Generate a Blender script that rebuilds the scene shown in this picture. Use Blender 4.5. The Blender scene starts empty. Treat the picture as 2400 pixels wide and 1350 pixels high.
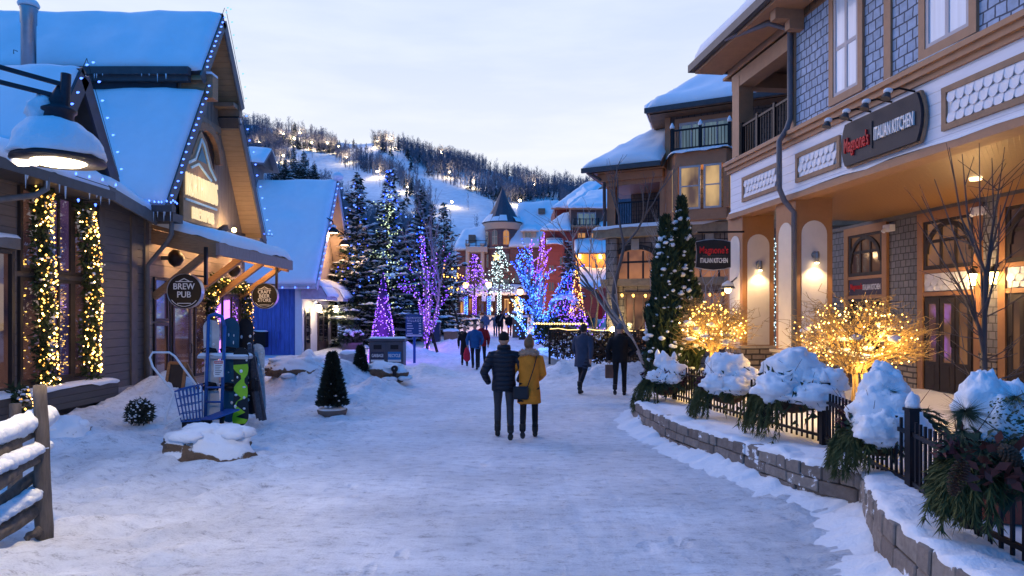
import bpy, bmesh, math, random
import numpy as np
from mathutils import Vector, Matrix, noise, kdtree
random.seed(7)
V = Vector
R = math.radians
C = bpy.context.scene.collection
F, CX, HY, EYE = 1600.0, 1200.0, 739.0, 2.05
def X(px, d): return (px-CX)*d/F
def Z(py, d): return EYE+(HY-py)*d/F
def P(px, py, d): return V((X(px, d), d, Z(py, d)))
def lerp(a, b, t): return a+(b-a)*t
def fbm(x, y, z=0.0, o=4): return noise.fractal(V((x, y, z)), 1.0, 2.0, o)
def rnd(a, b): return random.uniform(a, b)

# ------------------------------------------------------------------ materials
def _nodes(name):
    m = bpy.data.materials.new(name); m.use_nodes = True
    nt = m.node_tree; b = nt.nodes['Principled BSDF']
    return m, nt, b
def N(nt, typ, **kw):
    n = nt.nodes.new(typ)
    for k, v in kw.items():
        if k in n.inputs: n.inputs[k].default_value = v
        else: setattr(n, k, v)
    return n
def L(nt, a, b): nt.links.new(a, b)
def rgb(c): return (c[0], c[1], c[2], 1.0)
def math_node(nt, op, a, b=None):
    n = nt.nodes.new('ShaderNodeMath'); n.operation = op
    for i, v in enumerate((a, b)):
        if v is None: continue
        if isinstance(v, (int, float)): n.inputs[i].default_value = v
        else: L(nt, v, n.inputs[i])
    return n.outputs[0]
def ramp(nt, fac, stops):
    r = nt.nodes.new('ShaderNodeValToRGB'); e = r.color_ramp.elements
    while len(e) < len(stops): e.new(0.5)
    for i, (p, c) in enumerate(stops): e[i].position = p; e[i].color = rgb(c)
    if fac is not None: L(nt, fac, r.inputs[0])
    return r
def mix(nt, fac, a, b, mode='MIX'):
    n = nt.nodes.new('ShaderNodeMix'); n.data_type = 'RGBA'; n.blend_type = mode
    for s, v in ((0, fac), (6, a), (7, b)):
        if isinstance(v, (int, float)): n.inputs[s].default_value = v
        elif isinstance(v, tuple): n.inputs[s].default_value = rgb(v)
        else: L(nt, v, n.inputs[s])
    return n.outputs[2]
def objco(nt): return nt.nodes.new('ShaderNodeTexCoord').outputs['Object']
def noise_t(nt, co, scale, detail=4, stretch=None, rough=0.55):
    if stretch:
        mp = N(nt, 'ShaderNodeMapping'); mp.inputs['Scale'].default_value = stretch
        L(nt, co, mp.inputs[0]); co = mp.outputs[0]
    n = N(nt, 'ShaderNodeTexNoise', Scale=scale, Detail=detail, Roughness=rough)
    L(nt, co, n.inputs['Vector'])
    return n.outputs['Fac']
def bump(nt, b, h, strength=0.3, dist=0.02):
    n = N(nt, 'ShaderNodeBump', Strength=strength, Distance=dist)
    L(nt, h, n.inputs['Height']); L(nt, n.outputs[0], b.inputs['Normal'])
MC = {}
def M(name, col=(.5, .5, .5), rough=.7, var=.18, scale=6, bmp=.15, bscale=60, metal=0, spec=.3, stretch=None):
    if name in MC: return MC[name]
    m, nt, b = _nodes(name); co = objco(nt)
    f = noise_t(nt, co, scale, 5, stretch)
    r = ramp(nt, f, [(.25, tuple(c*(1-var) for c in col)), (.75, tuple(min(c*(1+var), 1) for c in col))])
    L(nt, r.outputs[0], b.inputs['Base Color'])
    b.inputs['Roughness'].default_value = rough; b.inputs['Metallic'].default_value = metal
    b.inputs['Specular IOR Level'].default_value = spec
    if bmp: bump(nt, b, noise_t(nt, co, bscale, 3, stretch), bmp)
    MC[name] = m; return m
def EM(name, col=None, strength=None, sample=True):
    if name in MC: return MC[name]
    m, nt, b = _nodes(name)
    b.inputs['Base Color'].default_value = rgb((.1, .1, .1))
    b.inputs['Emission Color'].default_value = rgb(col); b.inputs['Emission Strength'].default_value = strength
    if not sample: m.cycles.emission_sampling = 'NONE'
    MC[name] = m; return m
def glow_pane(name, c1, c2, strength, scale=1.2, stretch=None):
    """a pane with its own emission, for lit rooms and painted-in reflections"""
    if name in MC: return MC[name]
    m, nt, b = _nodes(name); co = objco(nt)
    f = noise_t(nt, co, scale, 3, stretch)
    r = ramp(nt, f, [(.35, c1), (.65, c2)])
    b.inputs['Base Color'].default_value = rgb((.02, .02, .02)); b.inputs['Roughness'].default_value = .06; b.inputs['Coat Weight'].default_value = 1.0 if 'pub' in name else 0.0; b.inputs['Specular IOR Level'].default_value = .5 if 'pub' in name else .2; b.inputs['Coat Roughness'].default_value = .03; bump(nt, b, noise_t(nt, co, 1.6, 2), .05, .03)
    L(nt, r.outputs[0], b.inputs['Emission Color']); b.inputs['Emission Strength'].default_value = strength
    m.cycles.emission_sampling = 'NONE'
    MC[name] = m; return m
def glass(name, col=(.015, .016, .02), rough=.04, spec=.8):
    if name in MC: return MC[name]
    m, nt, b = _nodes(name); co = objco(nt)
    b.inputs['Base Color'].default_value = rgb(col); b.inputs['Roughness'].default_value = rough
    b.inputs['Specular IOR Level'].default_value = spec
    bump(nt, b, noise_t(nt, co, 1.3, 1), .04, .03)
    MC[name] = m; return m
def wallco(nt):
    """(x+y, z): runs along any axis-aligned wall"""
    s = N(nt, 'ShaderNodeSeparateXYZ'); L(nt, objco(nt), s.inputs[0])
    a = math_node(nt, 'ADD', s.outputs[0], s.outputs[1])
    c = N(nt, 'ShaderNodeCombineXYZ'); L(nt, a, c.inputs[0]); L(nt, s.outputs[2], c.inputs[1])
    return c.outputs[0], a, s.outputs[2]
def siding(name, col, period, vertical=False, var=.12, depth=.6, rough=.7, line=.45):
    if name in MC: return MC[name]
    m, nt, b = _nodes(name); co, a, z = wallco(nt)
    t = math_node(nt, 'FRACT', math_node(nt, 'DIVIDE', a if vertical else z, period))
    f = noise_t(nt, objco(nt), 3, 6, (1, 1, 6) if not vertical else (5, 5, .6))
    r = ramp(nt, f, [(.3, tuple(c*(1-var) for c in col)), (.7, tuple(c*(1+var) for c in col))])
    edge = ramp(nt, t, [(0, (line,)*3), (.06, (1,)*3), (.97, (1,)*3), (1, (line,)*3)])
    L(nt, mix(nt, 1.0, r.outputs[0], edge.outputs[0], 'MULTIPLY'), b.inputs['Base Color'])
    b.inputs['Roughness'].default_value = rough
    h = ramp(nt, t, [(0, (0,)*3), (.08, (1,)*3), (1, (.55,)*3)]) if not vertical else ramp(nt, t, [(0, (0,)*3), (.08, (1,)*3), (.92, (1,)*3), (1, (0,)*3)])
    bump(nt, b, h.outputs[0], depth, .03)
    MC[name] = m; return m
def bricky(name, c1, c2, mortar, w, h, rough=.8, msize=.015, depth=.6, offset=.5, var=.3, squash=1.0, wob=.05):
    if name in MC: return MC[name]
    m, nt, b = _nodes(name); co, a, z = wallco(nt)
    if wob:
        nn = N(nt, 'ShaderNodeTexNoise', Scale=2.3, Detail=3); L(nt, co, nn.inputs['Vector']); vm = N(nt, 'ShaderNodeVectorMath', operation='SCALE'); L(nt, nn.outputs['Color'], vm.inputs[0]); vm.inputs['Scale'].default_value = wob
        va = N(nt, 'ShaderNodeVectorMath', operation='ADD'); L(nt, co, va.inputs[0]); L(nt, vm.outputs[0], va.inputs[1]); co = va.outputs[0]
    br = N(nt, 'ShaderNodeTexBrick', Scale=1.0)
    br.inputs['Color1'].default_value = rgb(c1); br.inputs['Color2'].default_value = rgb(c2); br.inputs['Mortar'].default_value = rgb(mortar)
    br.inputs['Mortar Size'].default_value = msize; br.inputs['Brick Width'].default_value = w; br.inputs['Row Height'].default_value = h
    br.inputs['Bias'].default_value = -.1; br.offset = offset; br.squash = squash
    L(nt, co, br.inputs['Vector'])
    f = noise_t(nt, co, 9, 5)
    r = ramp(nt, f, [(.3, (1-var,)*3), (.7, (1,)*3)])
    L(nt, mix(nt, 1.0, br.outputs[0], r.outputs[0], 'MULTIPLY'), b.inputs['Base Color'])
    b.inputs['Roughness'].default_value = rough
    hh = math_node(nt, 'ADD', math_node(nt, 'MULTIPLY', br.outputs['Fac'], -1.0), math_node(nt, 'MULTIPLY', f, .5))
    bump(nt, b, hh, depth, .02)
    MC[name] = m; return m
def snowmat(name, col=(.82, .84, .88), b1=.5, s1=14, b2=60):
    if name in MC: return MC[name]
    m, nt, b = _nodes(name); co = objco(nt)
    a = noise_t(nt, co, s1, 6); c = noise_t(nt, co, b2, 4)
    L(nt, ramp(nt, a, [(.2, tuple(x*.93 for x in col)), (.8, col)]).outputs[0], b.inputs['Base Color'])
    b.inputs['Roughness'].default_value = .75; b.inputs['Specular IOR Level'].default_value = .2
    bump(nt, b, math_node(nt, 'ADD', a, math_node(nt, 'MULTIPLY', c, .25)), b1, .05)
    MC[name] = m; return m
def woodmat(name, col=None, rough=.65, stretch=(1, 1, 12), scale=5, var=.35, bmp=.3):
    if name in MC: return MC[name]
    m, nt, b = _nodes(name); co = objco(nt)
    f = noise_t(nt, co, scale, 6, stretch, .65)
    L(nt, ramp(nt, f, [(.3, tuple(c*(1-var) for c in col)), (.55, col), (.75, tuple(min(1, c*(1+var*.6)) for c in col))]).outputs[0], b.inputs['Base Color'])
    b.inputs['Roughness'].default_value = rough
    bump(nt, b, f, bmp, .02); MC[name] = m; return m

SNOW = snowmat('snow'); SNOWR = snowmat('roof_snow', (.84, .86, .9), .22, 3, 40)
SNOWL = snowmat('lump_snow', (.84, .86, .9), .5, 9, 45)
BLACK = M('black_metal', (.012, .012, .016), .45, .2, 5, .05, metal=.3)
DKGREY = M('dark_grey_metal', (.06, .062, .07), .5, .2, 5, .06)
GREYTRIM = M('grey_trim', (.13, .125, .125), .6)
DKTRIM = M('dark_brown_trim', (.03, .024, .024), .55)
WHITE = M('white_paint', (.72, .72, .74), .55, .05)
TIMBER = woodmat('timber', (.32, .17, .08))
GREYWOOD = woodmat('weathered_wood', (.13, .105, .09), .85, (5, 5, .8), 4, .5, .9)
BARK = woodmat('bark', (.05, .04, .038), .9, (6, 6, 1), 6, .4, .7)
NEEDLE = M('needles', (.018, .036, .026), .8, .5, 3, 0)
CEDAR = M('cedar_leaf', (.03, .05, .022), .8, .5, 8, 0)
TWIG = M('twig', (.07, .05, .042), .8, .3, 8, 0)
TAN = siding('tan_soffit_boards', (.36, .24, .13), .14, False, .12, .5)

# ------------------------------------------------------------------ mesh builder
WM = {}
class MB:
    def __init__(s): s.v = []; s.f = []; s.m = []; s.mi = 0
    def add(s, vs, fs):
        o = len(s.v); s.v.extend([tuple(v) for v in vs]); s.f.extend([tuple(i+o for i in f) for f in fs]); s.m.extend([s.mi]*len(fs))
    def corners(s, c):
        s.add(c, [(0, 1, 2, 3), (7, 6, 5, 4), (0, 4, 5, 1), (1, 5, 6, 2), (2, 6, 7, 3), (3, 7, 4, 0)])
    def box(s, x0, x1, y0, y1, z0, z1):
        s.corners([(x0, y0, z0), (x1, y0, z0), (x1, y1, z0), (x0, y1, z0), (x0, y0, z1), (x1, y0, z1), (x1, y1, z1), (x0, y1, z1)])
    def fbox(s, fn, a0, a1, o0, o1, z0, z1):
        s.corners([fn(a0, o0, z0), fn(a1, o0, z0), fn(a1, o1, z0), fn(a0, o1, z0), fn(a0, o0, z1), fn(a1, o0, z1), fn(a1, o1, z1), fn(a0, o1, z1)])
    def beam(s, p, q, w, h, up=(0, 0, 1)):
        p, q = V(p), V(q); d = (q-p).normalized(); u = V(up); sd = d.cross(u)
        if sd.length < 1e-4: sd = d.cross(V((1, 0, 0)))
        sd.normalize(); u = sd.cross(d); a, b = sd*w/2, u*h/2
        s.corners([p-a-b, p+a-b, p+a+b, p-a+b, q-a-b, q+a-b, q+a+b, q-a+b])
    def tube(s, pts, rad, n=8, cap=True):
        pts = [V(p) for p in pts]
        if not isinstance(rad, (list, tuple)): rad = [rad]*len(pts)
        rings = []; prev = None
        for i, p in enumerate(pts):
            d = (pts[min(i+1, len(pts)-1)]-pts[max(i-1, 0)])
            d = d.normalized() if d.length > 1e-9 else V((0, 0, 1))
            if prev is None: a = d.orthogonal().normalized()
            else:
                a = prev-d*prev.dot(d); a = a.normalized() if a.length > 1e-6 else d.orthogonal().normalized()
            prev = a; b = d.cross(a)
            rings.append([p+(a*math.cos(t)+b*math.sin(t))*rad[i] for t in [2*math.pi*k/n for k in range(n)]])
        vs = [v for r in rings for v in r]; fs = []
        for i in range(len(rings)-1):
            for k in range(n):
                fs.append((i*n+k, i*n+(k+1) % n, (i+1)*n+(k+1) % n, (i+1)*n+k))
        if cap: fs.append(tuple(range(n))[::-1]); fs.append(tuple((len(rings)-1)*n+k for k in range(n)))
        s.add(vs, fs)
    def loft(s, rings, cap=True):
        n = len(rings[0]); vs = [v for r in rings for v in r]; fs = []
        for i in range(len(rings)-1):
            for k in range(n): fs.append((i*n+k, i*n+(k+1) % n, (i+1)*n+(k+1) % n, (i+1)*n+k))
        if cap: fs.append(tuple(range(n))[::-1]); fs.append(tuple((len(rings)-1)*n+k for k in range(n)))
        s.add(vs, fs)
    def lathe(s, c, prof, n=20, cap=True):
        c = V(c); s.loft([[c+V((r*math.cos(2*math.pi*k/n), r*math.sin(2*math.pi*k/n), z)) for k in range(n)] for r, z in prof], cap)
    def ball(s, c, rx, ry=None, rz=None, n=10, m=7, fn=None):
        ry = ry or rx; rz = rz or rx; c = V(c); rings = []
        for j in range(m+1):
            t = math.pi*j/m; t = min(max(t, .02), math.pi-.02)
            ring = []
            for k in range(n):
                a = 2*math.pi*k/n; d = V((math.sin(t)*math.cos(a), math.sin(t)*math.sin(a), math.cos(t)))
                q = fn(d) if fn else 1.0
                ring.append(c+V((d.x*rx*q, d.y*ry*q, d.z*rz*q)))
            rings.append(ring)
        s.loft(rings)
    def octa(s, c, r, h=None):
        h = h or r; x, y, z = c
        s.add([(x+r, y, z), (x, y+r, z), (x-r, y, z), (x, y-r, z), (x, y, z+h), (x, y, z-h)],
              [(0, 1, 4), (1, 2, 4), (2, 3, 4), (3, 0, 4), (1, 0, 5), (2, 1, 5), (3, 2, 5), (0, 3, 5)])
    def prism(s, poly, d):
        """poly: list of 3-D points, extruded by vector d"""
        n = len(poly); d = V(d); a = [V(p) for p in poly]
        s.add(a+[p+d for p in a], [tuple(range(n))[::-1], tuple(range(n, 2*n))]+[(i, (i+1) % n, n+(i+1) % n, n+i) for i in range(n)])
    def tri(s, a, b, c): s.add([a, b, c], [(0, 1, 2)])
    def quad(s, a, b, c, d): s.add([a, b, c, d], [(0, 1, 2, 3)])
EACH = {'trim_board', 'vertical_trim', 'rail_post', 'corbel', 'stone_wainscot', 'post_snow', 'pier', 'eave_return', 'bracket', 'veranda_column', 'bay_mullion', 'loggia_post', 'trim', 'turret_cornice', 'bay_frame', 'rail_snow', 'rail_board', 'side_pane', 'arch_panel', 'foot'}
STUFF_PARTS = {'crown_snow', 'snow_specks', 'snow_flecks', 'snow_clumps', 'snow_crust', 'snow_heap', 'snow_cover', 'bulbs', 'cord', 'box_sprigs', 'greens', 'icicles'}
def islands(mb):
    par = list(range(len(mb.v)))
    def fd(i):
        while par[i] != i: par[i] = par[par[i]]; i = par[i]
        return i
    for f in mb.f:
        for i in f[1:]: par[fd(i)] = fd(f[0])
    out = {}
    for f, m_ in zip(mb.f, mb.m): out.setdefault(fd(f[0]), []).append((f, m_))
    res = []
    for fs in out.values():
        q = MB(); ids = {}
        for f, m_ in fs:
            for i in f:
                if i not in ids: ids[i] = len(q.v); q.v.append(mb.v[i])
            q.f.append(tuple(ids[i] for i in f)); q.m.append(m_)
        res.append(q)
    return res
def build(name, mb, mat, parent=None, **kw):
    if parent is not None and name in EACH:
        return [build_one(name, q, mat, parent, **kw) for q in islands(mb)][0]
    o = build_one(name, mb, mat, parent, **kw)
    if parent is not None and name in STUFF_PARTS: o['kind'] = 'stuff'
    return o
def build_one(name, mb, mat, parent=None, smooth=False, local=False, bevel=0, origin=None, recalc=True):
    me = bpy.data.meshes.new(name)
    pm = WM.get(parent.name) if parent is not None else None
    vs = np.array(mb.v, dtype=np.float64).reshape(-1, 3)
    if parent is None:
        o3 = origin if origin is not None else ((vs[:, 0].mean(), vs[:, 1].mean(), vs[:, 2].min()) if len(vs) else (0, 0, 0))
        base = Matrix.Translation(o3)
        vs = vs-np.array(o3)
    elif not local:
        inv = np.array(pm.inverted()); vs = vs@inv[:3, :3].T+inv[:3, 3]
    me.from_pydata(vs.tolist(), [], mb.f)
    mats = mat if isinstance(mat, (list, tuple)) else [mat]
    for m in mats: me.materials.append(m)
    if len(mats) > 1: me.polygons.foreach_set('material_index', mb.m)
    if recalc and len(mb.f) < 30000:
        bm = bmesh.new(); bm.from_mesh(me); bmesh.ops.recalc_face_normals(bm, faces=bm.faces)
        if bevel: bmesh.ops.bevel(bm, geom=list(bm.edges), offset=bevel, segments=1, affect='EDGES', clamp_overlap=True)
        bm.to_mesh(me); bm.free()
    if smooth: me.polygons.foreach_set('use_smooth', [True]*len(me.polygons))
    me.update()
    o = bpy.data.objects.new(name, me); C.objects.link(o)
    if parent is None: o.location = o3; WM[o.name] = base
    else: o.parent = parent; WM[o.name] = pm.copy()
    return o
def tag(o, label, cat, group=None, kind=None):
    if label: o['label'] = label
    if cat: o['category'] = cat
    if group: o['group'] = group
    if kind: o['kind'] = kind
    return o
def T(name, label, cat, loc, rot=0.0, group=None):
    o = bpy.data.objects.new(name, None); C.objects.link(o); o.empty_display_size = .2
    o.location = loc; o.rotation_euler = (0, 0, rot)
    WM[o.name] = Matrix.Translation(loc) @ Matrix.Rotation(rot, 4, 'Z')
    return tag(o, label, cat, group)
def copy_tree(o, parent=None):
    c = o.copy(); C.objects.link(c); WM[c.name] = WM[o.name]
    if parent is not None: c.parent = parent
    for ch in list(o.children): copy_tree(ch, c)
    return c
def lamp(name, loc, power, col, radius=.1, parent=None, spot=None, aim=None):
    l = bpy.data.lights.new(name, 'SPOT' if spot else 'POINT'); l.energy = power; l.color = col; l.shadow_soft_size = radius
    if any(k in name for k in ('glow', 'garland', 'soffit', 'downlight', 'shop_light', 'street_lamp')): l.specular_factor = 0
    o = bpy.data.objects.new(name, l); C.objects.link(o); loc = V(loc)
    if spot: l.spot_size = R(spot); l.spot_blend = .6
    rot = (V(aim)-loc).to_track_quat('-Z', 'Y').to_matrix().to_4x4() if aim is not None else Matrix()
    mw = Matrix.Translation(loc) @ rot
    if parent is not None:
        o.parent = parent; mw = WM[parent.name].inverted() @ mw
    o.matrix_local = mw
    return o
def textmesh(s, width, height, depth=.01, bold=.0, spacing=1.0):
    cu = bpy.data.curves.new('lettering', 'FONT'); cu.body = s; cu.size = 1; cu.extrude = .02; cu.offset = bold
    cu.space_character = spacing; cu.resolution_u = 3
    ob = bpy.data.objects.new('lettering', cu); C.objects.link(ob)
    dg = bpy.context.evaluated_depsgraph_get(); me = ob.evaluated_get(dg).to_mesh()
    vs = [v.co.copy() for v in me.vertices]; fs = [tuple(p.vertices) for p in me.polygons]
    ob.evaluated_get(dg).to_mesh_clear(); bpy.data.objects.remove(ob); bpy.data.curves.remove(cu)
    xs = [v.x for v in vs]; ys = [v.y for v in vs]; w = max(xs)-min(xs); h = max(ys)-min(ys)
    out = [V(((v.x-min(xs)-w/2)/w*width, -v.z/.02*depth/2, (v.y-min(ys)-h/2)/h*height)) for v in vs]
    return out, fs
def text(s, width, height, at, rotz, mat, parent, depth=.012, bold=.0, name='lettering', local=False, spacing=1.0):
    vs, fs = textmesh(s, width, height, depth, bold, spacing)
    m = Matrix.Translation(at) @ Matrix.Rotation(rotz, 4, 'Z')
    mb = MB(); mb.add([m @ v for v in vs], fs)
    return build(name, mb, mat, parent, local=local, recalc=False)
def slab(mb, p00, p10, p11, p01, th, seed=0, rough=.02, rad=.25, nu=None, nv=None, drape=.07):
    """a layer of settled snow with rounded rims on a quad p00-p10-p11-p01"""
    p00, p10, p11, p01 = map(V, (p00, p10, p11, p01))
    n = (p10-p00).cross(p01-p00).normalized()
    if n.z < 0: n = -n
    lu, lv = (p10-p00).length, (p01-p00).length
    def params(l, k):
        k = k or max(4, min(60, int(l/.3)))
        r = min(rad, l*.4)/l
        e = [0, r*.05, r*.2, r*.5, r]
        return sorted(set(e+[1-x for x in e]+[r+(1-2*r)*i/k for i in range(1, k)]))
    us, vv = params(lu, nu), params(lv, nv); g = []
    def edge(a, l):
        d = min(a, 1-a)*l/rad; d = min(d, 1.0)
        return math.sqrt(max(0, 1-(1-d)**2))
    for u in us:
        row = []
        for w in vv:
            b = p00*(1-u)*(1-w)+p10*u*(1-w)+p11*u*w+p01*(1-u)*w
            h = th*edge(u, lu)*edge(w, lv)
            q = fbm(b.x*.9+seed, b.y*.9, b.z*.9, 3)*rough*2*min(1, h/th*1.2) + fbm(b.x*5+seed, b.y*5, b.z*5, 2)*rough*.4
            lip = fbm(b.x*2.3+seed, b.y*2.3, b.z*2.3+5, 2)*drape if (u in (0, 1) or w in (0, 1)) else 0
            row.append(b+n*(h+q*(h > 0))+V((0, 0, lip-.01)))
        g.append(row)
    nu_, nv_ = len(us), len(vv)
    vs = [v for r in g for v in r]
    fs = [(i*nv_+j, (i+1)*nv_+j, (i+1)*nv_+j+1, i*nv_+j+1) for i in range(nu_-1) for j in range(nv_-1)]
    mb.add(vs, fs)
def strip(mb, path, offs, hf):
    """snow following a path: offs = cross offsets to the left of travel, hf(p, o, i) = height"""
    rows = []
    for i, p in enumerate(path):
        d = (path[min(i+1, len(path)-1)]-path[max(i-1, 0)]).normalized(); nv = V((d.y, -d.x, 0))
        rows.append([V((p.x+nv.x*o, p.y+nv.y*o, hf(p, o, i))) for o in offs])
    n = len(offs); mb.add([v for r in rows for v in r], [(i*n+j, i*n+j+1, (i+1)*n+j+1, (i+1)*n+j) for i in range(len(rows)-1) for j in range(n-1)])
def leafy(mb, c, n, rad, size, seed=0, flat=1.0, droop=0):
    c = V(c); rr = random.Random(seed)
    for _ in range(n):
        d = V((rr.gauss(0, 1), rr.gauss(0, 1), rr.gauss(0, 1)*flat)).normalized()*(rr.random()**.45)*rad
        p = c+d; a = (V((rr.gauss(0, 1), rr.gauss(0, 1), rr.gauss(0, 1)-droop))+d.normalized()*.8).normalized()
        w = a.orthogonal().normalized()*size*.22
        w.rotate(Matrix.Rotation(rr.random()*6.28, 3, a))
        mb.tri(p-w, p+w, p+a*size*rr.uniform(.7, 1.3))

# ------------------------------------------------------------------ camera, world, sun
sc = bpy.context.scene
cam = bpy.data.cameras.new('camera'); co_ = bpy.data.objects.new('camera', cam); C.objects.link(co_)
co_.location = (0, 0, EYE); co_.rotation_euler = (R(90), 0, 0)
cam.sensor_width = 36; cam.lens = 24; cam.shift_y = 64/2400; cam.clip_start = .1; cam.clip_end = 5000
sc.camera = co_
sc.view_settings.view_transform = 'Standard'; sc.view_settings.look = 'None'; sc.view_settings.gamma = 1; sc.view_settings.exposure = .08
cy = sc.cycles
cy.use_denoising = True; cy.sample_clamp_indirect = 2.5; cy.max_bounces = 6; cy.diffuse_bounces = 3; cy.glossy_bounces = 3
cy.transmission_bounces = 3; cy.caustics_reflective = False; cy.caustics_refractive = False

w = bpy.data.worlds.new('World'); sc.world = w; w.use_nodes = True
nt = w.node_tree; bg = nt.nodes['Background']
sky = N(nt, 'ShaderNodeTexSky'); sky.sky_type = 'NISHITA'; sky.sun_disc = False
SUN_EL, SUN_ROT = 6.0, -48.0
sky.sun_elevation = R(SUN_EL); sky.sun_rotation = R(SUN_ROT); sky.ozone_density = 6; sky.air_density = 1.4; sky.dust_density = .5
g = nt.nodes.new('ShaderNodeTexCoord').outputs['Generated']
sp = N(nt, 'ShaderNodeSeparateXYZ'); L(nt, g, sp.inputs[0])
el = sp.outputs[2]
# thin evening overcast: pale towards the afterglow beyond the hill, deep blue overhead and behind
pale = ramp(nt, el, [(0, (10.0, 9.95, 10.4)), (.22, (9.8, 10.0, 10.7)), (.38, (7.6, 8.5, 10.5)), (.62, (5.0, 6.3, 10.2))])
deep = ramp(nt, el, [(0, (.4, 3.0, 8.6)), (.4, (.12, 2.95, 9.6)), (1, (.2, 3.0, 10.0))])
fx = math_node(nt, 'ADD', math_node(nt, 'MULTIPLY', sp.outputs[0], -.56), math_node(nt, 'MULTIPLY', sp.outputs[1], .83))
front = math_node(nt, 'ADD', fx, math_node(nt, 'MULTIPLY', el, -.35))
mr = N(nt, 'ShaderNodeMapRange'); mr.interpolation_type = 'SMOOTHSTEP'; mr.inputs['From Min'].default_value = -.02; mr.inputs['From Max'].default_value = .40
L(nt, front, mr.inputs['Value'])
veil = mix(nt, mr.outputs[0], deep.outputs[0], pale.outputs[0])
cl = noise_t(nt, g, 2.6, 7, (1, 1, 5.5), .55)
clr = ramp(nt, cl, [(.36, (.93, .95, .98)), (.62, (1.09, 1.07, 1.03))])
veil = mix(nt, 1.0, veil, clr.outputs[0], 'MULTIPLY')
skyt = mix(nt, 1.0, sky.outputs[0], (.55, .8, 1.3), 'MULTIPLY')
L(nt, mix(nt, .92, skyt, veil), bg.inputs['Color']); bg.inputs['Strength'].default_value = .1
sun = bpy.data.lights.new('sun', 'SUN'); sun.energy = .95; sun.angle = R(50); sun.color = (1, .76, .88)
so = bpy.data.objects.new('sun', sun); C.objects.link(so)
_d = V((math.sin(R(SUN_ROT))*math.cos(R(30)), math.cos(R(SUN_ROT))*math.cos(R(30)), math.sin(R(30))))
so.rotation_euler = _d.to_track_quat('Z', 'Y').to_euler(); so.location = (0, 60, 60)

# ------------------------------------------------------------------ ground
def sstep(a, b, x):
    t = min(max((x-a)/(b-a), 0), 1); return t*t*(3-2*t)
MOUNDS = [  # x, y, height, rx, ry
    (-7.6, 15.0, .62, 1.1, .8), (-7.0, 14.3, .35, 1.3, .8), (-8.0, 13.2, .25, .8, 1.5),
    (-5.6, 18.6, .75, 1.0, .8), (-4.5, 19.4, .62, .9, .8), (-3.9, 20.4, .5, .9, .8), (-6.0, 19.4, .65, .8, .8), (-4.6, 16.2, .35, 1.2, .7), (-3.4, 17.4, .42, .9, .9),
    (-4.6, 24.6, .3, 1.8, .8), (-3.0, 23.4, .35, 1.2, .8), (-4.6, 9.6, .16, .9, .5), (-6.9, 10.8, .25, .9, .7), (-4.6, 5.0, .2, .9, .7), (-3.6, 4.7, .12, .8, .5),
    (3.4, 20.6, .7, 1.7, .7), (1.3, 25.3, .55, 1.3, 1.0), (5.2, 19.0, .6, 1.2, .8), (2.2, 22.6, .6, 1.5, .8),
    (-9.0, 27, .35, 3, 1.5), (-7.3, 30.5, .3, 1.6, 1.2), (-5.2, 34, .5, 1.2, 1.2), (-3.2, 38, .5, 1.5, 1.5), (1.6, 33, .4, 1.0, 1.4)]
def gbase(x, y):
    return 0.0 if y < 29 else lerp(0, .5, sstep(27, 50, y)) + 1.9*sstep(44, 78, y)**1.2 + 2.2*sstep(76, 130, y)
def gz(x, y, detail=True):
    z = gbase(x, y)
    for mx, my, h, rx, ry in MOUNDS:
        e = ((x-mx)/rx)**2+((y-my)/ry)**2
        if e < 6: z += h*math.exp(-e*1.3)*(1+.35*fbm(x*2.2, y*2.2, 3, 3))
    if detail and y < 60:
        path = sstep(-3.4-.06*y*0, -2.0, x)*(1-sstep(2.2, 3.2, x)) if y < 30 else .6
        rough = lerp(.085, .010, path)
        z += rough*(fbm(x*2.3, y*2.3, 0, 5)+.55*fbm(x*6.5, y*6.5, 6, 3))+.009*fbm(x*7, y*4, 2, 4)
    return z
def prog(a, b, s0, k):
    out = [a]; s = s0
    while out[-1] < b: out.append(out[-1]+s); s *= k
    return out
ys = [-6, -2, 1, 2.2]+prog(3.0, 150, .045, 1.0135)+[200, 320]
xs_ = [x for x in np.arange(-11, 8.01, .085)]
xs_ = [-320, -200, -120, -80, -50, -35, -26, -20, -16, -13.5, -12]+xs_+[8.6, 9.4, 10.5, 12, 14, 17, 21, 27, 36, 50, 80, 120, 200, 320]
mb = MB(); nx = len(xs_)
mb.v = [(x, y, gz(x, y, -11 < x < 8.5)) for y in ys for x in xs_]
mb.f = [(j*nx+i, j*nx+i+1, (j+1)*nx+i+1, (j+1)*nx+i) for j in range(len(ys)-1) for i in range(nx-1)]
mb.m = [0]*len(mb.f)
m, nt, b = _nodes('street_snow'); co = objco(nt)
n1 = noise_t(nt, co, 1.1, 8, (.55, 1.5, 1), .62); n2 = noise_t(nt, co, 6.5, 8, (.7, 1.35, 1), .72); n3 = noise_t(nt, co, 60, 5, (.6, 1.4, 1), .7)
big = noise_t(nt, co, .28, 4)
tone = ramp(nt, n1, [(.3, (.70, .71, .75)), (.62, (.84, .85, .88))])
dirt = ramp(nt, math_node(nt, 'ADD', math_node(nt, 'MULTIPLY', n2, .62), math_node(nt, 'MULTIPLY', n3, .38)), [(.36, (.28, .27, .29)), (.455, (.84, .84, .85)), (.56, (1, 1, 1))])
sx = N(nt, 'ShaderNodeSeparateXYZ'); L(nt, co, sx.inputs[0])
L(nt, mix(nt, .85, tone.outputs[0], dirt.outputs[0], 'MULTIPLY'), b.inputs['Base Color'])
b.inputs['Roughness'].default_value = .7; b.inputs['Specular IOR Level'].default_value = .25
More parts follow.
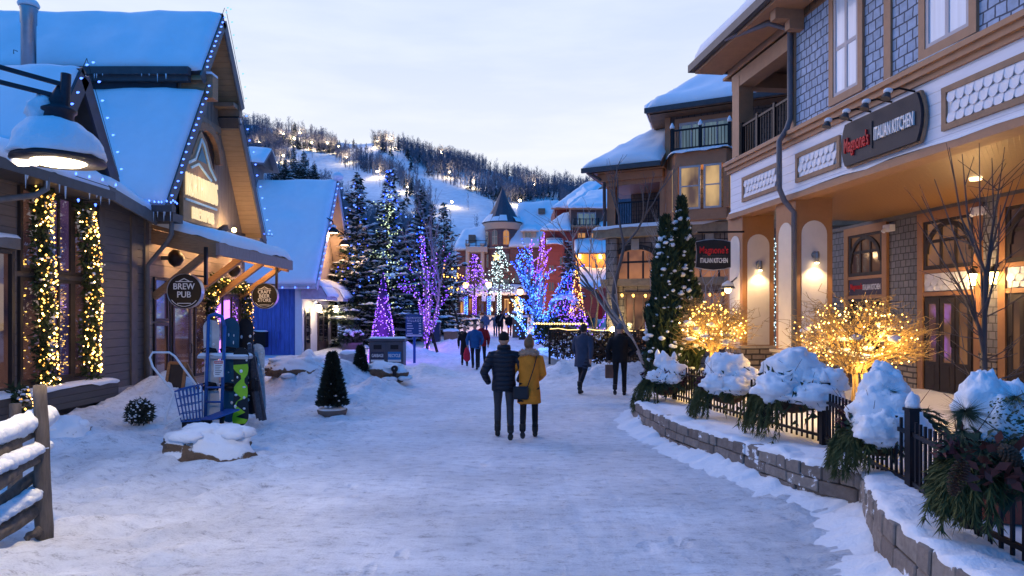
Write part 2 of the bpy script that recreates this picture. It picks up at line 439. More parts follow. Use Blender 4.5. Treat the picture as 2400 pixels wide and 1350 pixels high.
mp = N(nt, 'ShaderNodeMapping'); mp.inputs['Scale'].default_value = (1.0, .55, 1); wn = N(nt, 'ShaderNodeTexNoise', Scale=3.0, Detail=3); L(nt, co, wn.inputs['Vector'])
wv = N(nt, 'ShaderNodeVectorMath', operation='SCALE'); L(nt, wn.outputs['Color'], wv.inputs[0]); wv.inputs['Scale'].default_value = .25
wa = N(nt, 'ShaderNodeVectorMath', operation='ADD'); L(nt, co, wa.inputs[0]); L(nt, wv.outputs[0], wa.inputs[1]); L(nt, wa.outputs[0], mp.inputs[0])
vo = N(nt, 'ShaderNodeTexVoronoi', Scale=3.6); L(nt, mp.outputs[0], vo.inputs['Vector'])
pit = ramp(nt, vo.outputs['Distance'], [(.12, (0, 0, 0)), (.30, (1, 1, 1))])
tread = math_node(nt, 'MULTIPLY', pit.outputs[0], ramp(nt, noise_t(nt, co, .7, 3), [(.42, (0, 0, 0)), (.58, (1, 1, 1))]).outputs[0])
amp = ramp(nt, noise_t(nt, co, .55, 4), [(.38, (.25, .25, .25)), (.62, (1, 1, 1))]); trk = noise_t(nt, co, 1.5, 5, (2.6, .16, 1), .5)
hsum = math_node(nt, 'ADD', math_node(nt, 'MULTIPLY', math_node(nt, 'ADD', n2, math_node(nt, 'MULTIPLY', n3, .7)), amp.outputs[0]), math_node(nt, 'ADD', math_node(nt, 'MULTIPLY', tread, .6), math_node(nt, 'MULTIPLY', trk, .9)))
bump(nt, b, hsum, .75, .05)
ground = tag(build('snowy_street', mb, m, smooth=True, origin=(0, 0, 0), recalc=False), 'trodden snow covering the village street and its banks', 'street', kind='structure')

# ------------------------------------------------------------------ ski hill
SKY_PTS = [(250, 255), (420, 262), (560, 288), (620, 297), (680, 305), (740, 322), (790, 335), (855, 338), (905, 336), (960, 350), (1020, 368), (1100, 388), (1180, 408), (1240, 421), (1300, 432), (1370, 440), (1480, 452), (1700, 480), (2300, 560)]
def skyline(u):
    for (a, p), (b, q) in zip(SKY_PTS, SKY_PTS[1:]):
        if u <= b: return lerp(p, q, min(max((u-a)/(b-a), 0), 1))+1.5*math.sin(u*.07)
    return SKY_PTS[-1][1]
def hill_d(u, fr): return 125+430*fr**1.15 + 60*math.sin(u*.004)*fr
def hill_pt(u, fr):
    py = lerp(705, skyline(u), fr); d = hill_d(u, fr)
    p = P(u, py, d); p.z += 1.6*fbm(p.x*.012, p.y*.012, 1, 4)*(1-abs(2*fr-1)**4)*fr
    return p, py
us = list(range(200, 2321, 12)); frs = [i/70 for i in range(71)]
mb = MB(); rows = []
for fr in frs: mb.v.extend([tuple(hill_pt(u, fr)[0]) for u in us])
for k in (1, 2): mb.v.extend([tuple(V(hill_pt(u, 1)[0])*(1+.12*k) - V((0, 0, 22*k*k))) for u in us])
n = len(us); mb.f = [(j*n+i, j*n+i+1, (j+1)*n+i+1, (j+1)*n+i) for j in range(len(frs)+1) for i in range(n-1)]; mb.m = [0]*len(mb.f)
m, nt, b = _nodes('hill_snow'); co = objco(nt)
a = noise_t(nt, co, .02, 6); c = noise_t(nt, co, .3, 5)
L(nt, mix(nt, 1.0, ramp(nt, a, [(.3, (.68, .7, .74)), (.7, (.86, .87, .9))]).outputs[0], ramp(nt, c, [(.3, (.8, .8, .82)), (.6, (1, 1, 1))]).outputs[0], 'MULTIPLY'), b.inputs['Base Color'])
b.inputs['Roughness'].default_value = .8; bump(nt, b, c, .5, .6)
tag(build('ski_hill', mb, m, smooth=True, origin=(0, 0, 0), recalc=False), 'snow covered ski hill above the village', 'hill', kind='structure')
RUNS = [[(640, 342), (700, 350), (770, 362), (812, 395), (868, 408), (925, 432), (970, 470), (985, 560), (840, 520), (790, 440), (730, 408), (690, 372)],
        [(768, 330), (862, 330), (885, 352), (925, 372), (985, 415), (1040, 430), (1090, 447), (1150, 470), (1205, 482), (1230, 560), (1120, 560), (1100, 500), (1040, 478), (1000, 460), (965, 432), (915, 396), (880, 378), (820, 366)],
        [(890, 345), (925, 350), (960, 375), (1005, 408), (990, 416), (930, 376)],
        [(1010, 470), (1080, 480), (1130, 500), (1240, 470), (1310, 462), (1330, 600), (1010, 600)],
        [(1125, 388), (1160, 402), (1210, 432), (1250, 455), (1235, 458), (1190, 436), (1150, 410)]]
def inside(poly, x, y):
    r = False; j = len(poly)-1
    for i in range(len(poly)):
        (xi, yi), (xj, yj) = poly[i], poly[j]
        if (yi > y) != (yj > y) and x < (xj-xi)*(y-yi)/(yj-yi)+xi: r = not r
        j = i
    return r
def bare_template(seed):
    rr = random.Random(seed); vs = []; fs = []
    def sliver(p, q, w):
        o = len(vs); d = (q-p).normalized(); s1 = d.orthogonal().normalized()*w; s1.rotate(Matrix.Rotation(rr.random()*6, 3, d))
        vs.extend([p-s1, p+s1, q]); fs.append((o, o+1, o+2))
    top = V((rr.gauss(0, .02), rr.gauss(0, .02), 1))
    for k in range(3):
        s1 = V((math.cos(k*2.1), math.sin(k*2.1), 0))*.016; o = len(vs); vs.extend([-s1, s1, top]); fs.append((o, o+1, o+2))
    for k in range(13):
        z = rr.uniform(.22, .95); a = rr.random()*6.28; l = rr.uniform(.2, .36)*(1.15-z*.75)
        p = V((0, 0, z)); q = p+V((math.cos(a)*l*.62, math.sin(a)*l*.62, l)); sliver(p, q, .009)
        for _ in range(3):
            t = rr.uniform(.3, .9); p2 = p.lerp(q, t); sliver(p2, p2+V((rr.gauss(0, .05), rr.gauss(0, .05), rr.uniform(.04, .12))), .008)
    return np.array([tuple(v) for v in vs]), np.array(fs)
def fir_template(seed):
    rr = random.Random(seed); vs = []; fs = []
    for k in range(60):
        z = rr.uniform(.08, .97); a = rr.random()*6.28; l = .2*(1-z)**.8*rr.uniform(.7, 1.2)+.02
        p = V((0, 0, z+.05)); q = V((math.cos(a)*l, math.sin(a)*l, z-.06)); s1 = V((-math.sin(a), math.cos(a), 0))*(l*.35)
        o = len(vs); vs.extend([p, q+s1, q-s1]); fs.append((o, o+1, o+2))
    return np.array([tuple(v) for v in vs]), np.array(fs)
BT = [bare_template(i) for i in range(7)]; FT = [fir_template(i) for i in range(4)]
def scatter(name, pts, tmpl, mat, label, cat):
    VV = []; FF = []; o = 0; rr = random.Random(3)
    for p, h in pts:
        tv, tf = tmpl[rr.randrange(len(tmpl))]; a = rr.random()*6.28; c_, s_ = math.cos(a), math.sin(a); wd = rr.uniform(.85, 1.3)
        q = np.empty_like(tv); q[:, 0] = (tv[:, 0]*c_-tv[:, 1]*s_)*h*wd+p[0]; q[:, 1] = (tv[:, 0]*s_+tv[:, 1]*c_)*h*wd+p[1]; q[:, 2] = tv[:, 2]*h+p[2]-.3
        VV.append(q); FF.append(tf+o); o += len(tv)
    VV = np.concatenate(VV); FF = np.concatenate(FF)
    me = bpy.data.meshes.new(name); me.vertices.add(len(VV)); me.vertices.foreach_set('co', VV.ravel())
    me.loops.add(FF.size); me.loops.foreach_set('vertex_index', FF.ravel().astype(np.int32))
    me.polygons.add(len(FF)); me.polygons.foreach_set('loop_start', np.arange(0, FF.size, 3, dtype=np.int32)); me.update(calc_edges=True)
    me.materials.append(mat); ob = bpy.data.objects.new(name, me); C.objects.link(ob); WM[name] = Matrix()
    return tag(ob, label, cat, kind='stuff')
rr = random.Random(11); bare = []; firs = []
for _ in range(30000):
    u = rr.uniform(500, 1520); fr = rr.random()**.55
    p, py = hill_pt(u, fr)
    if any(inside(q, u, py) for q in RUNS):
        if rr.random() > .012: continue
    dens = .5+.9*fbm(p.x*.012, p.y*.012, 4, 3)
    if py > 600 or rr.random() > max(.16, dens+.25*(py < skyline(u)+70)): continue
    if rr.random() < .13 and fbm(p.x*.02, p.y*.02, 9, 2) > .0: firs.append((p, rr.uniform(5, 10)))
    else: bare.append((p, rr.uniform(6.5, 11.5)))
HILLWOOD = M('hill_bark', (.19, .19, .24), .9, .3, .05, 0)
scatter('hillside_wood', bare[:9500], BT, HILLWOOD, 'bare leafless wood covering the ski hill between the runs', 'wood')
scatter('hillside_evergreens', firs, FT, M('hill_fir', (.03, .045, .045), .9, .4, .1, 0), 'dark evergreens scattered through the bare hillside wood', 'wood')
HL = EM('floodlight_glow', (1, .78, .42), 60)
for i, (px, py) in enumerate([(607, 333), (664, 314), (690, 325), (703, 312), (731, 334), (768, 336), (794, 343), (664, 365), (812, 368), (884, 402), (955, 438), (885, 331), (916, 325), (1034, 357), (1054, 403), (1110, 427), (1252, 432), (1218, 470), (1059, 473), (998, 490)]):
    fr = min((705-(py+8))/(705-skyline(px)), 1.0); d = hill_d(px, fr)*.985; g0, _ = hill_pt(px, fr)
    top = P(px, py, d); base = V((top.x, top.y, min(g0.z, top.z-5)))
    t = T('slope_floodlight', 'ski slope floodlight glowing on a thin pole among the hillside trees', 'floodlight', base, 0, 'floodlights along the ski runs')
    mb = MB(); mb.tube([base, top-V((0, 0, .6))], .12, 6); build('pole', mb, DKGREY, t)
    mb = MB(); r = rnd(.5, .85)*d/420; mb.ball(top, r, r, r*.8, 10, 6); build('lamp_head', mb, HL, t, smooth=True)
    lamp('floodlight_light', top+V((0, -3, 0)), 5200*(d/420)**2, (1, .74, .4), 1.0, t)
# ================================================================== lit things
BLUEB = EM('blue_bulb', (.06, .15, 1.0), 5, False)
WARMB = EM('warm_bulb', (1.0, .50, .09), 5, False)
WHITEB = EM('white_bulb', (.70, .95, 1.0), 2.6, False)
PURPB = EM('purple_bulb', (.22, .055, 1.0), 3, False)
PALEP = EM('pale_purple_bulb', (.6, .36, 1.0), 2.4, False)
DEEPB = EM('deep_blue_bulb', (.008, .055, 1.0), 4, False)
CYANB = EM('pale_blue_bulb', (.12, .45, 1.0), 2.4, False)
CORD = M('light_cord', (.02, .03, .025), .6, .1, 5, 0)
def polyline(pts, step):
    pts = [V(p) for p in pts]; out = []; acc = 0.0
    for a, b in zip(pts, pts[1:]):
        l = (b-a).length; t = acc
        while t < l: out.append(a.lerp(b, t/l)); t += step
        acc = t-l
    return out
def light_string(label, pts, step, r, mat, out=(0, 0, 0), name='light_string', group=None, jit=.02, h=2.2, cat='string lights'):
    """bulbs clipped along an edge on a thin cord"""
    o = T(name, label, cat, V(pts[0]), 0, group)
    mb = MB(); mb.tube(pts, .008, 4); build('cord', mb, CORD, o)
    ov = V(out)
    for p in polyline(pts, step):
        mb = MB()
        q = p+ov*rnd(.8, 1.2)+V((rnd(-jit, jit), rnd(-jit, jit), rnd(-jit, jit)))
        d = (ov.normalized() if ov.length else V((0, 0, 1)))
        mb.tube([q-d*r*.6, q, q+d*r*h*.6, q+d*r*h], [r*.55, r, r*.7, .002], 6); build('bulb', mb, mat, o)
    return o
# ================================================================== brewpub (street runs along +y, walls face +x)
BP_WALL = siding('brewpub_lap_siding', (.115, .10, .098), .19)
BP_BATTEN = siding('brewpub_board_siding', (.20, .17, .145), .24, True, .15, 1.0, .7, .3)
PORCHW = siding('porch_boards', (.30, .24, .20), .30, False, .1, .4)
GLASSD = glass('dark_glass')
GLASSW = glow_pane('pub_glass', (.02, .012, .03), (.16, .07, .05), .5, 1.1)
GLASSP = glow_pane('pub_purple_reflection', (.03, .02, .10), (.16, .08, .20), .45, .8)  # purple reflection put into the emission of these panes
XW, XE = -8.9, -8.3
bp = T('brewpub_building', 'grey boarded brewpub with steep snowy gables and timber entrance canopy', 'pub building', (XW, 14, 0))
def lf(a, o, z): return V((XW+o, a, z))
# body
mb = MB(); mb.box(-22, XW, 6.5, 16.5, 0, 4.7); build('front_wall', mb, BP_WALL, bp)
mb = MB(); prof = [(16.6, 0), (22.6, 0), (22.6, 4.7), (20.8, 7.9), (20.8, 8.6), (19.6, 10.5), (18.4, 8.6), (18.4, 7.9), (16.6, 4.7)]
mb.prism([(XW-.02, y, z) for y, z in prof], (-13, 0, 0)); build('gable_wall', mb, BP_BATTEN, bp)
# roofs
def roof(name, quads, th=.14, mat=DKGREY, snow=.22, seed=1, parent=bp, snowq=None, rad=.3, rough=.05):
    mb = MB()
    for q in quads:
        q = [V(p) for p in q]; n = (q[1]-q[0]).cross(q[3]-q[0]).normalized(); n = n if n.z > 0 else -n
        mb.corners([p-n*th for p in q]+[p for p in q])
    r_ = build(name, mb, mat, parent)
    if snow:
        mb = MB()
        for i, q in enumerate(snowq or quads): slab(mb, *q, snow, seed+i*3, rough, rad)
        build('roof_snow', mb, SNOWR, r_, smooth=True)
    return r_
roof('upper_roof', [[(XE, 18.25, 8.6), (-24, 18.25, 8.6), (-24, 19.6, 10.72), (XE, 19.6, 10.72)], [(XE, 20.95, 8.6), (-24, 20.95, 8.6), (-24, 19.6, 10.72), (XE, 19.6, 10.72)]], seed=2, snow=.2)
roof('lower_roof', [[(XE, 16.35, 4.72), (-24, 16.35, 4.72), (-24, 18.4, 8.1), (XE, 18.4, 8.1)], [(XE, 22.85, 4.72), (-24, 22.85, 4.72), (-24, 20.8, 8.1), (XE, 20.8, 8.1)]], seed=5, snow=.24)
mb = MB(); mb.box(-24, XE-.3, 18.12, 18.3, 8.28, 8.52); mb.box(-24, XE-.25, 18.0, 18.2, 8.42, 8.62); build('clerestory_gutter', mb, DKGREY, bp)
mb = MB(); mb.box(-24, XW-.1, 18.3, 18.42, 7.9, 8.4); build('clerestory_band', mb, M('clerestory_metal', (.03, .035, .05), .5), bp)
# soffits + rake boards of both tiers
def rake(name, pts_yz, x, depth=.28, th=.05, mat=GREYTRIM):
    mb = MB()
    for (y0, z0), (y1, z1) in zip(pts_yz, pts_yz[1:]):
        mb.beam((x, y0, z0-depth/2), (x, y1, z1-depth/2), th, depth, (0, 0, 1))
    return build(name, mb, mat, bp)
rake('upper_rake_board', [(18.25, 8.5), (19.6, 10.62), (20.95, 8.5)], XE+.03)
rake('lower_rake_board', [(16.35, 4.62), (18.4, 8.0)], XE+.03); rake('lower_rake_board', [(20.8, 8.0), (22.85, 4.62)], XE+.03)
mb = MB()
for q in ([(16.45, 4.56), (18.36, 7.72)], [(20.84, 7.72), (22.75, 4.56)], [(18.3, 8.36), (19.6, 10.4)], [(19.6, 10.4), (20.9, 8.36)]):
    (y0, z0), (y1, z1) = q; mb.corners([(XW-.6, y0, z0), (XE, y0, z0), (XE, y1, z1), (XW-.6, y1, z1), (XW-.6, y0, z0+.04), (XE, y0, z0+.04), (XE, y1, z1+.04), (XW-.6, y1, z1+.04)])
build('soffit', mb, TAN, bp)
mb = MB(); mb.box(XW-.5, XE-.02, 20.4, 20.95, 8.3, 8.42); mb.box(XW-.5, XE+.02, 20.75, 20.95, 8.1, 8.5); mb.box(XW, XE+.02, 22.4, 22.85, 4.35, 4.6); build('eave_return', mb, M('eave_tan', (.22, .16, .11), .6), bp)
mb = MB(); mb.box(XW-.3, XE+.22, 18.42, 18.78, 7.92, 8.55); build('timber_purlin', mb, TIMBER, bp, bevel=.015)
mb = MB(); mb.box(XW-.3, XE+.2, 18.40, 18.8, 8.56, 8.62); build('purlin_snow', mb, SNOW, bp)
mb = MB(); mb.box(XW, XW+.05, 16.62, 22.58, 4.30, 4.62); mb.box(XW, XW+.06, 18.45, 20.75, 7.55, 7.75); build('belt_board', mb, M('belt_tan', (.28, .2, .14), .6), bp)
# gable arch window with timber arch
mb = MB(); arc = [(19.6+.75*math.cos(t), 6.55+.75*math.sin(t)) for t in [math.pi*k/12 for k in range(13)]]
mb.prism([(XW+.03, y, z) for y, z in [(18.85, 5.6)]+arc[::-1]+[(20.35, 5.6)]], (-.05, 0, 0)); gw = build('gable_window', mb, DKTRIM, bp)
mb = MB(); mb.prism([(XW+.045, y, z) for y, z in [(18.92, 5.65)]+[(19.6+.68*math.cos(t), 6.5+.68*math.sin(t)) for t in [math.pi*k/12 for k in range(12, -1, -1)]]+[(20.28, 5.65)]], (-.01, 0, 0)); build('pane', mb, GLASSD, gw)
mb = MB()
for t0, t1 in zip(range(12), range(1, 13)):
    a, b = math.pi*t0/12, math.pi*t1/12
    mb.beam((XW+.12, 19.6+.9*math.cos(a), 6.55+.9*math.sin(a)), (XW+.12, 19.6+.9*math.cos(b), 6.55+.9*math.sin(b)), .24, .14, (1, 0, 0))
build('timber_arch', mb, TIMBER, bp)
# front section: shed roof over the windows, small street gable, joining roof
EZ = 4.62
roof('shed_roof', [[(XE, 6.5, EZ), (XE, 14.1, EZ), (-11.5, 14.1, 6.0), (-11.5, 6.5, 6.0)]], seed=11, snow=.26)
mb = MB(); mb.box(XE, XE+.1, 6.5, 14.12, EZ-.2, EZ-.02); mb.box(XW, XE, 14.02, 14.1, EZ-.22, EZ+.1); mb.box(XW, XE, 6.5, 14.1, EZ-.19, EZ-.155); build('gutter', mb, DKGREY, bp)
roof('gable_roof', [[(XE-.3, 12.6, 5.1), (-24, 12.6, 5.1), (-24, 13.68, 7.02), (XE-.3, 13.68, 7.02)], [(XE-.3, 14.76, 5.1), (-24, 14.76, 5.1), (-24, 13.68, 7.02), (XE-.3, 13.68, 7.02)]], seed=14, snow=.2)
mb = MB(); mb.prism([(XE-.75, 12.7, 4.7), (XE-.75, 14.66, 4.7), (XE-.75, 14.66, 5.1), (XE-.75, 13.68, 6.84), (XE-.75, 12.7, 5.1)], (-12, 0, 0)); build('small_gable_wall', mb, siding('dark_tan_boards', (.13, .09, .065), .2, False, .12, .6), bp)
mb = MB()
for (y0, z0), (y1, z1) in (((12.6, 5.0), (13.68, 6.92)), ((13.68, 6.92), (14.76, 5.0))):
    mb.beam((XE-.28, y0, z0-.1), (XE-.28, y1, z1-.1), .06, .3)
build('small_gable_rake', mb, M('navy_rake', (.05, .05, .075), .5), bp)
roof('joining_roof', [[(XE-.1, 14.15, 4.78), (XE-.25, 16.4, 4.5), (-11.5, 16.4, 5.3), (-11.5, 14.15, 5.5)]], seed=17, snow=.24)
mb = MB(); mb.beam((XE-.07, 14.1, 4.62), (XE-.22, 16.35, 4.34), .05, .26); build('joining_fascia', mb, GREYTRIM, bp)
mb = MB(); mb.box(-8.75, XE+.25, 16.15, 16.35, 4.5, 4.66); mb.box(-8.75, XE+.2, 16.3, 16.8, 4.3, 4.5); build('eave_gutter', mb, DKGREY, bp)
mb = MB(); rr = random.Random(15)
for k in range(26):
    x, y, z = rr.choice(((rr.uniform(-8.75, XE+.25), 16.14, 4.5), (XE+.1, rr.uniform(11, 14.1), EZ-.2), (rr.uniform(-12, -8.9), 18.0, 8.42))); l = rr.uniform(.06, .26); mb.tube([(x, y, z), (x, y, z-l*.5), (x, y, z-l)], [.014, .009, .001], 5)
build('icicles', mb, glass('ice', (.55, .62, .7), .15, .5), bp)
# downspouts
def spout(pts, r=.055):
    mb = MB(); mb.tube(pts, r, 8); return build('downspout', mb, GREYTRIM, bp, smooth=True)
spout([(XE+.12, 16.4, 4.45), (XE+.12, 16.4, 4.0), (XE, 16.42, 3.8), (XW+.1, 16.48, 3.25), (XW+.1, 16.48, .3)])
spout([(XE+.05, 12.1, 4.5), (XE+.05, 12.1, 4.3), (XE-.05, 11.95, 4.15), (XW+.08, 10.6, 3.75), (XW+.08, 10.5, 3.6), (XW+.08, 10.5, .5)])
mb = MB(); mb.tube([(XE+.05, 22.8, 4.5), (XE, 22.8, 3.9)], .06, 8); build('downspout', mb, GREYTRIM, bp)
# corner and bay trims
mb = MB()
for y0, y1 in ((14.66, 14.86), (15.9, 16.15), (16.5, 16.66), (22.42, 22.62)): mb.box(XW, XW+.045, y0, y1, .35, 4.4)
build('trim_board', mb, M('taupe_trim', (.12, .10, .092), .6), bp)
mb = MB(); mb.box(XW-.02, XW+.08, 14.86, 16.45, .3, .42); build('base_ledge', mb, M('pale_ledge', (.3, .28, .27), .6), bp)
# tall glazed bay
def win(parent, fn, a0, a1, z0, z1, nv, nh, gm, fm=DKTRIM, fw=.07, bar=.05, out=.06, name='window'):
    mb = MB()
    mb.fbox(fn, a0, a1, 0, out, z0, z0+fw); mb.fbox(fn, a0, a1, 0, out, z1-fw, z1)
    mb.fbox(fn, a0, a0+fw, 0, out, z0+fw, z1-fw); mb.fbox(fn, a1-fw, a1, 0, out, z0+fw, z1-fw)
    for k in range(1, nv):
        a = lerp(a0, a1, k/nv); mb.fbox(fn, a-bar/2, a+bar/2, 0, out*.85, z0+fw, z1-fw)
    for k in (range(1, nh) if isinstance(nh, int) else nh):
        z = lerp(z0, z1, k/nh) if isinstance(nh, int) else k
        mb.fbox(fn, a0+fw, a1-fw, 0, out*.75, z-bar/2, z+bar/2)
    f = build(name, mb, fm, parent)
    mb = MB(); mb.fbox(fn, a0+fw*.5, a1-fw*.5, .006, .016, z0+fw*.5, z1-fw*.5); build('pane', mb, gm, f)
    return f
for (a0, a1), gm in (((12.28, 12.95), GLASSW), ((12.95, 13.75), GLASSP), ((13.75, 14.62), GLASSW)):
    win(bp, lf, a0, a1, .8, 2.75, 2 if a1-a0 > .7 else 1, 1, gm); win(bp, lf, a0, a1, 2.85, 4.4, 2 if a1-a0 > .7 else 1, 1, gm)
win(bp, lf, 9.6, 12.1, .7, 3.2, 4, 1, GLASSW, out=.09)
mb = MB(); mb.box(XW, XW+.12, 9.4, 12.2, 3.22, 3.42); build('window_head', mb, GREYTRIM, bp)
mb = MB(); slab(mb, (XW, 9.4, 3.42), (XW+.13, 9.4, 3.42), (XW+.13, 12.2, 3.42), (XW, 12.2, 3.42), .07, 4, .01, .06); build('head_snow', mb, SNOW, bp, smooth=True)
mb = MB(); mb.box(XW, XW+.45, 9.0, 14.66, .28, .66); build('plinth_box', mb, siding('plinth_boards', (.075, .068, .068), .13), bp)
mb = MB(); mb.box(XW-.1, XW+.3, 9.0, 16.5, -.1, .3); build('plinth_base', mb, M('plinth_dark', (.05, .045, .045), .7), bp)
mb = MB(); slab(mb, (XW+.02, 9, .66), (XW+.47, 9, .66), (XW+.47, 14.68, .66), (XW+.02, 14.68, .66), .09, 9, .025, .1); build('plinth_snow', mb, SNOW, bp, smooth=True)
# porch front
mb = MB(); mb.fbox(lf, 16.66, 22.42, 0, .03, 0, 4.3); build('porch_wall', mb, PORCHW, bp)
pf = lambda a, o, z: lf(a, o+.03, z)
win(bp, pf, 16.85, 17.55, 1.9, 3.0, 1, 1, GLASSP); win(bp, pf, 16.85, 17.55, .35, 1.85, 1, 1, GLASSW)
def door(parent, fn, a0, a1, z0, z1, gm, fm=DKTRIM, kick=.5, n=1, hm=None):
    mb = MB(); mb.fbox(fn, a0-.08, a1+.08, 0, .03, z0, z1+.1); d0 = build('door', mb, fm, parent)
    w = (a1-a0)/n
    for k in range(n):
        b0, b1 = a0+w*k+.015, a0+w*(k+1)-.015
        mb = MB(); mb.fbox(fn, b0, b1, .03, .06, z0, z0+kick); mb.fbox(fn, b0, b1, .03, .06, z1-.12, z1); mb.fbox(fn, b0, b0+.09, .03, .06, z0+kick, z1-.12); mb.fbox(fn, b1-.09, b1, .03, .06, z0+kick, z1-.12)
        mb.fbox(fn, b0+.14, b1-.14, .06, .068, z0+.1, z0+kick-.08); build('leaf_frame', mb, fm, d0)
        mb = MB(); mb.fbox(fn, b0+.08, b1-.08, .035, .045, z0+kick-.02, z1-.1); build('pane', mb, gm, d0)
        mb = MB(); hb = b1-.05 if k % 2 == 0 else b0+.05; mb.tube([fn(hb, .06, z0+.95), fn(hb, .1, z0+.97), fn(hb, .1, z0+1.22), fn(hb, .06, z0+1.24)], .012, 6); build('handle', mb, hm or BLACK, d0)
    return d0
door(bp, pf, 17.75, 18.75, .05, 2.35, GLASSW)
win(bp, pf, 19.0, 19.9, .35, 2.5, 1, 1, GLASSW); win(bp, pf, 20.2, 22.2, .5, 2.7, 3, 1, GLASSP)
# canopy
cz = 4.25
roof('canopy_roof', [[(XW, 16.8, cz+.05), (XW, 22.3, cz+.05), (-7.2, 22.3, 3.86), (-7.2, 16.8, 3.86)]], .1, TIMBER, .27, 21, rad=.34, rough=.045)
mb = MB(); mb.beam((-7.22, 16.75, 3.68), (-7.22, 22.35, 3.68), .09, .3); build('canopy_fascia', mb, woodmat('pale_timber', (.3, .22, .2), .7, (1, 10, 1)), bp)
mb = MB(); mb.beam((XW, 16.86, 4.0), (-7.24, 16.86, 3.62), .16, .34, (0, 0, 1)); build('canopy_beam', mb, TIMBER, bp, bevel=.01)
mb = MB(); mb.beam((XW, 22.2, 4.0), (-7.24, 22.2, 3.62), .16, .34, (0, 0, 1)); build('canopy_beam', mb, TIMBER, bp, bevel=.01)
for y, zb in ((16.9, 2.5), (18.9, 2.6), (20.5, 2.6), (22.2, 2.62)):
    mb = MB(); mb.beam((XW+.03, y, zb), (-7.45, y, 3.66), .15, .17); build('canopy_brace', mb, TIMBER, bp, bevel=.012)
mb = MB(); mb.box(XW-.6, XW+.05, 20.8, 22.7, 4.3, 4.75); build('side_hood', mb, DKGREY, bp)
# chimney flue standing in the roof
mb = MB(); mb.lathe((-12.25, 17.3, 6), [(.165, 0), (.165, 3.42), (.185, 3.44), (.185, 3.75), (.205, 3.8), (.205, 3.86)], 18); fl = build('chimney_flue', mb, M('galvanised', (.36, .38, .42), .35, .12, 5, .05, metal=.8), bp, smooth=True)
mb = MB(); mb.lathe((-12.25, 17.3, 9.86), [(.22, 0), (.25, .06), (.2, .16), (.02, .22)], 16); build('snow_cap', mb, SNOW, fl, smooth=True)
mb = MB(); mb.tube([(-12.45, 17.2, 8.7), (-12.52, 17.15, 8.72), (-12.52, 17.15, 8.62)], .012, 5); build('flue_eyelet', mb, DKGREY, fl)
# light strings of the brewpub
ou = (.09, 0, .02)
light_string('blue bulbs edging the near rake of the topmost brewpub gable', [(XE+.07, 18.2, 8.66), (XE+.07, 19.55, 10.85)], .21, .023, BLUEB, ou)
light_string('blue bulbs edging the far rake of the topmost brewpub gable', [(XE+.07, 19.65, 10.85), (XE+.07, 20.98, 8.6)], .36, .023, BLUEB, ou)
light_string('blue bulbs climbing the near rake beside the lit brewpub sign', [(XE+.07, 16.35, 4.9), (XE+.07, 18.42, 8.3)], .24, .023, BLUEB, ou)
light_string('blue bulbs down the far lower rake of the brewpub, above the canopy end', [(XE+.07, 20.82, 8.1), (XE+.07, 22.9, 4.75)], .38, .023, BLUEB, ou)
light_string('blue bulbs around the small street gable behind the snowy lamp', [(XE-.22, 12.5, 5.1), (XE-.22, 13.68, 7.2), (XE-.22, 14.8, 5.05)], .36, .022, BLUEB, ou)
light_string('tight row of blue bulbs on the gutter corner above the brew pub disc sign', [(-8.75, 16.12, 4.68), (XE+.25, 16.12, 4.68), (XE+.26, 16.5, 4.7)], .1, .023, BLUEB, (0, -.03, .05), h=1.6)
light_string('blue bulbs at the end of the eave gutter beside the snowy lamp', [(XE+.12, 12.8, 4.66), (XE+.12, 14.1, 4.66)], .42, .023, BLUEB, (.02, -.02, .06))
light_string('two blue bulbs dangling under the eave gutter near the first garland', [(XE+.1, 12.9, 4.3), (XE+.1, 13.5, 4.3)], .5, .023, BLUEB, (0, 0, -.06))
light_string('short row of blue bulbs on the far eave corner over the canopy', [(XE, 22.6, 4.72), (XE+.25, 23.0, 4.72)], .14, .023, BLUEB, (0, -.02, .04), h=1.6)
# signs
SIGNW = woodmat('sign_wood', (.36, .22, .11), .6, (1, 8, 1))
BOARD = M('sign_black', (.012, .011, .012), .45, .2, 6, .03); SIGNWHITE = M('sign_white_letter', (.75, .75, .75), .5, .03, 5, 0)
sg = T('gable_sign', 'carved brewpub sign board with a blue mountain top, lit on the gable', 'sign', (XW+.3, 19.0, 4.9))
mb = MB(); yz = [(17.95, 4.55), (20.05, 4.55), (20.05, 6.15), (19.75, 6.3), (19.35, 6.95), (19.0, 7.2), (18.75, 6.9), (18.45, 6.4), (17.95, 6.25)]
mb.prism([(XW+.14, y, z) for y, z in yz], (.12, 0, 0)); build('board', mb, SIGNW, sg, bevel=.015)
mb = MB(); mb.box(XW, XW+.14, 18.2, 18.3, 4.7, 6.1); mb.box(XW, XW+.14, 19.7, 19.8, 4.7, 6.1); build('bracket', mb, BLACK, sg)
LITW = EM('lit_letter', (1, .78, .42), .95)
mb = MB()
for pts, w_ in (([(18.2, 6.12), (18.6, 6.3), (18.98, 6.95), (19.15, 6.8), (19.5, 6.25), (19.9, 5.98)], .07), ([(18.35, 6.02), (18.8, 6.22), (19.2, 6.05), (19.6, 5.9)], .06)):
    for p, q in zip(pts, pts[1:]): mb.beam((XW+.275, p[0], p[1]), (XW+.275, q[0], q[1]), .03, w_, (0, 0, 1))
build('mountain_crest', mb, M('crest_blue', (.5, .72, .74), .5), sg)
mb = MB(); mb.prism([(XW+.265, y, z) for y, z in [(18.75, 6.32), (19.0, 6.72), (19.3, 6.32)]], (.012, 0, 0)); build('crest_shade', mb, M('crest_teal', (.05, .2, .26), .5), sg)
text('NORTHWINDS', 1.9, .62, (XW+.29, 19.0, 5.55), R(90), LITW, sg, .05, .0, spacing=1.12)
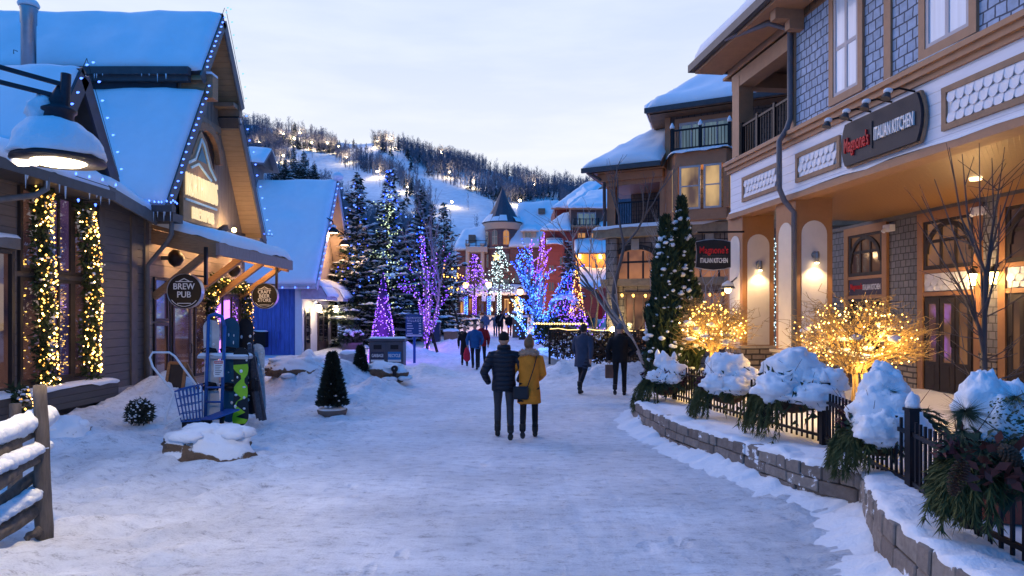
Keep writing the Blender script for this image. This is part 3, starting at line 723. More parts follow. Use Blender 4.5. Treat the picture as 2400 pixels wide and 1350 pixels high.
text('BREWPUB', 1.3, .32, (XW+.29, 19.05, 4.82), R(90), LITW, sg, .05, .0, spacing=1.15)
mb = MB(); mb.box(XW+.26, XW+.29, 18.05, 19.95, 5.1, 5.16); build('rule', mb, M('crest_blue'), sg)
lamp('sign_light', (XW+.5, 18.9, 5.6), 14, (1, .66, .3), .15, sg)
def disc_sign(label, c, r, lines, polex, y, ztop, group):
    t = T('hanging_disc_sign', label, 'sign', c, 0, None)
    x, yy, z = c
    mb = MB(); mb.loft([[V((x+q*math.cos(a), yy+d, z+q*math.sin(a))) for a in [2*math.pi*k/40 for k in range(40)]] for d, q in ((-.07, r*.97), (-.06, r), (.06, r), (.07, r*.97))]); build('disc', mb, BOARD, t, bevel=0)
    mb = MB(); mb.loft([[V((x+q*math.cos(a), yy+d, z+q*math.sin(a))) for a in [2*math.pi*k/40 for k in range(40)]] for d, q in ((-.065, r*1.0), (-.08, r*1.03), (.08, r*1.03), (.065, r*1.0))], False); build('rim', mb, M('rim_steel', (.45, .42, .42), .35, .1, 5, 0, metal=.6), t)
    fy = yy-.078
    for s, w_, h_, dz in lines: text(s, w_*r, h_*r, (x, fy, z+dz*r), 0, SIGNWHITE, t, .012, .008)
    mb = MB()
    for p, q in (((-.3, .58), (0, .74)), ((0, .74), (.3, .58)), ((-.5, .56), (.5, .56)), ((-.4, -.72), (.4, -.72))):
        mb.beam((x+p[0]*r, fy, z+p[1]*r), (x+q[0]*r, fy, z+q[1]*r), .012, .035*r*1.2, (0, 0, 1))
    for k in range(9):
        a0, a1 = R(215+k*12), R(227+k*12); mb.beam((x+.9*r*math.cos(a0), fy, z+.9*r*math.sin(a0)), (x+.9*r*math.cos(a1), fy, z+.9*r*math.sin(a1)), .012, .045*r, (0, 1, 0))
    build('emblem', mb, SIGNWHITE, t)
    mb = MB(); mb.beam((polex, y, z+r*.4), (polex, y, ztop), .07, .07); mb.beam((polex-.02, y-.02, z+r*.9), (x, yy, z+r*.98), .04, .04); build('hanger', mb, BLACK, t)
    return t
disc_sign('larger round black BREW PUB sign hanging from the near canopy corner', (-7.72, 16.15, 2.62), .40, (('BREW', 1.25, .36, .28), ('PUB', .8, .36, -.2)), -7.4, 16.5, 3.7, None)
disc_sign('small round CRAFT BEER STORE sign hanging from the far canopy corner', (-7.95, 22.0, 2.67), .40, (('CRAFT', 1.05, .28, .33), ('BEER', .85, .28, .0), ('STORE', 1.05, .28, -.33)), -7.62, 22.1, 3.6, None)
# outdoor speakers under the canopy
def speaker(label, c):
    t = T('outdoor_speaker', label, 'speaker', c); x, y, z = c
    mb = MB(); mb.loft([[V((x+d, y+q*math.cos(a), z+q*1.15*math.sin(a))) for a in [2*math.pi*k/20 for k in range(20)]] for d, q in ((0, .14), (.1, .2), (.22, .17), (.32, .06))]); build('cabinet', mb, BLACK, t, smooth=True)
    mb = MB(); mb.box(XW+.03, x+.05, y-.05, y+.05, z-.05, z+.05); build('wall_bracket', mb, DKGREY, t)
speaker('black outdoor speaker on the porch wall just behind the near brace', (XW+.25, 17.3, 3.5)); speaker('black outdoor speaker on the porch wall between the far braces', (XW+.25, 20.9, 3.45))
rr = random.Random(77); mb = MB()  # small emissive dashes on the panes stand in for reflected garland bulbs
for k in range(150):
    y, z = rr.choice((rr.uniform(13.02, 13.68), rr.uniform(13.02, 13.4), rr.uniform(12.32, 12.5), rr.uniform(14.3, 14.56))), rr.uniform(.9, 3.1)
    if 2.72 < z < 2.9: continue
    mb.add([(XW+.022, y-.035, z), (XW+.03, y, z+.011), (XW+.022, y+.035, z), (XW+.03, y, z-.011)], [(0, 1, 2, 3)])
t = T('pane_reflections', 'glowing dashes standing in for garland bulbs reflected in the tall bay panes', 'string lights', (XW+.02, 13, .9)); build('bulbs', mb, EM('reflection_dash', (1, .55, .1), 2.2, False), t, recalc=False)
# floodlight fitting + its glowing lamp at the sign's foot
t = T('sign_floodlight', 'small black floodlight on a thin arm below the brewpub sign', 'floodlight', (XW+.05, 18.3, 4.5))
mb = MB(); mb.tube([(XW+.03, 18.2, 4.52), (XW+.6, 19.4, 4.5)], .014, 6); build('arm', mb, BLACK, t)
mb = MB(); mb.beam((XW+.6, 19.4, 4.42), (XW+.62, 19.75, 4.6), .14, .16); build('head', mb, BLACK, t)
t = T('spot_lamp', 'bright bare spot lamp glowing beside the brewpub gable foot', 'lamp', (XW+.3, 21.1, 4.45))
mb = MB(); mb.tube([(XW+.02, 21.1, 4.5), (XW+.28, 21.1, 4.6)], .03, 6); build('stem', mb, BLACK, t)
mb = MB(); mb.ball((XW+.33, 21.05, 4.68), .07); build('bulb', mb, EM('orange_lamp', (1, .6, .2), 30), t, smooth=True)
lamp('spot_light', (XW+.45, 20.9, 4.75), 60, (1, .6, .26), .08, t)
# porch light (recessed under the canopy)
t = T('canopy_downlight', 'recessed downlight under the snowy entrance canopy', 'lamp', (-8.1, 18.2, 3.9))
for y in (17.6, 19.6, 21.6):
    mb = MB(); mb.lathe((-8.15, y, 3.92), [(.07, 0), (.08, .04)], 14); build('lens', mb, EM('downlight_glow', (1, .68, .32), 18), t)
    lamp('downlight', (-8.15, y, 3.85), 62, (1, .58, .24), .1, t)
# ---------------------------------------------------------------- garlands
def garland(label, path, rad, nb, seed, mat=WARMB, br=.022, dens=95, group=None, fn=None):
    t = T('garland', label, 'garland', V(path[0]), 0, group); mb = MB()
    for i, p in enumerate(polyline(path, .16)): leafy(mb, p, dens//2, rad*.85, .15, seed*100+i, droop=.3)
    build('greenery', mb, CEDAR, t, recalc=False)
    mb = MB(); rr = random.Random(seed); pts = polyline(path, .02)
    for k in range(nb):
        mb.mi = rr.choices((0, 1, 2), (5, 3, 2))[0]
        p = pts[int(rr.random()*(len(pts)-1))]; a = rr.random()*6.28
        q = p+V((abs(math.sin(a))*rad*.9+.02, math.cos(a)*rad, rr.gauss(0, .03))) if fn is None else fn(p, rr, rad)
        mb.octa(q, br*rr.uniform(.6, 1.25))
    b = build('bulbs', mb, [mat, EM('amber_dim_bulb', (1, .42, .05), 1.8, False), EM('hot_bulb', (1, .6, .2), 14, False)], t, recalc=False); b['kind'] = 'stuff'
    mb = MB(); rr = random.Random(seed+3)
    for k in range(int(len(path)*6)):
        p = pts[int(rr.random()*(len(pts)-1))]+V((rr.uniform(0, rad), rr.uniform(-rad, rad), rad*.4)); mb.ball(p, rr.uniform(.02, .05), None, .02, 6, 4)
    build('snow_flecks', mb, SNOW, t, smooth=True)
    return t
gx = XW+.2
garland('lit evergreen garland hanging full height between the first two bay panes', [(gx, 12.62, 4.4), (gx, 12.6, 3.6), (gx, 12.72, 2.4), (gx, 12.66, 1.5), (gx, 12.8, .7)], .21, 230, 3)
garland('lit evergreen garland hanging at the far side of the tall glazed bay', [(gx, 13.85, 4.2), (gx, 14.05, 3.4), (gx, 14.12, 2.4), (gx, 14.02, 1.5), (gx, 14.08, .85)], .21, 230, 4)
garland('lit garland framing the shop window under the canopy', [(gx, 19.7, .6), (gx, 19.75, 2.6), (gx, 20.0, 3.1), (gx, 21.2, 2.95), (gx, 22.1, 3.0), (gx, 22.4, 2.5), (gx, 22.4, .7)], .2, 200, 5)
t = tag(garland('small lit evergreen sprig at the foot of the glazed bay, behind the rail fence', [(gx+.3, 11.6, .75), (gx+.35, 11.7, .35)], .16, 16, 6), None, None)
for y, z, e, yy in ((12.65, 2.2, 26, 0), (14.05, 2.2, 26, 0), (21, 2.4, 20, 0)):
    lamp('garland_light', (XW+.75, y, z), e*.55, (1, .62, .2), .5, bp)
# ================================================================== blue shop beyond the pub
BLUEW = siding('blue_board_siding', (.06, .135, .46), .22, True, .26, .8, .65, .5)
CREAM = siding('cream_boards', (.52, .40, .30), .28, True, .08, .6, .6, .6)
bs = T('blue_shop', 'blue boarded shop with a steep snowy gable and lit doorway', 'shop building', (-11, 36, 0))
G = 0.0
mb = MB(); mb.prism([(-10.35, y, z) for y, z in [(33.5, 0), (40.5, 0), (40.5, 3.6), (37, 9.0), (33.5, 3.6)]], (-13, 0, 0)); build('wall', mb, BLUEW, bs)
mb = MB(); mb.prism([(-10.33, y, z) for y, z in [(33.5, 3.5), (40.5, 3.5), (37, 8.95)]], (-.05, 0, 0)); build('gable_face', mb, CREAM, bs)
mb = MB(); mb.box(-10.45, -10.28, 33.44, 33.62, 0, 3.6); mb.box(-10.62, -10.28, 33.42, 33.5, 0, 3.6); build('corner_trim', mb, WHITE, bs)
mb = MB(); mb.fbox(lambda a, o, z: V((-10.35+o, a, z)), 33.62, 40.4, 0, .04, 0, 3.4); build('entry_wall', mb, M('entry_white', (.55, .52, .47), .6, .06), bs)
ef = lambda a, o, z: V((-10.31+o, a, z))
XG = -9.45
roof('shop_roof', [[(XG, 32.9, 3.55), (-24, 32.9, 3.55), (-24, 36.9, 9.3), (XG, 36.9, 9.3)], [(XG, 40.9, 3.55), (-24, 40.9, 3.55), (-24, 36.9, 9.3), (XG, 36.9, 9.3)]], seed=31, snow=.28, parent=bs)
mb = MB()
for (y0, z0), (y1, z1) in (((33.0, 3.3), (36.9, 8.98)), ((36.9, 8.98), (40.8, 3.3))):
    mb.corners([(-10.33, y0, z0), (XG, y0, z0), (XG, y1, z1), (-10.33, y1, z1), (-10.33, y0, z0+.05), (XG, y0, z0+.05), (XG, y1, z1+.05), (-10.33, y1, z1+.05)])
build('soffit', mb, M('peach_soffit', (.55, .40, .27), .6, .06), bs)
mb = MB()
for (y0, z0), (y1, z1) in (((32.9, 3.4), (36.9, 9.15)), ((36.9, 9.15), (40.9, 3.4))): mb.beam((XG+.03, y0, z0-.08), (XG+.03, y1, z1-.08), .06, .34)
build('rake_board', mb, M('lilac_trim', (.5, .45, .52), .6), bs)
mb = MB(); mb.box(-24, XG, 32.82, 32.95, 3.32, 3.55); build('gutter', mb, M('lilac_trim'), bs)
mb = MB(); mb.ball((XG, 36.9, 9.55), .34, .34, .25); build('peak_snow', mb, SNOW, bs, smooth=True)
# porch hoods over the doors
def hood(y0, y1, seed):
    mb = MB(); ring = []
    prof = [(-10.3, 3.9), (-9.8, 3.72), (-9.3, 3.4), (-9.05, 2.95), (-9.05, 2.8), (-10.3, 2.85)]
    mb.prism([(x, y0, z) for x, z in prof], (0, y1-y0, 0)); h = build('porch_hood', mb, M('lilac_awning', (.42, .38, .5), .6), bs)
    mb = MB(); slab(mb, (-10.3, y0, 3.92), (-10.3, y1, 3.92), (-9.25, y1, 3.42), (-9.25, y0, 3.42), .2, seed, .03, .25); slab(mb, (-9.3, y0, 3.46), (-9.3, y1, 3.46), (-9.0, y1, 2.98), (-9.0, y0, 2.98), .12, seed+1, .02, .15); build('hood_snow', mb, SNOW, h, smooth=True)
hood(33.3, 35.4, 3); hood(36.6, 39.8, 5)
DOORB = M('dark_door', (.05, .032, .03), .4, .2, 5, .05)
door(bs, ef, 33.95, 34.75, .15, 2.3, GLASSD, DOORB, .5); door(bs, ef, 36.2, 38.1, .15, 2.35, GLASSD, DOORB, .5, 2); win(bs, ef, 38.9, 40.0, .5, 2.4, 1, 1, GLASSD)
mb = MB(); mb.fbox(ef, 35.4, 36.0, 0, .06, 2.55, 2.95); build('notice_plate', mb, WHITE, bs)
for lab, y in (('glowing lantern at the near door post of the blue shop', 35.1), ('glowing lantern at the far door post of the blue shop', 38.55)):
    t = T('wall_lantern', lab, 'lantern', (-10.1, y, 2.3)); mb = MB(); mb.tube([(-10.27, y, 2.75), (-10.05, y, 2.85), (-9.95, y, 2.7)], .025, 6); mb.lathe((-9.95, y, 2.58), [(.16, 0), (.05, .12)], 10); build('arm', mb, BLACK, t)
    mb = MB(); mb.ball((-9.95, y, 2.42), .17, .17, .2); build('globe', mb, EM('lantern_glow', (1, .84, .5), 16), t, smooth=True)
    lamp('lantern_light', (-9.75, y, 2.35), 120, (1, .78, .45), .15, t)
# cupola on the ridge
mb = MB(); mb.box(-14.9, -13.6, 36.0, 37.4, 8.0, 10.0); cu = build('cupola', mb, M('cupola_grey', (.16, .17, .2), .6), bs)
roof('cupola_roof', [[(-12.9, 35.5, 10.0), (-16, 35.5, 10.0), (-16, 36.7, 11.0), (-12.9, 36.7, 11.0)], [(-12.9, 37.9, 10.0), (-16, 37.9, 10.0), (-16, 36.7, 11.0), (-12.9, 36.7, 11.0)]], .1, M('cupola_grey'), .2, 41, bs)
mb = MB(); mb.prism([(-13.2, y, z) for y, z in [(35.7, 10.0), (37.7, 10.0), (36.7, 10.85)]], (-.1, 0, 0)); build('cupola_gable', mb, M('taupe_trim'), bs)
mb = MB(); mb.box(-14.5, -14.0, 35.98, 36.0, 8.8, 9.7); build('cupola_louvre', mb, DKGREY, bs)
light_string('blue bulbs on the near rake of the blue shop roof', [(XG+.08, 32.95, 3.75), (XG+.08, 36.85, 9.45)], .40, .034, BLUEB, (.06, 0, .05))
light_string('blue bulbs on the far rake of the blue shop roof', [(XG+.08, 36.95, 9.45), (XG+.08, 40.9, 3.7)], .6, .036, BLUEB, (.08, 0, .05))
light_string('pale bulbs along the near eave corner of the blue shop', [(-11.6, 32.78, 3.45), (-9.6, 32.78, 3.45)], .6, .035, BLUEB, (0, -.03, -.04))
for lab, y, z in (('gooseneck lamp high on the cream gable of the blue shop', 35.2, 6.6), ('gooseneck lamp lower on the cream gable of the blue shop', 37.5, 6.2)):
    t = T('gooseneck_lamp', lab, 'lamp', (-10.2, y, z)); mb = MB(); mb.tube([(-10.3, y, z), (-10.0, y, z+.35), (-9.6, y, z+.5), (-9.25, y, z+.3), (-9.2, y, z)], .035, 6); build('arm', mb, BLACK, t)
    mb = MB(); mb.lathe((-9.2, y, z-.3), [(.32, 0), (.28, .1), (.12, .26), (.04, .34)], 14); sh = build('shade', mb, BLACK, t, smooth=True)
    mb = MB(); mb.lathe((-9.2, y, z-.02), [(.14, 0), (.15, .06), (.04, .14)], 10); build('shade_snow', mb, SNOW, sh, smooth=True)
    mb = MB(); mb.lathe((-9.2, y, z-.31), [(.2, 0), (.2, .02)], 12); build('bulb', mb, EM('gable_lamp', (1, .66, .34), 12), t)
    lamp('gable_light', (-9.3, y, z-.5), 130, (1, .60, .30), .15, t)
t = T('utility_box', 'small black vent hood low on the blue shop side wall', 'vent', (-12.6, 33.35, .5)); mb = MB(); mb.box(-12.95, -11.95, 33.1, 33.5, .5, 1.25); build('hood', mb, BLACK, t)
mb = MB(); slab(mb, (-12.95, 33.1, 1.25), (-11.95, 33.1, 1.25), (-11.95, 33.5, 1.25), (-12.95, 33.5, 1.25), .08, 2, .01, .1); build('snow_cover', mb, SNOW, t, smooth=True)
t = T('meter_box', 'little blue meter box with a conduit on the blue shop side wall', 'meter', (-11.5, 33.4, .5)); mb = MB(); mb.box(-11.58, -11.4, 33.38, 33.5, .9, 1.25); build('case', mb, BLUEW, t)
mb = MB(); mb.tube([(-11.49, 33.45, .3), (-11.49, 33.45, .9)], .03, 6); build('conduit', mb, BLUEW, t)
# ================================================================== restaurant on the right (facade runs away from the camera)
TH = math.atan2(.9929, -.1191)
rs = T('restaurant_building', 'blue shingled restaurant building with white fascia band over an arcade', 'restaurant', (7.3, 0, 0), TH)
RM = WM[rs.name]
def sx(px, off=0.0):
    a = 7.3+off; d = F*a/(px-1008.0); x = a-.12*d
    return (x-7.3)*-.1191+d*.9929
def rf(a, o, z): return RM @ V((a, o, z))
IN = -3.72
def ri(a, o, z): return RM @ V((a, IN+o, z))
si = lambda px: sx(px, 3.74)
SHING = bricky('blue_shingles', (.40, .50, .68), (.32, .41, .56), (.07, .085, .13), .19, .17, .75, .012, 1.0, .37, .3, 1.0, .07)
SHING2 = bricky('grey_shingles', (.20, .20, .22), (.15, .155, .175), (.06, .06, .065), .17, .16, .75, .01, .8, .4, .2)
BROWN = woodmat('brown_trim', (.33, .175, .095), .55, (1, 1, 1), 6, .15, .05)
ORANGE = woodmat('orange_brown_panel', (.32, .155, .065), .5, (1, 1, 1), 5, .12, .05)
WSIDE = siding('white_lap_siding', (.72, .74, .82), .17, False, .04, .35, .55, .72)
SOFFW = siding('soffit_boards', (.30, .155, .055), .09, True, .1, .25, .4, .75)
STUCCO = M('pale_stucco', (.66, .60, .53), .8, .05, 5, .25, 90)
STONE = bricky('ledge_stone', (.36, .29, .22), (.26, .21, .17), (.07, .06, .055), .34, .13, .85, .02, .9, .43, .3)
CURT = M('curtain_pane', (.62, .70, .80), .12, .12, 1.4, .03, 4, spec=.6, stretch=(9, 9, .3))
S0, S1, SE = -3.0, 13.95, 16.7
mb = MB(); mb.fbox(rf, S0, S1, -8, -.06, 5.6, 10.2); build('upper_wall', mb, SHING, rs)
mb = MB(); mb.fbox(rf, S0, SE, -.3, 0, 4.5, 5.5); build('fascia_band', mb, WSIDE, rs)
mb = MB(); mb.fbox(rf, SE-.3, SE, -3.6, -.3, 4.5, 5.5); build('fascia_return', mb, WSIDE, rs)
mb = MB()
for o, z0, z1 in ((.16, 5.66, 5.74), (.11, 5.56, 5.66), (.05, 5.47, 5.56)): mb.fbox(rf, S0, SE+.1, -.3, o, z0, z1)
mb.fbox(rf, SE+.02, SE+.12, -8, -.32, 5.47, 5.735); cn = build('cornice', mb, BROWN, rs)
mb = MB(); slab(mb, rf(S0, -.08, 5.742), rf(SE+.08, -.08, 5.742), rf(SE+.08, .15, 5.742), rf(S0, .15, 5.742), .035, 3, .008, .06, nu=30); build('ledge_snow', mb, SNOW, cn, smooth=True)
mb = MB(); mb.fbox(rf, S0, SE+.05, -.28, .05, 4.44, 4.502); mb.fbox(rf, S0, SE+.03, -.26, .09, 4.36, 4.44); build('lower_trim', mb, BROWN, rs)
mb = MB(); slab(mb, rf(S0, .0, 4.504), rf(SE, .0, 4.504), rf(SE, .055, 4.504), rf(S0, .055, 4.504), .05, 6, .008, .03, nu=30); build('sill_snow', mb, SNOW, rs, smooth=True)
mb = MB(); mb.fbox(rf, S0, SE, IN-.2, -.26, 4.40, 4.47); build('arcade_soffit', mb, SOFFW, rs)
mb = MB(); mb.fbox(rf, 8.2, 9.6, -2.7, -1.7, 4.33, 4.40); build('soffit_panel', mb, SOFFW, rs)
# inner ground-floor wall
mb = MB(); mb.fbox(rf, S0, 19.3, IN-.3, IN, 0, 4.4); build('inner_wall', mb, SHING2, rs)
mb = MB(); mb.fbox(ri, S0, 19.3, 0, .05, 4.3, 4.4); build('crown_trim', mb, GREYTRIM, rs)
# scalloped panels
SCAL = M('scallop_white', (.72, .73, .78), .6, .05, 6, .05)
def scallops(parent, fn, a0, a1, z0, z1, o0, w=.16, h=.15, mat=SCAL):
    mb = MB(); rows = int((z1-z0)/h)+1; n = int((a1-a0)/w)
    mb.fbox(fn, a0, a1, 0, o0, z0, z1)
    for r_ in range(rows):
        z = z1-h*r_; sh = (r_ % 2)*.5
        for k in range(n+1):
            a = a0+(k+sh)*w
            if a+w*.5 > a1 or a-w*.5 < a0: continue
            pts = [(a-w*.48, z), (a+w*.48, z)]+[(a+w*.48*math.cos(t), max(z0, z-h*.55+h*.55*-math.sin(t))) for t in [math.pi*q/6 for q in range(7)]]
            pr = [fn(p[0], o0+(.03 if p[1] < z-.02 else .006), p[1]) for p in pts]; mb.prism(pr, fn(0, .012, 0)-fn(0, 0, 0))
    return build('scallop_shingles', mb, mat, parent)
def panel(fn, a0, a1, z0, z1, o=0.0, fw=.085):
    mb = MB(); mb.fbox(fn, a0, a1, o, o+.045, z0, z0+fw); mb.fbox(fn, a0, a1, o, o+.045, z1-fw, z1); mb.fbox(fn, a0, a0+fw, o, o+.043, z0+fw, z1-fw); mb.fbox(fn, a1-fw, a1, o, o+.043, z0+fw, z1-fw)
    p = build('panel_frame', mb, M('panel_brown', (.26, .17, .11), .6), rs); scallops(p, fn, a0+fw, a1-fw, z0+fw, z1-fw, o+.008)
panel(rf, sx(1830), sx(1742), 4.68, 5.25); panel(rf, sx(1972), sx(1868), 4.68, 5.25); panel(rf, sx(2560), sx(2212), 4.66, 5.27); panel(rf, 1.5, 5.8, 4.66, 5.27)
# upper windows
uf = lambda a, o, z: rf(a, o-.06, z)
def uwin(p0, p1, z0, z1, nh):
    a0, a1 = sx(p1), sx(p0); mb = MB(); t_ = .13
    mb.fbox(uf, a0-t_, a1+t_, 0, .05, z0-t_, z0); mb.fbox(uf, a0-t_, a1+t_, 0, .05, z1, z1+t_); mb.fbox(uf, a0-t_, a0, 0, .05, z0, z1); mb.fbox(uf, a1, a1+t_, 0, .05, z0, z1)
    build('window_trim', mb, BROWN, rs); win(rs, uf, a0, a1, z0, z1, 2, nh, CURT, M('sash_grey', (.45, .42, .44), .5, .05), .06, .07, .035)
uwin(1950, 2008, 6.0, 8.9, [6.85]); uwin(2165, 2268, 5.98, 9.0, [7.4]); uwin(2600, 2900, 6.0, 9, [7.4])
mb = MB(); mb.fbox(rf, sx(2084), sx(2068), -.06, -.02, 5.74, 10); mb.fbox(rf, S1-.14, S1+.02, -.1, -.01, 5.74, 8.2); build('vertical_trim', mb, BROWN, rs)
# loggia, post, rail, roof over
mb = MB(); mb.fbox(rf, S1, SE, -2.8, -2.6, 5.6, 8); mb.fbox(rf, S1, SE, -3, -.05, 5.5, 5.74); build('loggia_wall', mb, M('loggia_brown', (.16, .1, .07), .7), rs)
mb = MB(); mb.fbox(rf, SE-.36, SE, -.4, -.04, 5.74, 7.75); build('loggia_post', mb, BROWN, rs)
mb = MB(); mb.fbox(rf, S1, SE+.05, -.42, -.05, 7.5, 7.85); mb.fbox(rf, SE-.32, SE, -3, -.42, 7.5, 7.85); build('loggia_beam', mb, BROWN, rs)
def railing(parent, fn, a0, a1, o, z0, z1, n, posts, mat=BLACK, name='balcony_rail'):
    mb = MB(); mb.fbox(fn, a0, a1, o-.025, o+.025, z1-.05, z1); mb.fbox(fn, a0, a1, o-.02, o+.02, z0+.06, z0+.1)
    for k in range(n): a = lerp(a0, a1, (k+.5)/n); mb.fbox(fn, a-.01, a+.01, o-.01, o+.01, z0+.1, z1-.05)
    r_ = build(name, mb, mat, parent)
    mb = MB()
    for k in range(posts): a = lerp(a0, a1, k/(posts-1)); mb.fbox(fn, a-.04, a+.04, o-.04, o+.04, z0, z1+.06)
    build('rail_post', mb, mat, r_); return r_
railing(rs, rf, S1+.05, SE-.38, -.12, 5.75, 6.56, 19, 4)
mb = MB(); q = [rf(S0, .75, 8.3), rf(SE+.55, .75, 8.3), rf(SE+.55, -5, 11.2), rf(S0, -5, 11.2)]; n_ = (q[1]-q[0]).cross(q[3]-q[0]).normalized(); n_ = n_ if n_.z > 0 else -n_
mb.corners([p-n_*.16 for p in q]+q); rr_ = build('main_roof', mb, BROWN, rs)
mb = MB(); mb.fbox(rf, S0, SE+.62, .72, .84, 8.12, 8.3); mb.fbox(rf, SE+.52, SE+.62, -.5, .72, 8.12, 8.32); build('roof_gutter', mb, DKGREY, rs)
mb = MB(); mb.fbox(rf, S0, SE+.5, -.02, .7, 8.06, 8.12); mb.fbox(rf, S1, SE+.5, -3, -.02, 7.9, 7.96); build('eave_soffit', mb, BROWN, rs)
mb = MB(); slab(mb, q[0], q[1], q[2], q[3], .34, 51, .03, .4, nu=20, nv=8); build('roof_snow', mb, SNOWR, rr_, smooth=True)
mb = MB(); mb.prism([rf(SE+.4, .68, 8.13), rf(SE+.4, -4.9, 8.13), rf(SE+.4, -4.9, 10.95)], rf(-.2, 0, 0)-rf(0, 0, 0)); mb.fbox(rf, S0, SE+.3, -.5, -.06, 7.9, 8.6); build('eave_wall', mb, BROWN, rs)
mb = MB()
for a in (1.5, 4.5, 7.5, 10.6, 13.6): mb.fbox(rf, a-.1, a+.1, -.05, .55, 7.86, 8.06); mb.fbox(rf, a-.09, a+.09, -.05, .25, 7.68, 7.86)
build('corbel', mb, BROWN, rs)
# downspout with swan necks
sd = sx(1857); mb = MB(); mb.tube([rf(sd+1.4, .78, 8.15), rf(sd+.2, .4, 8.0), rf(sd, .05, 7.8), rf(sd, .05, 6.0), rf(sd, .12, 5.8), rf(sd, .28, 5.55), rf(sd, .28, 4.6), rf(sd-.05, .2, 4.35), rf(sd-.12, .03, 4.1), rf(sd-.12, .03, 1.3)], .055, 10); build('downspout', mb, M('spout_grey', (.11, .105, .12), .45), rs, smooth=True)
# columns
for px, s_end in ((1865, None), (1740, None)):
    s0 = sx(px); w_ = .78
    mb = MB(); mb.fbox(rf, s0, s0+w_, -w_, 0, 1.34, 4.4); co = build('column', mb, ORANGE, rs)
    mb = MB(); mb.fbox(rf, s0-.06, s0+w_+.06, -w_-.06, .06, 0, 1.28); build('stone_base', mb, STONE, co)
    mb = MB(); mb.fbox(rf, s0-.1, s0+w_+.1, -w_-.1, .1, 1.28, 1.34); build('stone_cap', mb, M('cap_stone', (.4, .34, .28), .8), co)
    def arch(fn, c, hw, z0, zt):
        return [fn(c-hw, z0), fn(c-hw, zt-hw)]+[fn(c-hw*math.cos(t), zt-hw+hw*math.sin(t)) for t in [math.pi*k/12 for k in range(1, 12)]]+[fn(c+hw, zt-hw), fn(c+hw, z0)]
    mb = MB(); mb.prism(arch(lambda a, z: rf(s0-.012, a, z), -w_/2, .27, 1.36, 3.95), rf(.02, 0, 0)-rf(0, 0, 0)); mb.prism(arch(lambda a, z: rf(a, .012, z), s0+w_/2, .27, 1.36, 3.95), rf(0, -.02, 0)-rf(0, 0, 0)); build('arch_panel', mb, STUCCO, co)
    t = T('column_sconce', 'small downlight sconce on the %s arcade column' % ('nearer' if px == 1865 else 'farther'), 'sconce', rf(s0-.05, -w_/2, 3.2))
    mb = MB(); c = rf(s0-.02, -w_/2, 3.26); mb.tube([c, rf(s0-.1, -w_/2, 3.3), rf(s0-.1, -w_/2, 3.1)], .045, 10); mb.ball(c, .07); build('fitting', mb, M('sconce_grey', (.25, .25, .26), .4, .1, 5, 0, metal=.7), t, smooth=True)
    mb = MB(); mb.lathe(rf(s0-.1, -w_/2, 3.085), [(.035, 0), (.038, .02)], 10); build('bulb', mb, EM('sconce_glow', (1, .72, .38), 40), t)
    lamp('sconce_light', rf(s0-.14, -w_/2, 3.05), 42, (1, .66, .33), .04, t, 130, rf(s0-.06, -w_/2, 1.0))
    mb = MB(); c = rf(s0+w_/2, .1, 3.2)
# openings of the inner wall: brown casing, arch-headed transom, door or sign below
GW1 = glow_pane('inner_glass', (.05, .025, .03), (.22, .10, .05), .55, .9); GW2 = glow_pane('inner_glass_warm', (.07, .03, .02), (.34, .15, .06), .6, .6)
def archwin(a0, a1, z0, z1, gm):
    mb = MB(); mb.fbox(ri, a0, a1, .0, .05, z0, z0+.09); mb.fbox(ri, a0, a1, 0, .05, z1-.06, z1); mb.fbox(ri, a0, a0+.09, 0, .05, z0+.09, z1-.06); mb.fbox(ri, a1-.09, a1, 0, .05, z0+.09, z1-.06)
    c, hw = (a0+a1)/2, (a1-a0)/2-.09
    for k in range(14):
        t0, t1 = math.pi*k/14, math.pi*(k+1)/14; zc = z0+.35; hh = z1-.1-zc
        mb.beam(ri(c+hw*math.cos(t0), .04, zc+hh*math.sin(t0)), ri(c+hw*math.cos(t1), .04, zc+hh*math.sin(t1)), .05, .09, ri(0, 0, 1)-ri(0, 0, 0))
    for f_ in (-.33, .33): mb.fbox(ri, c+hw*f_-.03, c+hw*f_+.03, .0, .045, z0+.09, z1-.1)
    mb.fbox(ri, a0+.09, a1-.09, 0, .04, z0+.58, z0+.65)
    f = build('window', mb, DKTRIM, rs); mb = MB(); mb.fbox(ri, a0+.03, a1-.03, .004, .014, z0+.03, z1-.03); build('pane', mb, gm, f)
def casing(a0, a1, z1, ws=.17):
    mb = MB(); mb.fbox(ri, a0-ws, a0, 0, .07, .3, z1); mb.fbox(ri, a1, a1+ws, 0, .07, .3, z1); mb.fbox(ri, a0-ws, a1+ws, 0, .075, z1, z1+.2); build('casing', mb, ORANGE, rs)
bays = [(si(2072), si(1992), 'sign'), (si(2288), si(2168), 'door'), (si(2500), si(2362), 'door'), (4.5, 6.4, 'door')]
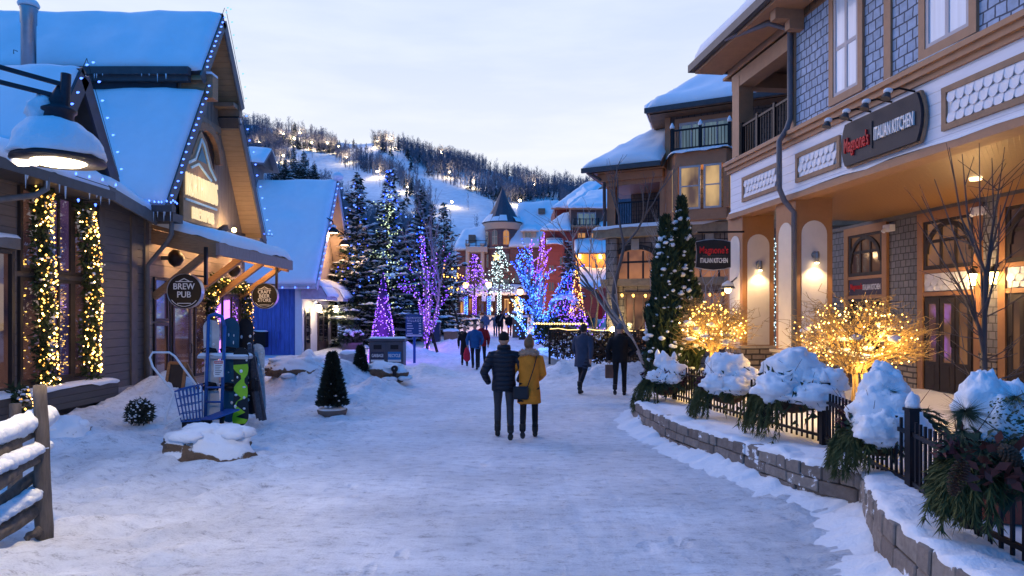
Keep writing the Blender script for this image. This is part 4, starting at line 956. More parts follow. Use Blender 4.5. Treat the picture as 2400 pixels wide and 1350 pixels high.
for i, (a0, a1, kind) in enumerate(bays):
    casing(a0, a1, 4.12); archwin(a0, a1, 3.05, 4.12, (GW1, GW2, GW1, GW2)[i])
    mb = MB(); mb.fbox(ri, a0, a1, 0, .06, 2.97, 3.05); mb.fbox(ri, a0, a1, 0, .06, 2.47, 2.56); build('rail_board', mb, ORANGE, rs)
    if kind == 'sign':
        st = T('entrance_sign', 'flat dark plum restaurant sign panel set under the farther arch window', 'sign', ri((a0+a1)/2, .05, 2.6))
        mb = MB(); mb.fbox(ri, a0+.02, a1-.02, .02, .05, 2.57, 2.96); build('board', mb, M('plum_board', (.045, .035, .06), .5), st)
        text("Magnone's", (a1-a0)*.36, .2, ri(a1-(a1-a0)*.25, .056, 2.77), TH+math.pi, M('sign_red', (.45, .015, .02), .5, .05, 5, 0), st, .01, .012)
        text('ITALIAN KITCHEN', (a1-a0)*.5, .14, ri(a0+(a1-a0)*.3, .056, 2.76), TH+math.pi, SIGNWHITE, st, .01, .008)
        win(rs, ri, a0, a1, .7, 2.47, 2, 1, GLASSD)
    else:
        scallops(rs, ri, a0, a1, 2.58, 2.96, .02, .2, .13); door(rs, ri, a0+.06, a1-.06, .42, 2.42, GW2 if i == 1 else GW1, DKTRIM, .62, 3)
mb = MB()
for a0, a1 in ((si(1985)+.2, 19.3), (bays[1][1]+.18, bays[0][0]-.18), (bays[2][1]+.18, bays[1][0]-.18), (6.6, bays[2][0]-.18)): mb.fbox(ri, a0, a1, 0, .09, .2, 1.22); mb.fbox(ri, a0-.0, a1, 0, .12, 1.22, 1.3)
build('stone_wainscot', mb, STONE, rs)
for px, lab in ((2090, 'white security floodlight box over the grey shingle pier'), (2300, 'white security floodlight box nearer the bare tree top')):
    t = T('emergency_light', lab, 'light box', ri(si(px), .1, 4.05)); mb = MB(); mb.fbox(ri, si(px)-.13, si(px)+.13, .0, .16, 4.05, 4.22); build('case', mb, WHITE, t, bevel=.015)
    mb = MB(); mb.tube([ri(si(px)+.05, .2, 4.05), ri(si(px)+.05, .14, 4.12)], .05, 10); build('lamp_head', mb, WHITE, t)
for a, lab in ((si(2297), 'glowing wall lantern left of the slim bare tree'), (si(2347), 'glowing wall lantern on the casing right of the slim bare tree')):
    t = T('wall_lantern', lab, 'lantern', ri(a, .15, 2.7)); mb = MB(); mb.tube([ri(a, 0, 3.0), ri(a, .18, 3.02)], .02, 6); mb.lathe(ri(a, .18, 2.88), [(.1, 0), (.02, .12)], 8); mb.lathe(ri(a, .18, 2.62), [(.04, 0), (.06, .03)], 8); build('frame', mb, BLACK, t)
    mb = MB(); mb.lathe(ri(a, .18, 2.65), [(.05, 0), (.085, .23)], 8); build('globe', mb, EM('wall_lantern_glow', (1, .66, .22), 22), t)
    lamp('wall_lantern_light', ri(a, .4, 2.75), 34, (1, .6, .25), .09, t)
for a, z, e in ((6.5, 3.9, 60), (11.5, 3.7, 50), (17.4, 3.4, 26)): 
    t = T('added_soffit_light', 'added fill lamp in the arcade soffit, %s' % {6.5: 'above the near doors', 11.5: 'above the lit bush', 17.4: 'at the far end of the arcade'}[a], 'lamp', rf(a, -2, 4.36)); mb = MB(); mb.lathe(rf(a, -2.0, 4.355), [(.09, 0), (.1, .045)], 16); build('lens', mb, EM('soffit_glow', (1, .7, .36), 4), t)
    lamp('soffit_lamp', rf(a, -2.0, 4.3), e*1.1, (1, .60, .26), .12, t, 150, rf(a, -2.0, 0))  # lens and spot added to warm the arcade, no known fitting there
# fascia sign and its row of gooseneck lamps
a0, a1 = sx(2178), sx(1988); zc = 4.98
st = T('fascia_sign', 'large dark navy Italian restaurant sign with red name on the white fascia', 'sign', rf((a0+a1)/2, .1, 4.6))
mb = MB(); pts = [(a0+.12*abs(t)**2, zc+.36*t) for t in [-1, -.6, 0, .6, 1]]+[(a1-.12*abs(t)**2, zc+.36*t) for t in [1, .6, 0, -.6, -1]]
pts = [(a0+.1*t*t, zc+.36*t) for t in (-1, -.7, -.35, 0, .35, .7, 1)]+[(a1-.1*t*t, zc+.36*t) for t in (1, .7, .35, 0, -.35, -.7, -1)]
mb.prism([rf(a, .06, z) for a, z in pts], rf(0, .07, 0)-rf(0, 0, 0)); build('board', mb, M('navy_board', (.014, .018, .03), .5), st)
mb = MB(); mb.prism([rf((a0+a1)/2+(a-(a0+a1)/2)*1.025, .03, zc+(z-zc)*1.08) for a, z in pts], rf(0, .05, 0)-rf(0, 0, 0)); build('back_board', mb, M('panel_brown'), st)
wd = a1-a0
text("Magnone's", wd*.34, .34, rf(a1-wd*.23, .145, 4.93), TH+math.pi, M('sign_red'), st, .03, .015); text('ITALIAN KITCHEN', wd*.46, .21, rf(a0+wd*.30, .145, 4.97), TH+math.pi, SIGNWHITE, st, .03, .012)
mb = MB(); mb.fbox(rf, a1-wd*.435, a1-wd*.425, .13, .15, 4.76, 5.2); build('rule', mb, DKGREY, st)
for k in range(4):
    a = lerp(a1-.1, a0+.3, k/3); t = T('sign_lamp', 'snow capped gooseneck lamp on the white fascia above the navy sign', 'lamp', rf(a, .05, 5.4), 0, 'gooseneck lamps above the navy sign')
    mb = MB(); mb.tube([rf(a, .0, 5.42), rf(a, .25, 5.46), rf(a+.02, .42, 5.42)], .016, 6); build('arm', mb, BLACK, t)
    mb = MB(); mb.tube([rf(a+.02, .46, 5.3), rf(a+.02, .42, 5.42)], [.08, .03], 10); build('shade', mb, DKGREY, t)
    mb = MB(); mb.ball(rf(a+.02, .42, 5.42), .07, .07, .045, 8, 5); build('shade_snow', mb, SNOW, t, smooth=True)
# hanging oval restaurant sign in front of the lodge
hs = T('hanging_restaurant_sign', 'black barrel shaped restaurant sign hanging from an iron bracket by the far column', 'sign', P(1672, 597, 15.0))
c = P(1672, 597, 15.2); W_, H_ = 78*15.2/F, 58*15.2/F
pts = [(-W_/2+.03*(1-t*t)-.03, H_/2*t) for t in (-1, -.5, 0, .5, 1)]+[(W_/2*s_, H_/2+.06*(1-s_*s_)) for s_ in (-.6, 0, .6)]+[(W_/2, H_/2*t) for t in (1, .5, 0, -.5, -1)]+[(W_/2*s_, -H_/2-.06*(1-s_*s_)) for s_ in (.6, 0, -.6)]
mb = MB(); mb.prism([c+V((x, -.04, z)) for x, z in pts], (0, .08, 0)); build('board', mb, BOARD, hs)
mb = MB(); mb.prism([c+V((x*1.03, -.025, z*1.05)) for x, z in pts], (0, .05, 0)); build('rim', mb, M('rim_steel'), hs)
text("Magnone's", W_*.86, .21, c+V((0, -.046, .08)), 0, M('sign_red'), hs, .012, .015); text('ITALIAN KITCHEN', W_*.82, .11, c+V((0, -.046, -.13)), 0, SIGNWHITE, hs, .012, .01)
mb = MB(); mb.box(c.x-W_*.35, c.x+W_*.35, c.y-.05, c.y-.042, c.z-.035, c.z-.028); build('rule', mb, GREYTRIM, hs)
mb = MB(); mb.beam(c+V((-.35, 0, H_/2+.22)), c+V((.75, .2, H_/2+.26)), .04, .04); mb.tube([c+V((-.25, 0, H_/2)), c+V((-.25, 0, H_/2+.22))], .01, 5); mb.tube([c+V((.25, 0, H_/2)), c+V((.25, 0, H_/2+.24))], .01, 5); build('bracket', mb, BLACK, hs)
t = T('column_lamp', 'snowy shaded lamp glowing on the street side of the farther column', 'lamp', P(1705, 680, 15.6)); c = P(1706, 676, 15.7)
mb = MB(); mb.tube([rf(sx(1740)+.3, .0, 2.95), c+V((.1, 0, .16)), c+V((0, 0, .1))], .02, 6); mb.lathe(c, [(.17, 0), (.13, .06), (.04, .12)], 12); build('shade', mb, DKGREY, t)
mb = MB(); mb.lathe(c+V((0, 0, .05)), [(.15, 0), (.13, .06), (.02, .13)], 10); build('shade_snow', mb, SNOW, t, smooth=True)
mb = MB(); mb.ball(c+V((0, 0, -.04)), .075); build('bulb', mb, EM('wall_lantern_glow'), t, smooth=True); lamp('column_lamp_light', c+V((0, 0, -.15)), 30, (1, .66, .3), .08, t)
# ================================================================== terrace, curved retaining wall
PLAN = [(2.9, 14.6), (2.5, 13.6), (2.42, 12.6), (2.52, 11.3), (2.68, 10.2), (3.05, 8.85), (3.36, 7.65), (3.66, 7.05), (3.45, 6.5), (3.24, 5.95), (3.04, 5.4), (2.88, 4.6), (2.8, 3.4), (2.9, 1.5)]
def smooth_path(pts, n=8):
    out = []; P_ = [V((p[0], p[1], 0)) for p in pts]
    for i in range(len(P_)-1):
        p0, p1, p2, p3 = P_[max(i-1, 0)], P_[i], P_[i+1], P_[min(i+2, len(P_)-1)]
        for k in range(n):
            t = k/n; out.append(.5*((2*p1)+(-p0+p2)*t+(2*p0-5*p1+4*p2-p3)*t*t+(-p0+3*p1-3*p2+p3)*t**3))
    return out+[P_[-1]]
WP = smooth_path(PLAN)
def walltop(y): return lerp(.47, .38, sstep(5.0, 8, y))
TZ = .40
poly = [(p.x+.1, p.y) for p in WP]+[(13, 1.5), (11, 17), (7.5, 19.5), (4.6, 18.2)]
mb = MB(); N_ = 26
inner_pts = [V((lerp(9.9, 7.0, i/(len(WP)-1)) if False else 9.8+(14.6-p.y)*.12, p.y+(1.5 if p.y > 10 else 0), 0)) for i, p in enumerate(WP)]
rows = []
for p, q in zip(WP, inner_pts):
    row = []
    for k in range(N_+1):
        t = k/N_; t = t**1.6; x, y = lerp(p.x+.06, q.x, t), lerp(p.y, q.y, t)
        z = TZ+.05*fbm(x*1.3, y*1.3, 7, 4)+.015*fbm(x*6, y*6, 7, 3)+.05*math.exp(-((x-p.x-.35)/.25)**2)+(walltop(p.y)-TZ-.0)*math.exp(-(x-p.x)**2/.1)
        row.append((x, y, z))
    rows.append(row)
mb.v = [v for r_ in rows for v in r_]; n = N_+1; mb.f = [(i*n+j, i*n+j+1, (i+1)*n+j+1, (i+1)*n+j) for i in range(len(rows)-1) for j in range(N_)]; mb.m = [0]*len(mb.f)
tag(build('snowy_terrace', mb, SNOWL, smooth=True, origin=(0, 0, 0)), 'raised snowy terrace behind the curved stone wall', 'terrace', kind='structure')
m, nt, b = _nodes('wall_block'); co = objco(nt); gi = nt.nodes.new('ShaderNodeNewGeometry').outputs['Random Per Island']
f1 = noise_t(nt, co, 9, 7, None, .7); f2 = noise_t(nt, co, 2.2, 3)
cc = ramp(nt, gi, [(0, (.19, .155, .135)), (.5, (.255, .215, .19)), (1, (.31, .27, .24))])
c2 = mix(nt, 1.0, cc.outputs[0], ramp(nt, f1, [(.3, (.55, .53, .52)), (.7, (1, 1, 1))]).outputs[0], 'MULTIPLY')
sn = ramp(nt, math_node(nt, 'ADD', math_node(nt, 'MULTIPLY', f2, .6), math_node(nt, 'MULTIPLY', f1, .45)), [(.63, (0, 0, 0)), (.655, (1, 1, 1))])
L(nt, mix(nt, sn.outputs[0], c2, (.8, .82, .86)), b.inputs['Base Color']); b.inputs['Roughness'].default_value = .85; bump(nt, b, f1, .6, .03)
WALLB = m
mb = MB(); rr = random.Random(5)
cum = [0]
for p, q in zip(WP, WP[1:]): cum.append(cum[-1]+(q-p).length)
def at(s):
    s = min(max(s, 0), cum[-1]-1e-4)
    for i in range(len(WP)-1):
        if cum[i+1] >= s:
            t = (s-cum[i])/(cum[i+1]-cum[i]); p = WP[i].lerp(WP[i+1], t); d = (WP[i+1]-WP[i]).normalized(); return p, V((d.y*-1, d.x, 0))
for r_ in range(3):
    s = -rr.random()*.2
    while s < cum[-1]:
        l = rr.uniform(.18, .52) if r_ < 2 else rr.uniform(.16, .42)
        e = min(s+l, cum[-1]); 
        if e-s > .06:
            a, na = at(s+.006); bq, nb_ = at(e-.006); top = walltop(a.y)
            k_ = .012*math.sin(s*3+r_); hs_ = [-.12, top*.30+k_, top*.66, top+.02]; z0, z1 = hs_[r_]+.004, hs_[r_+1]-.004
            if r_ == 0: z0 = -.12
            if r_ == 2: z1 += rr.uniform(-.012, .012)
            j = rr.uniform(-.012, .018); out = [(1 if nn.x < 0 else -1) for nn in (na, nb_)]
            oa, ob = -na if na.x > 0 else na, -nb_ if nb_.x > 0 else nb_
            mm = MB(); mm.corners([a+oa*(.10+j)+V((0, 0, z0)), bq+ob*(.10+j+rr.uniform(-.006, .006))+V((0, 0, z0)), bq-ob*.12+V((0, 0, z0)), a-oa*.12+V((0, 0, z0)), a+oa*(.095+j)+V((0, 0, z1)), bq+ob*(.095+j)+V((0, 0, z1)), bq-ob*.12+V((0, 0, z1)), a-oa*.12+V((0, 0, z1))])
            mb.add(mm.v, mm.f)
        s = e
t = T('retaining_wall', 'low curved grey stone block wall edging the snowy terrace', 'stone wall', (3, 8, 0))
build('stonework', mb, WALLB, t, bevel=.012)
fine = [at(cum[-1]*i/260)[0] for i in range(261)]
mb = MB(); strip(mb, fine, [.02, .10, .16, .22, .30, .42, .58, .8], lambda p, o, i: -.02-.07*max(0, o-.25)+max(0, .17+.10*fbm(p.x*2.2, p.y*2.2, 1, 4)+.05*fbm(p.x*9, p.y*9, o*5, 3))*max(0, 1-(max(o-.1, 0)/.62))**1.7*(.75+.5*fbm(p.x*1.1, p.y*1.1, 7, 2))+.02*fbm(p.x*8+o*6, p.y*8, 3, 3)*(o > .12))
tag(build('snow_drift', mb, SNOWL, smooth=True, recalc=False), 'lumpy snow banked along the foot of the curved stone wall', 'snow drift', kind='stuff')
mb = MB(); strip(mb, fine, [.085, .08, .05, 0, -.07, -.16, -.28, -.42], lambda p, o, i: walltop(p.y)+(.0 if o > .082 else (.055+.045*fbm(p.x*3, p.y*3, 2, 4)+.03*fbm(p.x*9+o*7, p.y*9, 5, 3))*(1 if o < .06 else .55))-max(0, -o-.12)*.18)
mb.v = [(x+.05*fbm(y*4, 3, 1, 3), y, z) for x, y, z in mb.v]
build('coping_snow', mb, SNOWL, t, smooth=True, recalc=False)
# iron fence on the terrace
FPOST = [(3.05, 14.3), (3.16, 13.3), (3.42, 11.9), (3.72, 10.1), (4.0, 8.75), (3.72, 6.35), (3.42, 5.1), (3.36, 3.6)]
ft = T('iron_fence', 'black iron picket fence along the top of the curved stone wall', 'fence', (3.7, 9, TZ))
for i, (x, y) in enumerate(FPOST):
    mb = MB(); w_ = .045; mb.box(x-w_, x+w_, y-w_, y+w_, .3, 1.16); po = build('post', mb, BLACK, ft)
    mb = MB(); mb.box(x-w_-.012, x+w_+.012, y-w_-.012, y+w_+.012, 1.16, 1.19); build('post_cap', mb, BLACK, po)
    mb = MB(); mb.lathe((x, y, 1.185), [(.055, 0), (.06, .05), (.035, .12), (.005, .16)], 10); build('cap_snow', mb, SNOW, po, smooth=True)
for (x0, y0), (x1, y1) in zip(FPOST, FPOST[1:]):
    a, bb = V((x0, y0, 0)), V((x1, y1, 0)); l = (bb-a).length; n = int(l/.108)
    mb = MB(); mb.beam(a+V((0, 0, .50)), bb+V((0, 0, .50)), .035, .035); mb.beam(a+V((0, 0, .95)), bb+V((0, 0, .95)), .03, .04)
    rl = build('rails', mb, BLACK, ft)
    mb = MB()
    for k in range(1, n):
        p = a.lerp(bb, k/n); mb.box(p.x-.011, p.x+.011, p.y-.011, p.y+.011, .42, 1.07)
    build('pickets', mb, BLACK, rl)
# ================================================================== timber lodge in mid distance
def lg(a, o, z): return V((7.2-.887*a-.461*o, 22+.461*a-.887*o, z))
lo = T('timber_lodge', 'brown timber lodge with snowy hipped roofs, bay window and balconies', 'lodge', lg(0, 0, 0), math.atan2(.461, -.887))
LSH = bricky('lodge_shingles', (.13, .10, .09), (.10, .08, .072), (.03, .025, .022), .2, .16, .8, .01, .6, .4, .2)
LOR = woodmat('lodge_orange', (.40, .18, .085), .6, (1, 1, 1), 5, .15, .05); LST = bricky('lodge_stone', (.27, .22, .20), (.20, .165, .155), (.05, .045, .045), .5, .24, .85, .015, .7, .45, .3)
mb = MB(); mb.fbox(lg, -4, 4.4, -6, 0, .2, 5.0); build('stone_storey', mb, LST, lo)
mb = MB(); mb.fbox(lg, -4, 2.25, -6, 0, 5.0, 8.75); mb.fbox(lg, 2.25, 4.3, -6, -2.6, 5.0, 7.3); build('upper_wall', mb, LSH, lo)
mb = MB(); mb.fbox(lg, -4, 4.7, -.2, .45, 4.72, 5.04); mb.fbox(lg, -4, 4.5, 0, .25, 3.05, 3.3); build('band_beam', mb, woodmat('band_tan', (.30, .2, .12), .65, (1, 1, 1)), lo)
mb = MB(); slab(mb, lg(-4, -.1, 5.04), lg(4.7, -.1, 5.04), lg(4.7, .5, 5.04), lg(-4, .5, 5.04), .14, 61, .02, .2); build('ledge_snow', mb, SNOW, lo, smooth=True)
# bay window
bay = [(-.1, .0), (.15, .75), (1.75, .75), (2.2, .0)]
mb = MB(); mb.prism([lg(a, o, 5.1) for a, o in bay], (0, 0, .35)); mb.prism([lg(a, o, 6.85) for a, o in bay], (0, 0, .45)); bw = build('bay_frame', mb, LOR, lo)
mb = MB()
for (a, o) in bay[1:3]+[(.05, .35), (2.0, .35)]: mb.fbox(lg, a-.09, a+.09, o-.12, o+.02, 5.45, 6.85)
build('bay_mullion', mb, LOR, bw)
PALEF = M('pale_window_frame', (.42, .4, .42), .6, .05); GBAY = glow_pane('bay_glass', (.10, .06, .05), (.70, .45, .2), .9, 1.3, (1, 1, .4))
for a0, a1 in ((.3, .85), (.95, 1.62)): win(lo, lambda a, o, z: lg(a, .72+o, z), a0, a1, 5.45, 6.85, 1, [6.2], GBAY, PALEF, .06, .04)
mb = MB(); mb.prism([lg(.02, .05, 5.45), lg(.15, .70, 5.45), lg(.15, .70, 6.85), lg(.02, .05, 6.85)], lg(.03, 0, 0)-lg(0, 0, 0)); mb.prism([lg(2.15, .05, 5.45), lg(1.76, .70, 5.45), lg(1.76, .70, 6.85), lg(2.15, .05, 6.85)], lg(-.03, 0, 0)-lg(0, 0, 0)); build('side_pane', mb, GBAY, bw)
mb = MB(); c = lg(.62, .55, 6.1); mb.lathe(c, [(.16, 0), (.11, .24)], 12); sh = build('table_lamp_shade', mb, EM('shade_glow', (1, .7, .35), 6), bw)
mb = MB(); slab(mb, lg(-.2, 0, 7.3), lg(2.3, 0, 7.3), lg(1.85, .9, 7.3), lg(.05, .9, 7.3), .12, 66, .02, .2); build('bay_snow', mb, SNOW, bw, smooth=True)
railing(lo, lg, .05, 1.85, .78, 7.35, 8.05, 18, 3)
mb = MB()
for a in (.05, .95, 1.85): mb.lathe(lg(a, .78, 8.1), [(.07, 0), (.08, .06), (.03, .17), (.005, .2)], 8)
build('post_snow', mb, SNOW, lo, smooth=True)
win(lo, lg, .15, 1.8, 7.3, 8.45, 4, 1, glow_pane('curtain_glass', (.1, .16, .22), (.22, .32, .4), .6, 2, (3, 3, .2)), M('sash_grey'), .08, .06)
mb = MB(); mb.fbox(lg, 0, 1.95, 0, .07, 8.45, 8.6); mb.fbox(lg, 1.82, 1.95, 0, .07, 7.3, 8.45); mb.fbox(lg, .0, .13, 0, .07, 7.3, 8.45); mb.fbox(lg, 2.1, 2.28, -.05, .06, 5.1, 8.75); build('trim', mb, LOR, lo)
# roofs
EAVES = woodmat('eave_brown', (.22, .11, .06), .6, (1, 1, 1))
roof('hip_roof', [[lg(5.0, .7, 7.1), lg(2.25, .7, 7.1), lg(2.25, -2.2, 9.1), lg(2.7, -2.2, 9.1)], [lg(5.0, .7, 7.1), lg(2.7, -2.2, 9.1), lg(3.6, -5, 9.1), lg(5.6, -5, 7.1)]], .12, EAVES, .26, 71, lo, rad=.35)
roof('main_roof', [[lg(2.75, .7, 8.85), lg(-4.5, .7, 8.85), lg(-4.5, -4.6, 12.0), lg(.6, -4.6, 12.0)], [lg(2.75, .7, 8.85), lg(.6, -4.6, 12.0), lg(.6, -6, 12.0), lg(4.0, -6, 8.85)]], .14, EAVES, .3, 75, lo, rad=.4)
def solid(name, low, high, parent, mat):
    mb = MB(); n = len(low); mb.add(low+high, [tuple(range(n))[::-1], tuple(range(n, 2*n))]+[(i, (i+1) % n, n+(i+1) % n, n+i) for i in range(n)]); return build(name, mb, mat, parent)
solid('roof_core', [lg(2.65, .6, 8.7), lg(-4.5, .6, 8.7), lg(-4.5, -5.9, 8.7), lg(3.9, -5.9, 8.7)], [lg(.62, -4.55, 11.8), lg(-4.5, -4.55, 11.8), lg(-4.5, -5.9, 11.8), lg(.62, -5.9, 11.8)], lo, EAVES)
solid('roof_core', [lg(4.9, .6, 6.96), lg(2.2, .6, 6.96), lg(2.2, -4.9, 6.96), lg(5.5, -4.9, 6.96)], [lg(2.72, -2.15, 8.9), lg(2.2, -2.15, 8.9), lg(2.2, -4.9, 8.9), lg(3.6, -4.9, 8.9)], lo, EAVES)
mb = MB(); mb.beam(lg(5.02, .74, 7.05), lg(2.25, .74, 7.05), .1, .16); mb.beam(lg(2.78, .74, 8.82), lg(-4.5, .74, 8.82), .1, .16); build('gutter', mb, DKGREY, lo)
mb = MB(); mb.fbox(lg, 2.3, 4.6, -2.6, .3, 6.7, 6.95); build('loggia_ceiling', mb, LOR, lo)
mb = MB(); mb.fbox(lg, 4.05, 4.35, -.3, 0, 5.1, 6.75); mb.fbox(lg, 2.3, 4.45, -.15, .15, 6.55, 6.72); mb.fbox(lg, 2.28, 2.45, -.1, .08, 5.1, 6.75); build('loggia_post', mb, LOR, lo)
mb = MB(); mb.tube([lg(4.8, .7, 7.0), lg(4.4, .15, 6.7), lg(4.4, .1, 5.0)], .06, 8); build('downspout', mb, DKGREY, lo, smooth=True)
railing(lo, lg, 2.5, 4.05, -.1, 5.15, 6.0, 18, 2)
def gwin_arch(a, hw, z0, zt, gm):
    mb = MB(); mb.prism([lg(a-hw, .03, z0)]+[lg(a-hw*math.cos(t), .03, zt-hw*.6+hw*.6*math.sin(t)) for t in [math.pi*k/12 for k in range(13)]]+[lg(a+hw, .03, z0)], lg(0, -.02, 0)-lg(0, 0, 0)); f = build('arched_window', mb, gm, lo)
    mb = MB()
    for k in range(12):
        t0, t1 = math.pi*k/12, math.pi*(k+1)/12; mb.beam(lg(a-hw*1.06*math.cos(t0), .05, zt-hw*.6+hw*.66*math.sin(t0)), lg(a-hw*1.06*math.cos(t1), .05, zt-hw*.6+hw*.66*math.sin(t1)), .12, .16)
    for k in (-.33, .33): mb.fbox(lg, a+hw*k-.03, a+hw*k+.03, .03, .06, z0, zt-.1)
    mb.fbox(lg, a-hw, a+hw, .03, .06, z0+.55, z0+.62); build('muntins', mb, DKTRIM, f)
    mb = MB(); mb.fbox(lg, a-.14, a+.14, .05, .12, zt-.05, zt+.32); build('keystone', mb, M('keystone', (.34, .3, .28), .8), f)
GL = glow_pane('lodge_glass', (.05, .02, .02), (.42, .17, .08), .9, .8)
gwin_arch(3.3, .8, 3.3, 4.35, GL); gwin_arch(.8, .9, 3.3, 4.4, GL)
for a0, a1 in ((2.7, 3.7), (1.4, 2.4), (.0, 1.1)): win(lo, lg, a0, a1, .9, 2.85, 3, 1, GL, woodmat('window_brown', (.12, .07, .05), .6))
mb = MB()
for a in (4.05,): mb.fbox(lg, a-.15, a+.2, 0, .3, .2, 4.7)
for a in (2.55, 1.25): mb.fbox(lg, a-.12, a+.12, 0, .15, .2, 3.05)
build('pier', mb, LST, lo)
lamp('bay_room_light', lg(.9, .4, 6.4), 10, (1, .66, .33), .2, lo)
t = T('uplight', 'dazzling ground floodlight at the foot of the lodge corner pier', 'floodlight', lg(3.95, .75, .9)); c = P(1436, 773, 23.0); mb = MB(); mb.tube([c-V((0, 0, .5)), c-V((0, 0, .1))], .04, 6); build('stake', mb, BLACK, t); mb = MB(); mb.ball(c, .1); build('lamp_head', mb, EM('uplight_glow', (1, .85, .35), 60), t, smooth=True); lamp('uplight_lamp', c+V((0, -.05, .12)), 60, (1, .78, .36), .1, t)
t = light_string('warm bulbs strung under the lodge lower beam', [lg(3.75, .2, 2.78), lg(.0, .2, 2.78)], .42, .05, WARMB, (0, -.03, -.03)); 
# patio fence before the lodge
pf_ = [P(1288, 0, 24.5), P(1360, 0, 23.6), P(1450, 0, 22.6), P(1520, 0, 21.6)]
pt = T('patio_fence', 'black iron patio fence with rope light before the lodge', 'fence', (3, 23, .7))
for i, p in enumerate(pf_):
    mb = MB(); mb.box(p.x-.04, p.x+.04, p.y-.04, p.y+.04, .3, 1.62); build('post', mb, BLACK, pt)
for a, bb in zip(pf_, pf_[1:]):
    a, bb = V((a.x, a.y, 0)), V((bb.x, bb.y, 0)); n = int((bb-a).length/.105); mb = MB(); mb.beam(a+V((0, 0, .72)), bb+V((0, 0, .72)), .03, .03); mb.beam(a+V((0, 0, 1.48)), bb+V((0, 0, 1.48)), .03, .04); rl = build('rails', mb, BLACK, pt); mb = MB()
    for k in range(1, n): p = a.lerp(bb, k/n); mb.box(p.x-.01, p.x+.01, p.y-.01, p.y+.01, .6, 1.58)
    build('pickets', mb, BLACK, rl)
rp = [V((p.x, p.y-.02, 1.56+.03*math.sin(i*2))) for i, p in enumerate(polyline([V((p.x, p.y, 0)) for p in pf_], .4))]
mb = MB(); mb.tube(rp, .013, 6); tag(build('rope_light', mb, EM('rope_glow', (1, .66, .22), 2.6)), 'glowing yellow rope light wound along the patio fence top', 'rope light')
mb = MB(); rr = random.Random(9)
for k in range(60): 
    p = pf_[0].lerp(pf_[3], rr.random()); leafy(mb, (p.x, p.y+rr.uniform(.2, .7), rr.uniform(.7, 1.4)), 30, .35, .2, k)
hh = T('clipped_hedge', 'brown twiggy hedge dusted with snow behind the patio fence', 'hedge', (3, 23.5, .6)); build('leaves', mb, M('brown_leaf', (.07, .045, .03), .85, .4, 6, 0), hh, recalc=False)
mb = MB()
for k in range(70): p = pf_[0].lerp(pf_[3], rr.random()); mb.ball((p.x, p.y+rr.uniform(.1, .6), rr.uniform(.8, 1.45)), rr.uniform(.04, .1), None, .035, 6, 4)
b_ = build('snow_clumps', mb, SNOW, hh, smooth=True); b_['kind'] = 'stuff'
light_string('straight row of warm bulbs along the lodge plinth ledge', [lg(4.9, .6, 1.75), lg(7.0, .6, 1.75)], .1, .04, EM('rope_glow'), (0, -.01, 0), jit=.005)
# ================================================================== hotel at the end of the street
def cbox(mb, px0, px1, py0, py1, d, depth, dz=0):
    mb.box(X(px0, d), X(px1, d), d, d+depth, Z(py1, d), Z(py0, d))
def cf(d): return lambda a, o, z: V((a, d-o, z))
BRICK = bricky('hotel_brick', (.36, .125, .10), (.28, .10, .08), (.16, .13, .12), .5, .17, .85, .03, .5, .5, .25)
REDW = siding('red_siding', (.21, .05, .045), .4, False, .12, .4); HCREAM = M('hotel_cream', (.5, .42, .34), .7, .06)
HWIN = glow_pane('hotel_window', (.05, .06, .09), (.12, .13, .17), .8, .3); HWARM = glow_pane('hotel_warm_window', (.3, .12, .05), (.9, .42, .12), .9, .35)
D = 72.0
ht = T('brick_hotel', 'red brick hotel with a round turret and snowy mansard roof closing the street', 'hotel', (0, D, gbase(0, D)))
tx, ty = X(1178, 73.9), 73.9
mb = MB(); mb.lathe((tx, ty, 1.5), [(1.85, 0), (1.85, 10.1)], 28); build('turret_wall', mb, BRICK, ht, smooth=True)
mb = MB(); mb.lathe((tx, ty, 11.2), [(1.86, 0), (1.95, .05), (1.95, .5), (2.12, .6), (2.12, .72)], 28); mb.lathe((tx, ty, 9.1), [(1.86, 0), (1.92, .02), (1.92, .16), (1.86, .18)], 28); mb.lathe((tx, ty, 6.6), [(1.86, 0), (1.93, .02), (1.93, .18), (1.86, .2)], 28); build('turret_cornice', mb, HCREAM, ht, smooth=True)
mb = MB(); mb.lathe((tx, ty, 11.92), [(2.2, 0), (1.6, .75), (.9, 2.0), (.02, 3.95)], 12); tr = build('turret_roof', mb, M('slate_blue', (.05, .06, .085), .5), ht)
mb = MB()
for k in range(9):
    if k in (5,): continue
    a0, a1 = R(165+k*24), R(165+k*24+23); 
    rows = []
    for r_, z in ((2.24, .0), (2.0, .33), (1.72, .68+.14*((k*7) % 3-1))): rows.append([V((tx+(r_+.04)*math.cos(lerp(a0, a1, q/3)), ty+(r_+.04)*math.sin(lerp(a0, a1, q/3)), 11.95+z+.05)) for q in range(4)])
    for i in range(2):
        for q in range(3): mb.quad(rows[i][q], rows[i][q+1], rows[i+1][q+1], rows[i+1][q])
build('turret_snow', mb, SNOW, tr)
